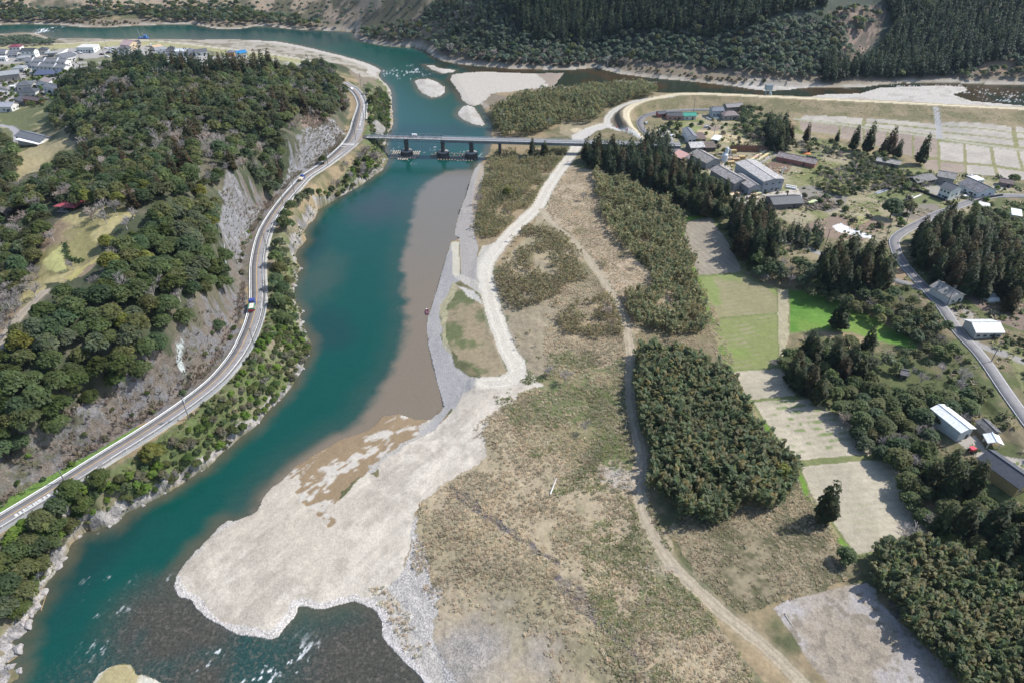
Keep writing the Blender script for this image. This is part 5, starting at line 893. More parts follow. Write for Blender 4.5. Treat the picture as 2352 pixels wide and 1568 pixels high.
# woods of the far valley side
def farwood(poly, step, mix, seed, sc, lift=5, szf=None):
    p = scatter(PL(poly, lift), step, seed); g = np.random.default_rng(seed); ks = list(mix); w_ = np.array([mix[k] for k in ks]); pat = fbm(p[:, 0], p[:, 1], 40, 3, seed); kd = np.array(ks)[g.choice(len(ks), len(p), p=w_ / w_.sum())]; return p, kd, g.uniform(*sc, len(p))
fw = [farwood("1125,-60 1160,10 1200,75 1300,85 1420,70 1520,62 1640,70 1720,60 1790,20 1900,0 1900,-60", 5.0, {"cedar": .93, "broad": .07}, 61, (.9, 1.25), 8), farwood("1890,120 1990,130 2060,60 2040,0 2060,-60 2330,-60 2340,60 2330,110 2210,150 2120,160 1960,160 1900,175", 4.6, {"cedar": .97, "grey": .03}, 62, (.95, 1.2), 8),
      farwood("960,30 1000,-10 1140,-20 1160,20 1190,80 1120,110 1050,100 990,60", 4.4, {"grey": .8, "cedar": .2}, 63, (.55, .8), 4), farwood("1190,80 1300,85 1420,70 1520,62 1640,72 1790,40 1890,30 1940,70 1960,120 1900,150 1880,175 1800,172 1700,160 1560,140 1400,140 1300,148 1180,150 1060,130 1000,118 1010,90 1060,100 1120,112", 5.2, {"grey": .80, "broad": .1, "bare": .1}, 64, (.75, 1.1), 4),
      farwood("800,70 850,60 900,50 960,40 1000,70 1010,110 960,100 890,95 840,85", 5.4, {"grey": .55, "broad": .25, "bare": .2}, 65, (.7, 1.05), 4), farwood("140,20 220,0 420,0 540,5 700,40 820,55 800,70 700,60 560,50 500,48 420,45 350,40 300,25 180,45 80,45 0,50 0,40 100,30", 6.0, {"broad": .55, "grey": .45}, 66, (.6, 1.1), 4),
      farwood("-400,-20 0,-10 140,20 100,30 0,40 -400,50", 6.5, {"broad": .6, "grey": .4}, 69, (.7, 1.1), 4), farwood("420,0 620,0 700,-10 900,-10 980,-20 960,20 860,35 700,30 560,10", 9, {"grey": .35, "brush": .65}, 67, (.5, .9), 3), farwood("2060,165 2120,158 2210,155 2352,148 2500,160 2500,192 2352,188 2260,188 2190,186 2080,186", 7.0, {"broad": .7, "grey": .3}, 68, (.6, 1.05), 4),
      farwood("2330,-40 2600,-40 2900,100 2900,200 2600,180 2352,150 2300,140 2340,60", 5.5, {"grey": .5, "cedar": .5}, 70, (.8, 1.2), 5), farwood("1900,20 1990,5 2030,15 2015,60 1960,70 1920,60", 8, {"grey": .5, "broad": .5}, 71, (.7, 1.1), 5), farwood("0,88 60,82 130,95 125,100 0,104 -300,108 -300,92", 3.5, {"grey": 1}, 72, (.45, .65), 2),
      farwood("1000,125 1100,140 1240,150 1400,155 1600,180 1760,196 1760,186 1560,165 1400,146 1200,142 1060,126", 5.0, {"brush": .8, "bare": .2}, 73, (.8, 1.6), 1), farwood("-300,60 0,52 130,52 300,50 500,60 800,68 800,74 560,62 400,50 250,58 0,56", 5.5, {"brush": 1}, 74, (.7, 1.4), 1)]
pts = np.concatenate([f[0] for f in fw]); kd = np.concatenate([f[1] for f in fw]); s_ = np.concatenate([f[2] for f in fw])
for q in PP("1900,30 1985,10 2010,30 1990,90 1950,170 1915,150 1925,100 1900,60")[None]:
    m = inpoly(pts[:, 0], pts[:, 1], q) & (kd == "cedar"); pts, kd, s_ = pts[~m], kd[~m], s_[~m]
dw = np.minimum(polydist(pts[:, 0], pts[:, 1], WATER, 20)[0], 20); m = (dw > 5) & ~inpoly(pts[:, 0], pts[:, 1], WATER) ; pts, kd, s_ = pts[m], kd[m], s_[m]
print("FAR", len(pts)); m = kd == "cedar"
stuff("cedar_plantation", "dark cedar plantations on the hillside beyond the tributary", merge(pts[m], kd[m], s_[m], LOD)); stuff("hillside_wood", "grey-green mixed wood and brush on the hillsides across the water", merge(pts[~m], kd[~m], s_[~m], LOD))

# ------------------------------------------------------------------ bamboo, reeds, dry grass (nobody could count these)
def plume(seed, Hh, base, n=15, w_=.28, lean=(.9, .5)):
    g = np.random.default_rng(seed); tt = g.uniform(.3, 1, n) ** .8; c = np.stack([lean[0] * tt ** 2 + g.normal(0, .75, n) * (1.3 - tt), lean[1] * tt ** 2 + g.normal(0, .75, n) * (1.3 - tt), tt * Hh], 1); cl = np.array(base)[None] * g.uniform(.75, 1.25, (n, 1)) * (np.where(g.uniform(size=(n, 1)) < .2, [[1.3, 1.1, .8]], [[1, 1, 1]]))
    d = np.stack([np.full(n, lean[0]) + g.normal(0, .5, n), np.full(n, lean[1]) + g.normal(0, .5, n), g.uniform(.4, 1.2, n)], 1); d /= np.linalg.norm(d, axis=1)[:, None]; r = np.cross(d, np.array([0, 0, 1.0]) + g.normal(size=(n, 3)) * .3); r /= np.linalg.norm(r, axis=1)[:, None]
    L = g.uniform(.6, 1.15, (n, 1)) * Hh * .105; W_ = g.uniform(.6, 1.2, (n, 1)) * w_; V = np.stack([c - d * L, c + r * W_, c + d * L, c - r * W_], 1).reshape(-1, 3); return V.astype(np.float32), np.arange(4 * n).reshape(n, 4), np.repeat(cl, 4, 0).astype(np.float32)
def tuft(seed, Hh, Rr, base, n=9):
    g = np.random.default_rng(seed); a = g.uniform(0, 6.28, n); o = g.uniform(0, .35, n) * Rr; s = g.uniform(.45, 1.15, n) * Rr; b0 = np.stack([np.cos(a) * o, np.sin(a) * o, np.full(n, -.05)], 1); tip = np.stack([np.cos(a) * s, np.sin(a) * s, g.uniform(.6, 1, n) * Hh], 1); r = np.stack([-np.sin(a), np.cos(a), np.zeros(n)], 1) * (Rr * .15)
    mid = b0 * .4 + tip * .6 + [0, 0, Hh * .12]; V = np.stack([b0, mid - r, tip, mid + r], 1).reshape(-1, 3); cl = np.array(base)[None] * g.uniform(.75, 1.25, (n, 1)); return V.astype(np.float32), np.arange(4 * n).reshape(n, 4), np.repeat(cl, 4, 0).astype(np.float32)
def fan(lean): return lambda pr: pr
def scatw(poly, step, seed, amp=5.0):
    big = poly[:, :2].mean(0) + (poly[:, :2] - poly[:, :2].mean(0)) * 1.12; q = scatter(big, step, seed); x, y = q[:, 0], q[:, 1]
    return q[inpoly(x + (fbm(x, y, 9, 3, seed + 1) - .5) * 2 * amp, y + (fbm(x, y, 9, 3, seed + 2) - .5) * 2 * amp, poly)]
def thicket(name, label, polys, Hh, step, bases, seed, lift, n=15, w_=.28, patch=.0, dens=1.0, sc=(.7, 1.25)):
    tb = {"p": [plume(seed + i, Hh, b_, n, w_, (random.uniform(.3, 1.0) * Hh * .24, random.uniform(-.2, .8) * Hh * .18)) for i, b_ in enumerate(bases * 2)]}; ps = []
    for i, s in enumerate(polys):
        q = scatw(PL(s, lift), step, seed + i); ps.append(q)
    p = np.concatenate(ps); p = p[~on_water_or_road(p)]; g = np.random.default_rng(seed); pn = fbm(p[:, 0], p[:, 1], 7, 3, seed); p = p[(pn > patch) ] ; pn = fbm(p[:, 0], p[:, 1], 6, 3, seed + 3); sc_ = g.uniform(*sc, len(p)); stuff(name, label, merge(p, ["p"] * len(p), sc_ * (.8 + .4 * pn), tb, .72 + .56 * fbm(p[:, 0], p[:, 1], 9, 3, seed + 9), None)); return len(p)
BG, BO, BD = (.135, .165, .088), (.19, .185, .10), (.105, .14, .072)
nb_ = [thicket("bamboo_grove", "dense dark green bamboo grove leaning in the wind beside the pale fields", ["1455,830 1475,800 1560,795 1630,830 1672,855 1712,925 1750,985 1780,1025 1825,1070 1825,1110 1785,1150 1700,1160 1650,1185 1570,1185 1550,1140 1495,1100 1505,1045 1470,1000 1456,930"], 6.2, 1.0, [BG, BD, BG, BO], 800, 3.0, 32, .37),
 thicket("bamboo_grove", "dark bamboo grove below the woods in the photo's bottom right corner", ["1985,1290 2020,1262 2120,1250 2250,1290 2352,1320 2470,1340 2600,1700 2290,1700 2215,1568 2105,1450 2025,1370 2012,1320"], 6.0, 1.0, [BG, BD, BO], 820, 3.0, 32, .37),
 thicket("bamboo_thicket", "olive bamboo thicket between the dry meadow and the ploughed field", ["1365,390 1440,415 1530,460 1570,498 1575,555 1605,640 1622,745 1560,770 1480,745 1432,705 1440,660 1500,655 1490,600 1440,585 1400,520 1375,450"], 4.6, 1.25, [BO, BG, BO], 840, 1.8, 19, .38, .36),
 thicket("bamboo_thicket", "brownish-green thicket between the gravel track and the dirt track", ["1140,610 1180,552 1240,502 1310,540 1340,590 1350,645 1290,650 1280,685 1200,705 1150,680 1135,640", "1180,760 1230,755 1250,790 1200,815", "1280,700 1400,670 1432,720 1432,770 1300,760", "1385,590 1400,590 1410,615 1385,620"], 2.9, 1.2, [(.185, .17, .10), BO, (.20, .18, .115)], 860, 1.4, 16, .34, .42),
 thicket("bamboo_thicket", "green bamboo thicket covering the island between the two channels", ["1130,250 1200,217 1300,205 1480,193 1512,208 1480,222 1400,240 1360,275 1290,275 1240,300 1165,310 1132,290"], 6.0, 1.7, [(.135, .14, .075), BG, BO], 880, 3, 18, .5, .32),
 thicket("reed_bed", "olive reeds and brush around the gravel track below the bridge", ["1092,475 1110,432 1135,350 1300,342 1310,362 1250,425 1220,490 1160,540 1112,545 1092,520"], 2.9, 1.3, [(.16, .165, .085), (.20, .18, .115), BO], 900, 1.3, 16, .36, .41)]
def tufts(name, label, polys, step, tb, seed, thr=(.0, 1), sc=(.5, 1.15), patch=8, avoid=None):
    p = np.concatenate([scatter(PP(s), step, seed + i) for i, s in enumerate(polys)]); pn = fbm(p[:, 0], p[:, 1], patch, 3, seed + 1); g = np.random.default_rng(seed); p = p[(g.uniform(size=len(p)) < sstep(thr[0], thr[1], pn) * (1 if patch != 8.5 else sstep(12, 34, np.hypot((p[:, 0] + 12) * .8, p[:, 1] - 92)))) & ~on_water_or_road(p)]
    stuff(name, label, merge(p, ["t"] * len(p), np.random.default_rng(seed + 2).uniform(*sc, len(p)) * (.7 + .6 * fbm(p[:, 0], p[:, 1], 5, 3, seed + 4)), {"t": tb}, (.62 + .76 * fbm(p[:, 0], p[:, 1], 11, 4, seed + 3)) * np.random.default_rng(seed + 6).uniform(.85, 1.15, len(p)))); return len(p)
ST = [tuft(950 + i, .6, .95, c, 15) for i, c in enumerate(((.38, .335, .245), (.42, .37, .275), (.34, .30, .215), (.37, .32, .23)))]; GT = [tuft(970 + i, .4, .95, c, 15) for i, c in enumerate(((.19, .21, .10), (.23, .225, .12), (.165, .19, .08)))]
BT = [broad(980 + i, .8, 1.0, 4, 10, .3, c) for i, c in enumerate(((.11, .14, .05), (.10, .115, .05)))]
nb_ += [tufts("dry_grass", "straw-coloured dry grass tussocks over the flood plain meadow", ["1060,1000 1110,1010 1130,1050 1040,1105 965,1160 945,1300 1000,1400 1060,1568 1080,1750 1880,1750 1560,1315 1475,1090 1452,800 1440,705 1330,555 1250,700 1250,880 1200,900"], .95, ST, 1000, (.2, .6), (.4, .95), patch=8.5),
 tufts("dry_grass", "dry reddish grass between the gravel track and the olive thicket", ["1250,490 1300,385 1360,395 1380,470 1440,590 1500,650 1640,700 1690,840 1600,800 1455,790 1430,690 1330,555", "1560,1185 1680,1160 1800,1090 1850,1110 1960,1290 1940,1335 1790,1385 1700,1410 1610,1330 1540,1230"], 1.0, ST, 1010, (.2, .56), (.3, .85)),
 tufts("green_ground_cover", "low green growth spreading between the dry tussocks", ["1110,880 1250,810 1440,800 1470,1090 1560,1315 1880,1750 1480,1750 1330,1300 1260,1120 1180,980"], 1.1, GT, 1020, (.42, .62)), tufts("grass_clumps", "pale straw clumps dotting the stones beside the lower riffle", ["850,1350 880,1340 900,1370 960,1420 990,1480 960,1520 920,1480 890,1420"], 1.6, ST, 1030, (.3, .5)),
 tufts("bank_undergrowth", "mixed green and brown undergrowth on the bank between road and river", ["875,395 895,300 890,215 860,200 850,330 790,400 700,470 640,600 615,700 600,770 560,830 500,890 430,960 330,1050 230,1110 130,1170 0,1250 -60,1320 -60,1450 80,1380 200,1230 420,1110 560,1000 640,925 705,830 700,740 680,650 700,540 740,480 810,440"], 1.5, GT + BT + ST[:1], 1040, (.3, .55), (.7, 1.5)),
 tufts("rock_face_brush", "thin brown-green brush caught in the netting of the grey rock faces", ["512,440 560,440 610,480 570,560 545,610 525,560 508,520", "655,380 690,325 745,280 772,285 795,312 775,340 735,380 690,420 640,435"], 1.0, [tuft(1120 + i, 1.1, .8, c) for i, c in enumerate(((.20, .18, .13), (.15, .15, .085), (.25, .21, .18)))], 1055, (.22, .5), (.6, 1.5)), tufts("slope_brush", "grey-brown brush clinging to the cut slope above the road", ["0,1060 160,965 240,910 330,870 430,805 500,715 545,680 560,640 575,600 600,540 570,520 540,470 600,460 650,440 740,370 775,330 755,285 700,300 690,260 740,250 760,280 800,300 770,345 650,455 600,510 568,690 552,760 500,850 430,915 330,975 120,1100 0,1170"], 1.25, [tuft(1100 + i, 1.3, .9, c) for i, c in enumerate(((.20, .16, .135), (.155, .13, .10), (.13, .12, .065), (.24, .19, .16)))], 1050, (.28, .6), (.7, 1.6)),
 tufts("field_margin_weeds", "rough weeds and low scrub over the right-bank terraces", ["1640,520 1700,480 1780,490 1900,600 2060,580 2352,450 2420,520 2420,1300 2240,1240 2150,1150 2000,1000 1880,900 1810,820 1850,775 1960,775 2110,810 2000,725 1870,665 1710,620", "1880,395 2000,370 2120,400 2290,410 2130,430 2000,440 1900,450 1850,420"], 2.6, GT + BT + ST[2:3], 1060, (.42, .62), (.9, 2.2)), tufts("garden_weeds", "rough grass and weeds between the plots of the right-bank settlement", ["1500,300 1560,262 1720,262 1830,320 1960,345 2110,392 2300,410 2352,440 2300,450 2060,560 1960,560 1700,470 1640,440 1560,350"], 2.4, GT + ST + BT, 1080, (.42, .66), (.8, 1.7)), tufts("levee_grass", "dry grass tufts on the long slope of the levee", ["1480,250 1530,228 1700,226 1900,236 2352,260 2500,268 2500,290 2352,284 1846,262 1600,246 1500,265"], 3.0, ST[2:] + GT[:1], 1070, (.3, .7), (.5, 1.0))]
print("TUFTS", nb_)

# ------------------------------------------------------------------ buildings
MC = {}
def mc(kind, c):
    k = (kind, tuple(c))
    if k not in MC:
        if kind == "roof": MC[k] = mat_basic("roof_covering", c, .55, noise=.22, nscale=.9, bump=.15)
        elif kind == "old": MC[k] = mat_basic("weathered_roof", c, .9, noise=.55, nscale=.8, bump=.2)
        elif kind == "wall": MC[k] = mat_basic("wall_plaster", c, .85, noise=.12, nscale=.7)
        elif kind == "paint": MC[k] = mat_basic("paint", c, .35, spec=.5)
        elif kind == "wood": MC[k] = mat_basic("sawn_wood", c, .8, noise=.25, nscale=2.5)
        else: MC[k] = mat_basic(kind, c, .6)
    return MC[k]
M_GLASS = mat_basic("window_glass", (.03, .04, .05), .12, spec=.6); M_RUB = mat_basic("rubber", (.02, .02, .02), .8)
def frame_of(A, B, Cc=None, depth=8.0):
    a, b = P1(*A), P1(*B); z = (a.z + b.z) / 2; a.z = b.z = 0; xd = (b - a); W = xd.length; xd.normalize(); yd = Vector((-xd.y, xd.x, 0))
    if yd.y < 0: yd = -yd
    if Cc: c = P1(*Cc); c.z = 0; depth = max(2.5, abs((c - a).dot(yd)))
    o = (a + b) / 2; z = min(z, *[float(height(*((o + xd * sx * W / 2 + yd * sy * depth)[:2]))) + .4 for sx in (-1, 1) for sy in (0, 1)]) if False else z
    return Vector((o.x, o.y, z)), math.atan2(xd.y, xd.x), W, depth
def roof_mesh(W, D, h, rt, pitch=.42, ov=.6):
    m = MB(); x, y = W / 2 + ov, D / 2 + ov; t = .18
    def slab(p): m.add([tuple(q) for q in p] + [(q[0], q[1], q[2] - t) for q in p], [list(range(len(p))), [len(p) + i for i in range(len(p))][::-1]] + [[i, len(p) + i, len(p) + (i + 1) % len(p), (i + 1) % len(p)] for i in range(len(p))])
    e = h - ov * pitch * .6
    if rt in ("gx", "old_gx"): r = h + D / 2 * pitch; slab([(-x, -y, e), (x, -y, e), (x, 0, r), (-x, 0, r)]); slab([(x, y, e), (-x, y, e), (-x, 0, r), (x, 0, r)]); rg = ((-x, 0, r), (x, 0, r))
    elif rt == "gy": r = h + W / 2 * pitch; slab([(-x, y, e), (-x, -y, e), (0, -y, r), (0, y, r)]); slab([(x, -y, e), (x, y, e), (0, y, r), (0, -y, r)]); rg = ((0, -y, r), (0, y, r))
    elif rt == "hip":
        if W >= D: r = h + D / 2 * pitch; k = W / 2 - D / 2 + .4; a, b_ = (-k, 0, r), (k, 0, r); slab([(-x, -y, e), (x, -y, e), b_, a]); slab([(x, y, e), (-x, y, e), a, b_]); slab([(-x, y, e), (-x, -y, e), a]); slab([(x, -y, e), (x, y, e), b_]); rg = (a, b_)
        else: r = h + W / 2 * pitch; k = D / 2 - W / 2 + .4; a, b_ = (0, -k, r), (0, k, r); slab([(-x, y, e), (-x, -y, e), a, b_]); slab([(x, -y, e), (x, y, e), b_, a]); slab([(-x, -y, e), (x, -y, e), a]); slab([(x, y, e), (-x, y, e), b_]); rg = (a, b_)
    elif rt == "shed": slab([(-x, -y, h), (x, -y, h), (x, y, h + D * .16), (-x, y, h + D * .16)]); rg = None
    else: m.box((0, 0, h + .15), (W + .5, D + .5, .5)); rg = None
    return m, rg
def house(label, A, B, Cc=None, depth=8.0, h=4.0, rt="gx", rc=(.16, .165, .175), wc=(.62, .60, .56), cat="house", name=None, group=None, nw=3, old=False, door=True, open_=False, pitch=.42, stripe=None):
    o, rz, W, D = frame_of(A, B, Cc, depth); e = empty(name or cat.replace(" ", "_"), o, label, cat, group, rz); cy = D / 2
    m = MB()
    if open_:
        for sx in (-1, 1):
            for sy in (0, 1): m.box((sx * (W / 2 - .2), sy * (D - .3), h / 2 - .5), (.25, .25, h + 1)); m.build("post", mc("wall", wc), e); m = MB()
        m.box((0, D, h / 2), (W, .15, h)); nw = 0; door = False
    else:
        m.box((0, cy, h / 2 - .75), (W, D, h + 1.5))
        if rt == "gx": r = D / 2 * pitch; m.add([(-W / 2, 0, h), (-W / 2, D, h), (-W / 2, cy, h + r), (W / 2, 0, h), (W / 2, D, h), (W / 2, cy, h + r)], [[0, 2, 1], [3, 4, 5], [0, 3, 5, 2], [1, 2, 5, 4]])
        if rt == "gy": r = W / 2 * pitch; m.add([(-W / 2, 0, h), (W / 2, 0, h), (0, 0, h + r), (-W / 2, D, h), (W / 2, D, h), (0, D, h + r)], [[0, 1, 2], [4, 3, 5], [0, 2, 5, 3], [1, 4, 5, 2]])
    m.build("wall", mc("wall", wc), e)
    m, rg = roof_mesh(W, D, h + .12, rt, pitch); rf = m.build("roof", mc("old" if old else "roof", rc), e); rf.location = (0, cy, 0)
    if rg: m = MB(); m.bar(Vector(rg[0]) + Vector((0, 0, .05)), Vector(rg[1]) + Vector((0, 0, .05)), .2, n=6); m.build("ridge_cap", mc("roof", tuple(min(1, k * 1.25) for k in rc)), rf)
    if stripe: m = MB(); m.box((stripe * W, D * -.25, h + .12 + D * .25 * pitch + .14), (.9, .9 * D * .5, .08)); q = m.build("skylight_strip", M_WHITE, rf); q.rotation_euler = (0, 0, 0)
    for k in range(nw):
        xx = -W / 2 + W * (k + .5) / nw
        for zz in ([h * .42] if h < 5.4 else [h * .25, h * .72]):
            m = MB(); m.box((xx, -.03, zz), (min(1.7, W / nw * .6), .12, 1.15)); f = m.build("window", M_STEEL, e); m = MB(); m.box((xx, -.075, zz), (min(1.5, W / nw * .52), .06, .95)); m.build("pane", M_GLASS, f)
    if nw:
        for k in range(2): m = MB(); m.box((W / 2 + .03, D * (.3 + .4 * k), h * .45), (.12, 1.5, 1.1)); f = m.build("window", M_STEEL, e); m = MB(); m.box((W / 2 + .08, D * (.3 + .4 * k), h * .45), (.06, 1.3, .9)); m.build("pane", M_GLASS, f)
    if door: m = MB(); m.box((W * .22, -.05, 1.05), (1.1, .14, 2.1)); m.build("door", M_DARK, e)
    return e
GR, DK, LG, TILE = (.17, .175, .19), (.075, .08, .09), (.30, .31, .32), (.12, .125, .135)
VG = "houses of the village behind the hill"
H_ = house
H_("white two-storey village house with a maroon hipped roof", (25, 124), (50, 124), h=6.2, rt="hip", rc=(.20, .055, .075), wc=(.75, .73, .70), group=VG)
H_("low grey-roofed wing in front of the maroon-roofed house", (21, 132), (42, 132), depth=6, h=3.4, rc=GR, wc=(.72, .70, .68), group=VG); H_("white gable house with a dark blue-grey roof, right of the maroon-roofed house", (52, 132), (82, 133), depth=8, h=5.6, rc=DK, wc=(.80, .80, .78), group=VG)
H_("low pale-roofed house by the village lane, below the white gable house", (40, 142), (71, 140), depth=6, h=3, rt="hip", rc=LG, wc=(.5, .48, .45), group=VG, nw=2); H_("grey-roofed house at the photo's left edge beside the maroon roof", (-8, 131), (15, 131), depth=8, h=4.2, rc=GR, group=VG); H_("white flat-roofed shed at the photo's left edge of the village", (-10, 142), (15, 141), depth=6, h=3, rt="flat", rc=(.62, .62, .6), wc=(.78, .78, .76), group=VG, cat="shed", nw=1)
H_("dark-roofed house near the levee, left of the shop's car park", (90, 127), (112, 126), depth=8, h=4.4, rt="hip", rc=DK, wc=(.5, .48, .46), group=VG); H_("flat grey carport beside the shop's car park", (106, 133), (130, 131.5), depth=7, h=3.4, rt="flat", rc=(.36, .37, .38), group=VG, cat="carport", open_=True)
st_ = H_("white roadside shop with a rust-stained flat roof and a wide car park", (179, 121.5), (217, 122), depth=13, h=4.6, rt="flat", rc=(.62, .60, .56), wc=(.70, .72, .70), cat="shop", nw=6)
m = MB(); m.box((-3, 6, 5.06), (11, 8, .06)); m.build("rusty_roof_patch", mc("old", (.33, .13, .08)), st_); m = MB(); m.box((0, -.35, 4.0), (17, .35, 1.0)); m.build("fascia_sign", M_WHITE, st_); m = MB(); m.box((0, -.56, 3.7), (17, .05, .25)); m.build("green_stripe", mc("paint", (.10, .35, .28)), st_)
H_("long slate-roofed hall behind the two terraced apartment rows", (150, 146), (177, 139), depth=12, h=4.8, rt="gx", rc=(.15, .155, .17), wc=(.66, .64, .62), group=VG, cat="hall")
for lab, A, B, k in (("back row of grey terraced apartments with white dividing fins", (61, 155), (153, 156), 0), ("front row of grey terraced apartments with white dividing fins", (77, 169), (150, 167.5), 1)):
    e = H_(lab, A, B, depth=8, h=5.4, rc=(.19, .19, .20), wc=(.70, .68, .66), cat="apartment row", nw=8); W = math.dist(P1(*A), P1(*B))
    for x in ((-.31, -.02, .30) if not k else (-.28, .20)):
        m = MB(); m.add([(x * W - .35, -1, 5.0), (x * W - .35, 9, 5.0), (x * W - .35, 4, 7.9), (x * W + .35, -1, 5.0), (x * W + .35, 9, 5.0), (x * W + .35, 4, 7.9)], [[0, 2, 1], [3, 4, 5], [0, 3, 5, 2], [1, 2, 5, 4]]); m.build("dividing_fin", M_WHITE, e)
H_("blue-black solar panel roof on a long carport by the wood's edge", (82, 183), (134, 176), depth=9, h=2.8, rt="shed", rc=(.085, .10, .16), cat="carport", open_=True)
H_("long light-grey shed block with a dark open front, at the left edge", (-12, 190), (49, 184), depth=10, h=5.2, rc=LG, wc=(.30, .28, .26), cat="shed", nw=0, group=VG); H_("pale hip-roofed bungalow behind the long shed block", (31, 167), (57, 167), depth=8, h=3.6, rt="hip", rc=LG, group=VG)
H_("large grey hip-roofed house in the middle of the village", (42, 211), (76, 207), depth=11, h=4.4, rt="hip", rc=TILE, wc=(.58, .55, .52), group=VG); H_("white gable house with a brownish roof beside the solar carport", (86, 204), (111, 200), depth=10, h=4, rt="gy", rc=(.21, .18, .175), wc=(.78, .76, .74), group=VG)
H_("stepped grey-tiled house against the wood", (104, 217), (131, 212), depth=8, h=4.4, rt="hip", rc=GR, wc=(.62, .62, .62), group=VG); H_("grey gable house at the left edge below the long shed block", (-4, 221), (21, 217), depth=8, h=4, rt="gy", rc=(.17, .16, .16), wc=(.70, .69, .66), group=VG)
H_("small white flat-roofed shed between two grey village houses", (24, 208.5), (36, 207.5), depth=4, h=2.8, rt="flat", rc=(.7, .7, .7), wc=(.75, .75, .74), group=VG, cat="shed", nw=1); H_("dark blue-grey tiled house behind the brown-fronted outbuilding", (46, 228), (85, 225), depth=9, h=5, rt="hip", rc=DK, wc=(.6, .58, .56), group=VG)
H_("brown-fronted outbuilding with a reddish wall at the village edge", (58, 242), (93, 238), depth=6, h=3.4, rt="gx", rc=(.13, .10, .095), wc=(.36, .12, .09), group=VG, cat="outbuilding", nw=2); H_("dark lean-to shed left of the reddish outbuilding", (36, 239), (57, 242), depth=6, h=3, rt="shed", rc=(.10, .095, .10), wc=(.25, .22, .2), group=VG, cat="shed", nw=0)
H_("house with pale solar-panelled roof at the left edge above the brown slope", (-6, 259), (29, 257), depth=9, h=4, rt="gx", rc=(.34, .35, .38), wc=(.66, .64, .6), group=VG)
lh = H_("long white house with grey roof standing alone left of the wood", (44, 334), (94, 332), depth=9, h=3.8, rt="gx", rc=(.17, .175, .185), wc=(.78, .77, .74), nw=4)
H_("bright white carport roof in front of the lone long house", (42, 338), (88, 336), depth=4, h=2.6, rt="flat", rc=(.85, .85, .85), cat="carport", open_=True)
H_("pink-roofed warehouse beside the levee, right of the shop", (279, 115), (300, 117), depth=14, h=5, rt="gx", rc=(.42, .31, .30), wc=(.62, .50, .34), cat="warehouse"); H_("dark-roofed garage attached beyond the pink warehouse", (309, 112), (326, 109), depth=9, h=4.2, rt="gx", rc=DK, wc=(.70, .62, .48), cat="garage"); H_("dark grey house below the pink warehouse", (272, 123), (298, 121.5), depth=8, h=4, rt="hip", rc=(.13, .125, .13), group=VG)
for lab, A, B, rc, wc, h, rt in (("white-walled house with a pale roof, first in the row along the crest", (360, 125.5), (384, 123.5), LG, (.72, .72, .72), 4, "gx"), ("tan-roofed shed behind the first house of the crest row", (358, 118), (375, 114.5), (.50, .36, .24), (.5, .45, .4), 3, "gx"), ("small dark hip-roofed house near the levee ramp", (388, 121), (402, 120), DK, (.42, .3, .25), 3.4, "hip"), ("dark grey-roofed house in the row along the crest", (384, 129), (403, 129), (.11, .11, .115), (.5, .5, .5), 4, "gx"), ("long white-roofed house in the row along the crest", (404, 129), (433, 128.5), (.60, .62, .62), (.62, .6, .58), 4.2, "gx"), ("mid-grey house in the row along the crest, right of the white roof", (435, 130), (450, 129), GR, (.66, .64, .62), 5, "hip"), ("slate-grey house in the row along the crest, third from its right end", (451, 130.5), (478, 129.5), TILE, (.66, .65, .64), 4.4, "gx"), ("grey house with an orange-brown wall near the blue roof", (523, 131.5), (539, 130.5), GR, (.55, .28, .14), 4, "hip"), ("bright blue-roofed house at the right end of the crest row", (548, 134.5), (569, 133), (.03, .20, .42), (.70, .68, .62), 4.6, "gx")):
    H_(lab, A, B, depth=7, h=h, rt=rt, rc=rc, wc=wc, group=VG, nw=2)
# right bank
SG = "buildings of the right-bank settlement"
H_("long dark-roofed shed beside the lane, left of the green roof", (1533, 276), (1568, 276.5), depth=6, h=3.2, rc=DK, wc=(.55, .30, .26), cat="shed", group=SG, nw=3); H_("green metal-roofed shed by the lane inside the levee", (1570, 276.5), (1598, 275.5), depth=6, h=3.2, rt="gx", rc=(.04, .27, .20), wc=(.6, .6, .58), cat="shed", group=SG, nw=2); H_("small reddish-sided dark shed at the lane bend", (1512, 270.5), (1530, 269.5), depth=5, h=2.8, rc=DK, wc=(.4, .14, .12), cat="shed", group=SG, nw=1)
H_("blue-grey two-storey house by the lane inside the levee", (1635, 271.5), (1660, 270.5), depth=8, h=5.2, rc=(.15, .17, .20), wc=(.42, .47, .50), group=SG); H_("reddish-grey tiled farmhouse beside the blue-grey house", (1661, 277), (1694, 276), depth=9, h=3.6, rt="hip", rc=(.21, .165, .16), wc=(.4, .36, .33), group=SG); H_("long grey barn tucked under the levee slope", (1669, 258.5), (1705, 256), depth=7, h=3.8, rc=(.22, .20, .20), wc=(.22, .2, .19), cat="barn", group=SG, nw=0)
H_("grey gable house facing the camera above the lane junction", (1579, 330), (1598, 330), (1571, 312), h=4.8, rt="gy", rc=(.20, .21, .225), wc=(.72, .71, .70), group=SG, nw=2); H_("brown flat-roofed annexe right of the gable house", (1601, 330), (1619, 330), depth=9, h=3, rt="shed", rc=(.16, .115, .095), wc=(.15, .11, .09), cat="annexe", group=SG, nw=1); H_("bright white lean-to roof left of the gable house", (1571, 322), (1579, 328), depth=5, h=2.8, rt="shed", rc=(.80, .80, .80), cat="lean-to", open_=True, group=SG)
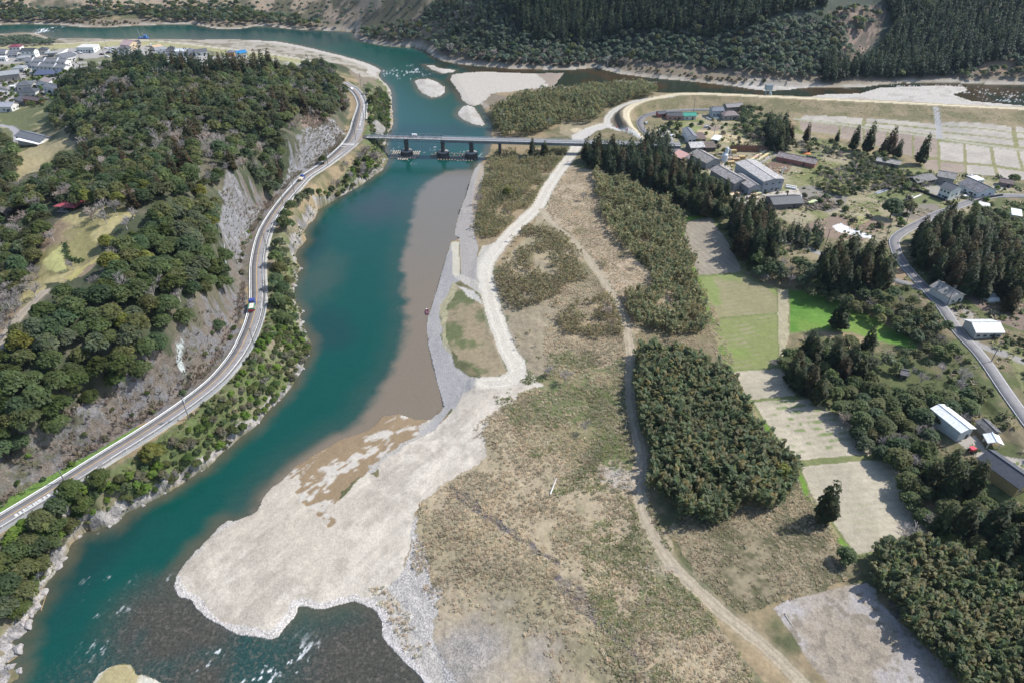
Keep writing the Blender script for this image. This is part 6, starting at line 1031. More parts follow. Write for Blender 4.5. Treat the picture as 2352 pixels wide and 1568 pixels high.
H_("small shed with a bright white roof in the dry field", (1634, 329), (1647, 331.5), depth=6, h=2.8, rt="shed", rc=(.84, .84, .83), wc=(.25, .26, .25), cat="shed", group=SG, nw=0); H_("old shed with a white-speckled roof beside the lane", (1586, 351), (1616, 349), depth=9, h=3.4, rt="gx", rc=(.48, .46, .44), wc=(.20, .19, .18), cat="shed", group=SG, nw=0, old=True); H_("brown tumbledown shed next to the speckled roof", (1619, 349), (1643, 348.5), depth=8, h=2.8, rt="shed", rc=(.15, .12, .10), wc=(.12, .10, .085), cat="shed", group=SG, nw=0, old=True)
H_("pink flat-topped lumber shelter beside the lane behind the cedars", (1563, 374), (1580, 366), depth=7, h=3, rt="shed", rc=(.42, .25, .22), cat="shelter", open_=True, group=SG)
H_("long weathered workshop with a corrugated gable roof and open front", (1620, 391), (1653, 385), (1596, 367), h=4.6, rt="gy", rc=(.31, .28, .255), wc=(.30, .31, .31), cat="workshop", group=SG, nw=1, old=True)
H_("western sawmill hall with a long patched grey gable roof", (1684, 441), (1716, 434), (1640, 405), h=5.2, rt="gy", rc=(.31, .285, .27), wc=(.33, .33, .32), cat="sawmill hall", group=SG, nw=1, old=True); H_("middle sawmill hall jutting towards the timber yard", (1717, 449), (1747, 444), (1690, 423), h=4.8, rt="gy", rc=(.33, .30, .285), wc=(.30, .33, .36), cat="sawmill hall", group=SG, nw=0, old=True, pitch=.35); H_("largest sawmill hall with a broad low pale grey roof", (1748, 445), (1794, 438.5), (1690, 401), h=7.6, rt="gy", rc=(.40, .38, .365), wc=(.30, .33, .36), cat="sawmill hall", group=SG, nw=3, old=True, pitch=.14)
H_("dark grey rounded timber barn below the sawmill yard", (1775, 483), (1842, 477), depth=11, h=3.2, rt="gx", rc=(.11, .11, .115), wc=(.16, .15, .15), cat="barn", group=SG, nw=0, pitch=.35); H_("long rusty-sided livestock shed above the vegetable plots", (1783, 370), (1869, 387.5), depth=8, h=3, rt="gx", rc=(.26, .22, .21), wc=(.36, .15, .12), cat="livestock shed", group=SG, nw=0, old=True); H_("pale ruined shed half sunk in the scrub", (2011, 378), (2063, 387), depth=6, h=2.4, rt="gx", rc=(.34, .32, .29), wc=(.2, .19, .17), cat="shed", group=SG, nw=0, old=True)
H_("weathered grey barn with a long ridge, top of the upper farmyard", (2148, 421.5), (2186, 428), depth=9, h=4.6, rt="gx", rc=(.27, .255, .24), wc=(.26, .25, .25), cat="barn", group=SG, nw=1, old=True); H_("open-fronted brown implement barn left of the weathered barn", (2103, 433), (2146, 424), depth=8, h=3.6, rt="gx", rc=(.20, .19, .185), cat="barn", group=SG, open_=True, old=True); H_("white two-storey house with a dark slate roof", (2152, 452), (2176, 461), (2162, 440), h=6.2, rt="gx", rc=(.11, .115, .125), wc=(.72, .72, .69), group=SG, nw=3)
H_("long low farmhouse with a mottled grey tiled roof", (2198, 435), (2243, 456), (2218, 421), h=3.6, rt="gx", rc=(.185, .18, .19), wc=(.62, .65, .67), group=SG, nw=4, old=True); H_("small white flat-roofed outbuilding behind the farmhouse", (2239, 427), (2256, 425), depth=6, h=3, rt="flat", rc=(.82, .82, .80), wc=(.66, .66, .64), cat="outbuilding", group=SG, nw=1); H_("collapsed brown-roofed shed at the paddy edge", (2293, 427), (2322, 432), depth=6, h=2.4, rt="gx", rc=(.17, .135, .125), wc=(.2, .16, .15), cat="shed", group=SG, nw=0, old=True)
H_("pair of white flat-roofed sheds beside the curving lane", (2244, 485), (2268, 489), depth=6, h=2.8, rt="flat", rc=(.58, .57, .55), wc=(.6, .6, .58), cat="shed", group=SG, nw=2); H_("white prefabricated cabin at the right edge above the grove", (2321, 505), (2340, 508), depth=6, h=3, rt="shed", rc=(.68, .70, .70), wc=(.55, .58, .60), cat="cabin", group=SG, nw=2)
H_("grey gabled shed standing right on the country road", (2177, 702), (2209, 692), (2157, 668), h=3.6, rt="gy", rc=(.25, .24, .225), wc=(.60, .58, .53), cat="shed", group=SG, nw=2, old=True); H_("long bright-roofed white building right of the country road", (2236, 778), (2297, 776), depth=8.5, h=3.2, rt="gx", rc=(.62, .62, .60), wc=(.50, .47, .42), cat="building", group=SG, nw=4)
H_("white steel warehouse with a bright gable roof below the dark wood", (2195, 1014), (2225, 1004), (2154, 958), h=4.6, rt="gy", rc=(.74, .75, .73), wc=(.58, .60, .58), cat="warehouse", nw=0, pitch=.3); H_("old shed with a blotched dark roof below the warehouse", (2262, 1008), (2288, 1004), (2256, 981), h=2.8, rt="gy", rc=(.14, .135, .135), wc=(.2, .19, .18), cat="shed", nw=0, old=True); H_("white awning roof over vehicles beside the blotched shed", (2264, 1028), (2294, 1030), (2261, 1012), h=2.6, rt="gy", rc=(.82, .83, .82), cat="awning", open_=True)
H_("large house with a long black-tiled roof in the lower right corner", (2326, 1142), (2366, 1120), (2244, 1075), h=4.2, rt="gy", rc=(.075, .08, .095), wc=(.46, .33, .16), nw=2, pitch=.5); H_("tiny dark tiled shed in the wood clearing", (2067, 869), (2080, 871), depth=3.5, h=2.2, rt="gx", rc=(.10, .095, .10), wc=(.2, .18, .16), cat="shed", nw=0)
# pavilion
o, rz, W, D = frame_of((136, 489), (174, 485), None, 5.5); e = empty("pavilion", o, "open pavilion with a dull red roof on the hilltop lawn", "pavilion", None, rz)
m, rg = roof_mesh(W, D, 2.7, "hip", .35, .8); rf = m.build("roof", mc("roof", (.42, .10, .115)), e); rf.location = (0, D / 2, 0); m = MB(); m.bar(rg[0], rg[1], .16); m.build("ridge_cap", mc("roof", (.46, .12, .13)), rf)
for k in range(4):
    for y in (.2, D - .2): m = MB(); m.box((-W / 2 + W * (k + .1) / 3.2, y, 1.2), (.2, .2, 3.0)); m.build("post", M_DARK, e)
m = MB(); m.box((0, D / 2, .02), (W + 1, D + 1, .25)); m.build("floor_slab", M_CONC, e); m = MB(); m.box((0, D * .75, .45), (W * .8, .5, .1)); m.box((0, D * .8, .25), (W * .7, .1, .4)); m.build("bench", mc("wood", (.12, .08, .06)), e)
# other built things
def thing(name, mb, mat, p, label, cat, rz=0.0, group=None, lift=0.0):
    o = mb.build(name, mat); o.location = Vector(p) + Vector((0, 0, lift)); o.rotation_euler = (0, 0, rz); return tag(o, label, cat, group)
def ang(u, v, u2, v2): a, b = P1(u, v), P1(u2, v2); return math.atan2(b.y - a.y, b.x - a.x)
e = empty("silo", P1(1660, 385), "silver sawdust silo with a round cap beside the weathered workshop", "silo"); m = MB(); m.lathe((0, 0, 3), [(.4, 0), (2, 1.5), (2, 5.5), (1.1, 6.4)], 18); m.build("hopper", mc("steel", (.60, .62, .63)), e); m = MB(); m.lathe((1.0, .6, 9.2), [(1.1, 0), (1.1, 3.0), (.7, 3.6), (.2, 3.8)], 16); m.build("cyclone", mc("steel", (.66, .68, .68)), e); m = MB(); m.bar((1.6, .6, 12), (3.4, .8, 11), .35, n=8); m.bar((3.4, .8, 11), (3.6, .8, 4), .35, n=8); m.build("duct", mc("steel", (.5, .52, .54)), e)
for s in range(4): a = s * 1.57 + .78; m = MB(); m.bar((1.5 * math.cos(a), 1.5 * math.sin(a), -.3), (1.6 * math.cos(a), 1.6 * math.sin(a), 5), .12); m.build("leg", M_DARK, e)
e = empty("exhaust_stack", P1(1790, 424), "tall curved white exhaust pipe at the corner of the largest sawmill hall", "exhaust pipe"); m = MB(); m.bar((0, 0, 0), (0, 0, 9.5), .3, n=10); m.bar((0, 0, 9.5), (1.2, .2, 10.6), .3, n=10); m.bar((1.2, .2, 10.6), (2, .3, 9.6), .3, n=10); m.build("pipe", M_WHITE, e); m = MB(); m.box((1, 1, 1.5), (2.4, 2, 3)); m.build("fan_house", M_DARK, e)
e = empty("chimney_stack", P1(1803, 470), "rusty black chimney standing in the timber yard", "chimney"); m = MB(); m.bar((0, 0, 0), (0, 0, 8), .4, .3, 10); m.build("flue", mc("old", (.07, .04, .035)), e); m = MB(); m.lathe((-1.8, 0, 0), [(1.2, 0), (1.2, 1.6), (.6, 2.1)], 14); m.build("boiler", mc("old", (.12, .045, .035)), e)
tp = Vector((237, 596, WZ)); tp = at([[1768, 221]], 7.8)[0]; e = empty("gauge_tower", (tp[0], tp[1] + 6, 6.0), "blue-grey water gauge cabin on stilts rising behind the levee road", "gauge tower")
m = MB(); m.box((0, 0, 6.8), (5.2, 4.2, 3.6)); m.build("cabin", mc("wall", (.36, .43, .47)), e); m = MB(); m.box((0, 0, 8.75), (6, 5, .3)); m.build("roof", M_STEEL_D, e)
for sx in (-1, 1): m = MB(); m.bar((sx * 1.6, 0, -5), (sx * 1.4, 0, 5), .45, n=10); m.build("leg", mc("wall", (.40, .46, .5)), e)
m = MB(); m.add([(.6, -2.2, 5), (1.4, -2.2, 5), (3.0, -5, .8), (2.2, -5, .8), (.6, -2.4, 4.6), (1.4, -2.4, 4.6), (3.0, -5.2, .4), (2.2, -5.2, .4)], [[0, 1, 2, 3], [7, 6, 5, 4], [0, 3, 7, 4], [1, 5, 6, 2]]); m.build("stair", mc("wall", (.5, .55, .58)), e)
for u, v, u2, v2, lab, c in ((2253, 683, 2282, 680, "long white plastic tunnel greenhouse among brown plots", 1.0), (2266, 692, 2291, 690, "shorter white plastic tunnel in front of the long greenhouse", .8)):
    a, b = P1(u, v), P1(u2, v2); L_ = (b - a).length; m = MB(); k = 9
    V = [(sx * L_ / 2, 1.9 * c * math.cos(math.pi * i / (k - 1)), 1.9 * c * math.sin(math.pi * i / (k - 1))) for sx in (-1, 1) for i in range(k)]; m.add(V, [[i, i + 1, k + i + 1, k + i] for i in range(k - 1)] + [list(range(k))[::-1], list(range(k, 2 * k))]); thing("greenhouse", m, mc("plastic", (.72, .74, .74)), (a + b) / 2, lab, "greenhouse", math.atan2(b.y - a.y, b.x - a.x), "white tunnel greenhouses")
def wall_line(name, s, h, t, mat, label, cat):
    q = PP(s); c = Vector(q.mean(0)); m = MB()
    for a, b in zip(q[:-1], q[1:]): d = b - a; L_ = math.hypot(d[0], d[1]); m.box(tuple((a + b) / 2 - np.array(c) + [0, 0, h / 2 - .1]), (L_ + .1, t, h), math.atan2(d[1], d[0]))
    return tag_at(m.build(name, mat), c, label, cat)
def tag_at(o, c, label, cat, group=None): o.location = c; return tag(o, label, cat, group)
wall_line("boundary_wall", "130,132 145,125 157,117", 2.2, .4, M_WHITE, "white boundary wall along the shop's car park", "wall"); wall_line("boundary_wall", "2236,467 2265,457 2302,451", 1.6, .3, M_DARK, "dark wall along the outside of the curving upper lane", "wall"); wall_line("boundary_wall", "2073,430 2110,440 2150,455 2170,463", 1.4, .3, M_DARK, "dark hedge-like wall between plots and the upper farmyard", "wall"); wall_line("boundary_wall", "1516,291 1535,297 1553,308", 1.2, .5, mc("wall", (.07, .08, .05)), "dark clipped hedge wall along the small car park", "hedge")
wall_line("boundary_wall", "1622,273 1632,277 1642,275 1652,274", 1.3, .25, M_WHITE, "white garden wall in front of the blue-grey house", "wall"); wall_line("boundary_wall", "1574,331 1600,331.5 1622,331", 1.4, .3, M_DARK, "dark wooden fence in front of the gable house", "fence"); wall_line("net_fence", "498,520 505,535 515,560 520,600 517,640", 2.5, .08, mc("net", (.36, .42, .43)), "pale net fence down the edge of the rock face", "fence")
def hedge(s, h, w_, label):
    q = resample(PP(s), .7); n = len(q); g = np.random.default_rng(n); V = np.repeat(q, 9, 0) + np.column_stack([g.normal(0, w_ / 2.5, n * 9), g.normal(0, w_ / 2.5, n * 9), g.uniform(.1, h, n * 9)]); c = q.mean(0); v, f, k = cards(V - c, g.normal(size=V.shape) + [0, 0, .8], np.full(len(V), .45), np.array([.05, .075, .03])[None] * g.uniform(.6, 1.4, (len(V), 1)), g)
    o = obj("hedge", new_mesh("hedge", v, f, M_LEAF, False, {"col": k})); o.location = c; tag(o, label, "hedge")
hedge("1704,278 1710,292 1712,303", 1.6, 1.2, "dark clipped hedge dividing the orchard from the plots"); hedge("1712,303 1740,309 1770,318", 1.2, 1.0, "low dark hedge along the lower edge of the orchard"); hedge("150,560 155,590 160,597 190,600", .9, 1.4, "purplish-brown clipped hedge round the lower pavilion lawn"); hedge("2175,440 2205,452 2235,463", 1.4, 1.2, "dark hedge along the front of the low farmhouse"); hedge("2290,405 2320,425 2345,440", 1.5, 1.2, "dark hedge running down to the curving upper lane"); hedge("2310,465 2340,478 2370,490", 1.6, 1.6, "dark hedge at the right edge below the upper lane")
# timber yard
WOODC = (.50, .37, .20)
for i in range(15):
    u = 1683 + i * 5.9; p = P1(u, 345 + i * .15); m = MB()
    m.add([(-.9, -3.4, 0), (.9, -3.4, 0), (0, -3.2, 3.0), (-.9, 3.4, 0), (.9, 3.4, 0), (0, 3.2, 3.0)], [[0, 1, 2], [4, 3, 5], [0, 2, 5, 3], [1, 4, 5, 2], [0, 3, 4, 1]])
    thing("drying_rack", m, mc("wood", (.24, .14, .085)), p, "leaning brown board rack in the long row behind the sawmill", "drying rack", .12, "board racks behind the sawmill")
def stack(u, v, L_, W_, h, rz, label, c=WOODC, group=None, lift=0):
    m = MB(); n = max(2, int(h / .35))
    for k in range(n): m.box((random.uniform(-.1, .1), 0, .2 + k * h / n), (L_, W_, h / n - .1))
    thing("lumber_stack", m, mc("wood", tuple(round(q * random.choice((.85, 1, 1.12)), 3) for q in c)), P1(u, v), label, "lumber stack", rz, group)
for j in range(8):
    for i in range(2): stack(1726 + j * 5.6 + i * 13, 370 - j * 3.6 + i * 2.4, 5.2, 1.3, 1.4, .55, "pale yellow row of stacked boards in the slanting block", (.62, .50, .30), "yellow board rows")
for u, v, lab in ((1683, 352, "light wood stack near the speckled shed"), (1703, 366, "wide wood stack beside the yard lane"), (1690, 371, "yellow wood stack in the middle of the rack field"), (1672, 370, "wood stack just above the silver silo"), (1678, 378, "lower wood stack beside the silver silo"), (1664, 366, "small wood stack behind the workshop")): stack(u, v, 4.5, 2.2, 2.2, .08, lab)
for i in range(5): stack(1640 + i * 17, 357 + (i % 2) * 4 + i * .6, 5, .8, .8, .05, "low grey row of seasoning timber behind the workshop", (.27, .24, .19), "grey timber rows")
for u, v, lab in ((1682, 452, "stack of cream boards at the mouth of the western hall"), (1690, 449, "pale board stack beside the cream boards"), (1722, 457, "white-wrapped board stack in front of the middle hall"), (1731, 452, "double board stack in front of the middle hall"), (1741, 449, "tall board stack at the middle hall's corner"), (1735, 459, "low board pile nearest the cedars"), (1862, 470, "yellow stack among the far racks"), (1868, 467, "second yellow stack among the far racks")): stack(u, v, 3.6, 2.2, 1.7, .3, lab, (.58, .48, .33))
for i in range(7): stack(1763 + (i % 4) * 8, 462 - (i // 4) * 5 + (i % 4), 4.4, 1.2, .9, 1.0, "dark log pile in the timber yard before the black chimney", (.22, .15, .10), "log piles in the timber yard")
for i in range(9): p = P1(1843 + (i % 3) * 22 + (i // 3) * 12, 462 + (i // 3) * 9 - (i % 3) * 2); m = MB(); [m.box((0, k * 1.2 - 2.4, .5), (7, .12, .25)) for k in range(5)]; [m.box((x, 0, .25), (.15, 5.2, .7)) for x in (-3, 0, 3)]; thing("seasoning_rack", m, mc("wood", (.20, .165, .14)), p, "low empty slatted timber rack between barn and plots", "timber rack", .5, "slatted timber racks by the plots")
for i in range(12): m = MB(); m.lathe((0, 0, 0), [(.6, 0), (.75, .5), (.6, 1.0), (.2, 1.15)], 9); thing("bulk_bag", m, mc("sack", (.70, .70, .67)), P1(1806 + (i % 6) * 4.2, 428 + (i // 6) * 4 + (i % 6) * .8), "white bulk bag in the heap beside the largest sawmill hall", "bulk bag", 0, "white bulk bags by the sawmill")
for i in range(6): m = MB(); m.lathe((0, 0, 0), [(.6, 0), (.75, .5), (.5, 1.0)], 9); thing("bulk_bag", m, mc("sack", (.74, .74, .74)), P1(1829 + (i % 3) * 5, 453 + (i // 3) * 3), "white bulk bag near the slatted racks and dark barn", "bulk bag", 0, "white bulk bags near the dark barn")
for i, (u, v, u2, v2) in enumerate(((2010, 444, 2048, 430), (2014, 446, 2052, 433), (2079, 459, 2096, 451), (2083, 462, 2120, 446))):
    a, b = P1(u, v), P1(u2, v2); m = MB(); m.box((0, 0, .12), ((b - a).length, .9, .3)); thing("plastic_mulch", m, M_WHITE if i > 1 else mc("plastic", (.34, .36, .40)), (a + b) / 2, "white plastic-covered vegetable row in the plots" if i > 1 else "grey plastic-covered vegetable row at the top of the plots", "covered row", math.atan2(b.y - a.y, b.x - a.x), "covered vegetable rows")
# ------------------------------------------------------------------ vehicles
def vehicle(label, u, v, u2, v2, c, kind="car", group=None, z=None, cat=None):
    p = P1(u, v) if z is None else Vector(at([[u, v]], z)[0]); rz = ang(u, v, u2, v2); L_, W_, hh = {"car": (4.2, 1.7, 1.45), "van": (3.6, 1.6, 1.85), "pickup": (3.4, 1.5, 1.75), "truck": (5.6, 2.0, 2.3), "dump": (7.4, 2.4, 2.9)}[kind]
    e = empty({"car": "parked_car", "van": "van", "pickup": "small_truck", "truck": "truck", "dump": "dump_truck"}[kind], p, label, cat or {"car": "car", "van": "van", "pickup": "small truck", "truck": "truck", "dump": "dump truck"}[kind], group, rz); mt = mc("paint", c); m = MB()
    def ext(pr, w_): n = len(pr); m.add([(x * L_, -w_ / 2, z_ * hh) for x, z_ in pr] + [(x * L_, w_ / 2, z_ * hh) for x, z_ in pr], [list(range(n)), list(range(n, 2 * n))[::-1]] + [[(i + 1) % n, i, n + i, n + (i + 1) % n] for i in range(n)])
    if kind == "car": ext([(-.5, .2), (.5, .2), (.5, .48), (.28, .60), (.12, .96), (-.30, 1.0), (-.46, .66), (-.5, .6)], W_); gl = [(.27, .62), (.13, .93), (.04, .93), (.04, .62)]
    elif kind == "van": ext([(-.5, .16), (.5, .16), (.5, .5), (.36, .97), (-.46, 1.0), (-.5, .5)], W_); gl = [(.46, .58), (.37, .92), (.26, .92), (.26, .58)]
    else: ext([(.18, .18), (.5, .18), (.5, .5), (.44, 1.0), (.18, 1.0)], W_); gl = [(.495, .55), (.45, .92), (.30, .92), (.30, .55)]
    m.build("body", mt, e); m = MB(); ext(gl, W_ + .05); 
    if kind in ("car", "van"): ext([(.0, .62), (.0, .92), (-.28, .92), (-.36, .62)], W_ + .05)
    m.build("windows", M_GLASS, e)
    if kind in ("pickup", "truck", "dump"):
        bc = {"pickup": c, "truck": (.62, .55, .42), "dump": (.06, .30, .22)}[kind]; m = MB(); m.box((-.17 * L_, 0, hh * .36), (.64 * L_, W_, hh * .12)); s_h = .3 if kind == "pickup" else .55
        for s in (-1, 1): m.box((-.17 * L_, s * W_ / 2, hh * (.42 + s_h * .25)), (.64 * L_, .1, hh * s_h * .5))
        m.box((-.48 * L_, 0, hh * (.42 + s_h * .25)), (.1, W_ - .12, hh * s_h * .5)); m.build("load_bed", mc("paint", bc), e)
        if kind != "pickup": m = MB(); m.box((-.16 * L_, 0, hh * .52), (.56 * L_, W_ * .8, hh * .22)); m.build("load", mc("wood", (.66, .62, .52)), e)
        if kind == "dump": m = MB(); m.box((-.505 * L_, 0, hh * .34), (.12, W_, hh * .32)); m.build("tailgate", mc("paint", (.45, .05, .06)), e)
    wh = None
    for x in (-.31, .31):
        for s in (-1, 1):
            if wh is None:
                m = MB(); m.bar((0, -.11, 0), (0, .11, 0), .34, n=12); wh = m.build("wheel", M_RUB, e); q = wh
            else: q = wh.copy(); COL.objects.link(q); q.parent = e
            q.location = (x * L_, s * (W_ / 2 - .05), .33)
    return e
WH, BK, SV = (.80, .80, .80), (.02, .02, .025), (.5, .52, .54)
vehicle("dump truck with a blue cab, green sides and red tailgate on the left bend", 580, 707, 583, 690, (.05, .08, .32), "dump", z=9.05); vehicle("small blue truck carrying a pale load on the riverside road", 693, 413, 698, 408, (.04, .10, .38), "truck", z=9.05); vehicle("white van crossing the truss part of the bridge", 952, 314.5, 965, 314.8, WH, "van", z=9.1); vehicle("white car at the far bend where the road leaves the river", 808, 206, 815, 211, WH, "car", z=9.05)
PK = "cars parked at the village shop"
for u, v, c, lab in ((172, 125, WH, "white car parked before the shop, left of its twin"), (184, 123.5, WH, "white car parked before the shop window, right of its twin"), (234, 126.5, BK, "black car on the shop's car park near the tall pole"), (187, 139, BK, "dark car beside the pole on the grass below the shop"), (245, 113.5, WH, "white car in the cluster right of the shop, nearest its corner"), (256, 112.5, WH, "white car at the back of the cluster right of the shop"), (263, 114, SV, "silver car at the right end of the shop's car cluster"), (255, 116.5, WH, "white car in the middle of the shop's car cluster"), (258, 119, WH, "white car at the front of the shop's car cluster"), (252, 121, SV, "silver car in front of the black one in the cluster"), (249, 123, BK, "black car at the front left of the car cluster"), (247, 132, WH, "white car on the lane near the hilltop trees"), (153, 118, SV, "silver car at the end of the white boundary wall")): vehicle(lab, u, v, u + 9, v - .6, c, "car", PK)
vehicle("white car beside the pink warehouse, first of two", 316, 117, 325, 116, WH); vehicle("white car beside the pink warehouse, second of two", 322, 118.5, 331, 117.5, WH); vehicle("white box truck parked beside the levee ramp", 344, 107, 350, 106, WH, "truck")
vehicle("white car on the small car park by the lane bend", 1544, 314, 1552, 312, WH); vehicle("white van parked beside the cedar grove below the junction", 1547.5, 351, 1556, 350, WH, "van"); vehicle("silver car parked among the plots inside the levee", 1624, 293.5, 1632, 293, SV); vehicle("white car in front of the low mottled farmhouse", 2216, 454, 2226, 450, WH); vehicle("little white truck parked at the paddy edge behind the barn", 2226, 408, 2236, 409, WH, "pickup"); vehicle("black and white truck beside the orange tarpaulin", 1850, 350, 1862, 350.5, BK, "truck"); vehicle("silver car beside the garden at the lane bend", 1484, 284, 1487, 276, SV)
e = empty("tractor", P1(2232, 1037), "small red tractor with a canopy parked below the white warehouse", "tractor", None, .3); m = MB(); m.box((.6, 0, .9), (1.6, .7, .7)); m.box((-.5, 0, .75), (.9, .9, .5)); m.build("body", mc("paint", (.45, .02, .03)), e); m = MB(); m.box((-.5, 0, 2.0), (1.8, 1.5, .12)); [m.bar((x, y, .9), (x, y, 2.0), .04) for x in (-1.1, .1) for y in (-.6, .6)]; m.build("canopy", mc("paint", (.70, .05, .09)), e)
for x, r in ((-.7, .6), (1.0, .35)):
    for s in (-1, 1): m = MB(); m.bar((x, s * .75 - .15, r), (x, s * .75 + .15, r), r, n=14); m.build("wheel", M_RUB, e)
m = MB(); m.add([(-2.6, -1, .1), (2.4, -1.2, .15), (2.8, 1, .3), (-2.2, 1.3, .2), (0, 0, .9)], [[0, 1, 4], [1, 2, 4], [2, 3, 4], [3, 0, 4], [3, 2, 1, 0]]); thing("tarpaulin", m, mc("tarp", (.75, .22, .07)), P1(1853, 354), "crumpled bright orange tarpaulin on the ground beside the truck", "tarpaulin")
for i in range(4): m = MB(); m.box((0, 0, .9), (1.0, 1.3, 1.8)); m.box((0, 0, 1.85), (1.1, 1.4, .12)); thing("storage_tank", m, mc("tank", (.04, .05, .055)), P1(1853 + i * 6, 364 + i * 1.2), "dark upright tank in the row beside the livestock shed", "tank", .2, "dark tanks by the livestock shed")
for i in range(9): m = MB(); m.bar((0, 0, 0), (.7, .5, 2.2), .1); m.bar((0, 0, 2.0), (1.2, -.5, .2), .08); m.bar((-.8, 0, 1.2), (.8, 0, 1.4), .08); thing("concrete_stake", m, mc("wall", (.5, .52, .5)), P1(1868 + (i % 5) * 8, 352 + (i // 5) * 8), "pale tangled post frame on the lot beside the dark tanks", "post frame", i * .7, "post frames by the dark tanks")
for i in range(9): m = MB(); m.bar((0, 0, 0), (.3, .2, 1.7), .16); m.bar((0, 0, 1.0), (1, .2, 1.3), .1); m.box((.3, 0, .5), (.9, .5, .9)); thing("machine_part", m, M_CONC_D, P1(2188 + (i % 9) * 7.6, 403 + (i % 9) * 1.5), "dark machine part standing in the row behind the upper barn", "machine part", i * .5, "row of dark parts behind the barn")
# boats, markers, poles
bp_ = at([[981, 717]], WZ)[0]; e = empty("rowing_boat", bp_, "small maroon rowing boat moored at the concrete bank", "boat", None, R(100)); m = MB(); hull = [(-2.2, .62), (0, .75), (1.5, .5), (2.5, 0), (1.5, -.5), (0, -.75), (-2.2, -.62)]; n_ = 7
m.add([(x, y, .5) for x, y in hull] + [(x * .85, y * .7, -.15) for x, y in hull] + [(x * .95, y * .84, .48) for x, y in hull] + [(x * .85, y * .7, .05) for x, y in hull], [[(i + 1) % 7, i, 7 + i, 7 + (i + 1) % 7] for i in range(7)] + [[i, (i + 1) % 7, 14 + (i + 1) % 7, 14 + i] for i in range(7)] + [[14 + i, 14 + (i + 1) % 7, 21 + (i + 1) % 7, 21 + i] for i in range(7)] + [list(range(21, 28)), list(range(7, 14))[::-1]]); m.build("hull", mc("paint", (.16, .05, .07)), e)
for x in (-1.5, -.2): m = MB(); m.box((x, 0, .42), (.4, 1.2, .06)); m.build("thwart", mc("paint", (.35, .16, .2)), e)
m = MB(); m.add([(2.4, 0, .53), (1.6, .42, .53), (1.6, -.42, .53)], [[0, 1, 2]]); m.build("bow_deck", M_WHITE, e)
e = empty("work_barge", at([[330, 89]], WZ)[0], "small blue work barge with masts at the far bank", "barge"); m = MB(); m.box((0, 0, .5), (10, 4, 1.4)); m.build("hull", mc("paint", (.05, .13, .35)), e); m = MB(); m.box((2.4, 0, 2.4), (3, 2.6, 2.4)); m.build("cabin", mc("paint", (.10, .22, .5)), e)
for x, z in ((-3, 10), (1.0, 6)): m = MB(); m.bar((x, 0, 1), (x - 1.2, 0, z), .15); m.build("mast", M_STEEL, e)
for u, v, lab in ((1416, 297, "red marker flag on the white ramp, left of its twin"), (1440, 303.5, "red marker flag on the white ramp, right of its twin")): e = empty("marker_flag", P1(u, v), lab, "marker flag", "red flags on the ramp"); m = MB(); m.bar((0, 0, 0), (0, 0, 2.6), .06); m.build("staff", M_WHITE, e); m = MB(); m.box((.0, 0, 1.7), (.7, .12, 1.5)); m.build("flag", mc("cloth", (.65, .06, .10)), e)
def pole(u, v, label, h=10.5, arms=2, z=None, tr=False):
    p = P1(u, v) if z is None else Vector(at([[u, v]], z)[0]); e = empty("utility_pole", p, label, "utility pole", "utility poles"); m = MB(); m.bar((0, 0, -.5), (0, 0, h), .19, .12, 8); m.build("pole", M_POLE, e); a = random.uniform(-.5, .5)
    for k in range(arms): m = MB(); m.box((0, 0, h - .4 - k * .9), (1.9, .12, .12), a); m.build("crossarm", M_POLE, e)
    if tr: m = MB(); m.lathe((.4, 0, h - 3.2), [(.3, 0), (.3, .9), (.1, 1.0)], 10); m.build("transformer", M_STEEL, e)
    return p + Vector((0, 0, h - .4))
TOP = [pole(149, 1105, "utility pole at the inside verge of the straight road near the corner", z=9), pole(434, 960, "utility pole on the river edge where the road starts to bend", z=9, tr=True), pole(586, 803, "utility pole by the guard rail at the sharpest part of the bend", z=9), pole(618, 690, "utility pole half hidden by the roadside trees below the bend", z=9), pole(614, 580, "utility pole in the tree row opposite the net fence", z=9), pole(650, 468, "utility pole on the riverside kerb above the tree row", z=9), pole(676, 443, "utility pole behind the small blue truck", z=9), pole(754, 382, "utility pole above the tall retaining wall", z=9, tr=True), pole(817, 322, "utility pole at the bridge junction", z=9, tr=True), pole(836, 277, "utility pole beside the road's white kerb north of the bridge", z=9), pole(841, 226, "utility pole at the river side of the far bend", z=9), pole(829, 198, "utility pole where the dirt ramp meets the far bend", z=8)]
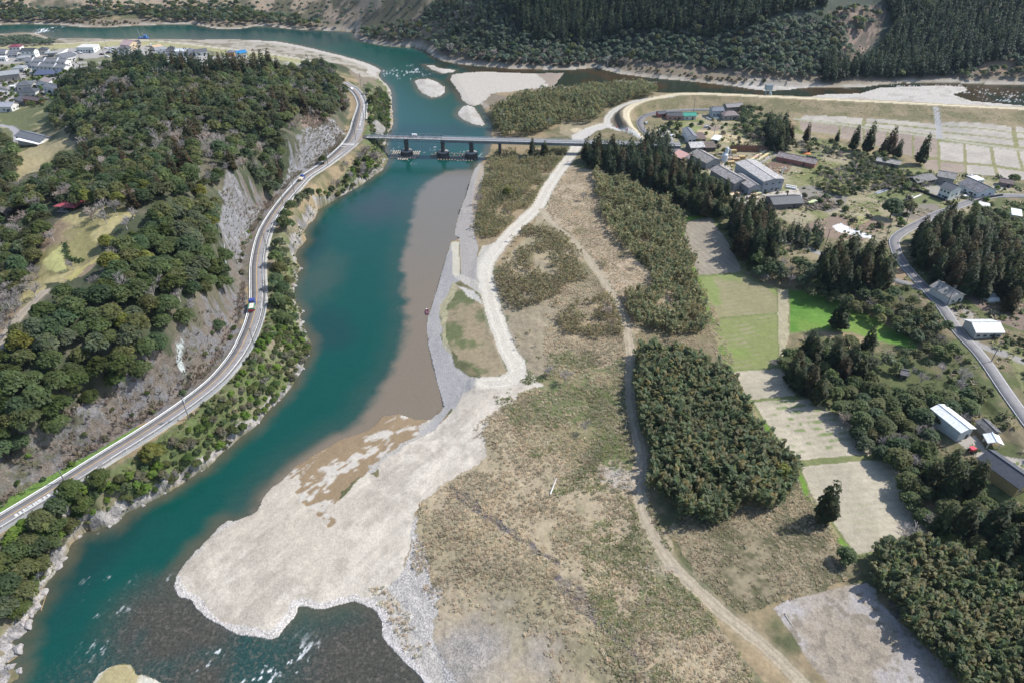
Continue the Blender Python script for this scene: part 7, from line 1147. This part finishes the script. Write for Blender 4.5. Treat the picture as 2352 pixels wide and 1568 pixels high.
for u, v, lab, h in ((1477, 321, "tall utility pole at the lane corner beside the levee ramp", 13), (1592, 261, "utility pole on the grey lot below the levee", 11), (1632, 274, "utility pole at the corner of the blue-grey house", 10), (1639, 314, "slim utility pole in the dry tan field", 9), (1677, 328, "twisted utility pole at the lower edge of the dry field", 9), (1739, 377, "utility pole beside the yellow board rows", 10), (2081, 515, "leaning utility pole on the bank above the country road bend", 10), (2038, 537, "utility pole among bare bushes by the brown plot", 9), (1896, 563, "utility pole beside the short cedar belt", 9), (2175, 701, "utility pole at the corner of the grey roadside shed", 10), (2276, 831, "utility pole throwing a shadow across the country road", 10), (2203, 462, "utility pole before the low mottled farmhouse", 9), (1224, 363, "white-topped utility pole standing in the reeds below the bridge", 12), (1348, 368, "utility pole at the edge of the bridge-end cedars", 10), (41, 138, "utility pole in front of the maroon-roofed house", 11), (84, 138, "utility pole beside the white gable house in the village", 11), (185, 138, "utility pole beside the dark car below the shop", 10), (241, 133, "utility pole at the hilltop end of the shop's car park", 11), (246, 112, "tall utility pole behind the shop near the levee", 12), (20, 227, "utility pole by the lane at the left edge of the village", 10), (40, 239, "utility pole beside the dark lean-to shed", 10), (293, 98, "utility pole on the levee behind the pink warehouse", 10), (131, 132, "sign pole with a blue top beside the shop's car park", 9)): pole(u, v, lab, h, 1 if h < 9.5 else 2)
for k, (a, b) in enumerate(zip(TOP[:-1], TOP[1:])):
    m = MB()
    for off in (-.8, 0, .8):
        pts_ = [a.lerp(b, q / 6) + Vector((off, 0, -1.6 * (1 - (q / 3 - 1) ** 2))) - a for q in range(7)]
        for q in range(6): m.bar(pts_[q], pts_[q + 1], .025, n=3)
    o = m.build("overhead_wires", M_DARK); o.location = a; tag(o, "sagging overhead wires strung between two roadside poles", "overhead wires", "wires along the riverside road")
# ------------------------------------------------------------------ rocks and driftwood
def rock(seed, s):
    g = np.random.default_rng(seed); import bmesh as bmm; b = bmm.new(); bmm.ops.create_icosphere(b, subdivisions=2, radius=1)
    for v in b.verts: k = 1 + .35 * math.sin(v.co.x * 3 + seed) * math.cos(v.co.y * 2.5 + seed * 2) + g.uniform(-.13, .13); v.co = Vector((v.co.x * k * 1.3, v.co.y * k, v.co.z * k * .7))
    me = bpy.data.meshes.new("boulder"); b.to_mesh(me); b.free(); me.materials.append(M_ROCK); return me
M_ROCK = mat_basic("river_rock", (.33, .305, .29), .95, noise=.4, nscale=.9, bump=.5); RK = [rock(i, 1) for i in range(4)]
rb = at(L_BANK[(L_BANK[:, 0] > -20) & (L_BANK[:, 1] > 400)], WZ); rb = resample(rb, 2.4); g = np.random.default_rng(5)
for i, q in enumerate(rb):
    if g.uniform() < .35: continue
    big = q[1] < 125; o = obj("boulder", RK[i % 4]); s = g.uniform(.35, 1.0) * (1.9 if big and g.uniform() < .5 else 1); o.location = (q[0] - g.uniform(-.3, 2.2), q[1] + g.uniform(-1, 1), WZ + .15 * s); o.scale = (s, s, s); o.rotation_euler = (0, 0, g.uniform(0, 6)); tag(o, "grey boulder on the rocky corner where the river leaves the photo" if big else "grey boulder along the waterline of the left bank", "boulder", "boulders in the photo's bottom corner" if big else "boulders along the left bank")
def log(u, v, u2, v2, r, label, c=(.50, .46, .41), group=None): a, b = P1(u, v), P1(u2, v2); m = MB(); m.bar((0, 0, r), tuple(b - a + Vector((0, 0, r * .6))), r, r * .55, 7); m.bar((0, 0, r), tuple(-(b - a).normalized() * .7 + Vector((.3, .3, r * 2))), r * 1.2, r * .5, 6); thing("driftwood_log", m, mc("wood", c), a, label, "driftwood log", 0, group)
log(1264, 1135, 1278, 1098, .30, "long white dead trunk lying alone in the dry meadow", (.60, .57, .53)); log(1436, 985, 1441, 962, .2, "pale pole leaning in green growth beside the dirt track"); log(1805, 1414, 1822, 1440, .14, "thin bleached branch lying by the dirt track's lower end")
for i in range(46):
    u, v = (random.uniform(1385, 1475), random.uniform(1072, 1122)) if i % 3 else (random.uniform(1462, 1482), random.uniform(1040, 1130)); a = random.uniform(-.4, .5); l_ = random.uniform(8, 22); log(u, v, u + l_ * math.cos(a), v - l_ * .5 * math.sin(a), random.uniform(.07, .14), "bleached stick in the driftwood strewn across the dirt track", (.46, .42, .38), "driftwood by the dirt track")
for u, v, u2, v2 in ((95, 1400, 107, 1365), (78, 1450, 85, 1420), (20, 1520, 42, 1505)): log(u, v, u2, v2, .14, "brown pole stranded on the rocks in the bottom corner", (.33, .24, .14), "stranded poles on the rocks")

# ------------------------------------------------------------------ air
zlo = float(Z.min()) - 1.0; hz = MB(); hz.box((0, 775, (zlo + 300) / 2), (5400, 2500, 300 - zlo)); o = hz.build("haze", None); tag(o, "thin blue air between the drone and the far hills", "haze", None, "stuff")
hm = bpy.data.materials.new("air"); hm.use_nodes = True; t = hm.node_tree; t.nodes.remove(t.nodes["Principled BSDF"]); v_ = t.nodes.new("ShaderNodeVolumePrincipled"); v_.inputs["Color"].default_value = (.62, .80, 1, 1); v_.inputs["Density"].default_value = .00004; v_.inputs["Anisotropy"].default_value = .2
t.links.new(v_.outputs[0], t.nodes["Material Output"].inputs["Volume"]); o.data.materials.append(hm)
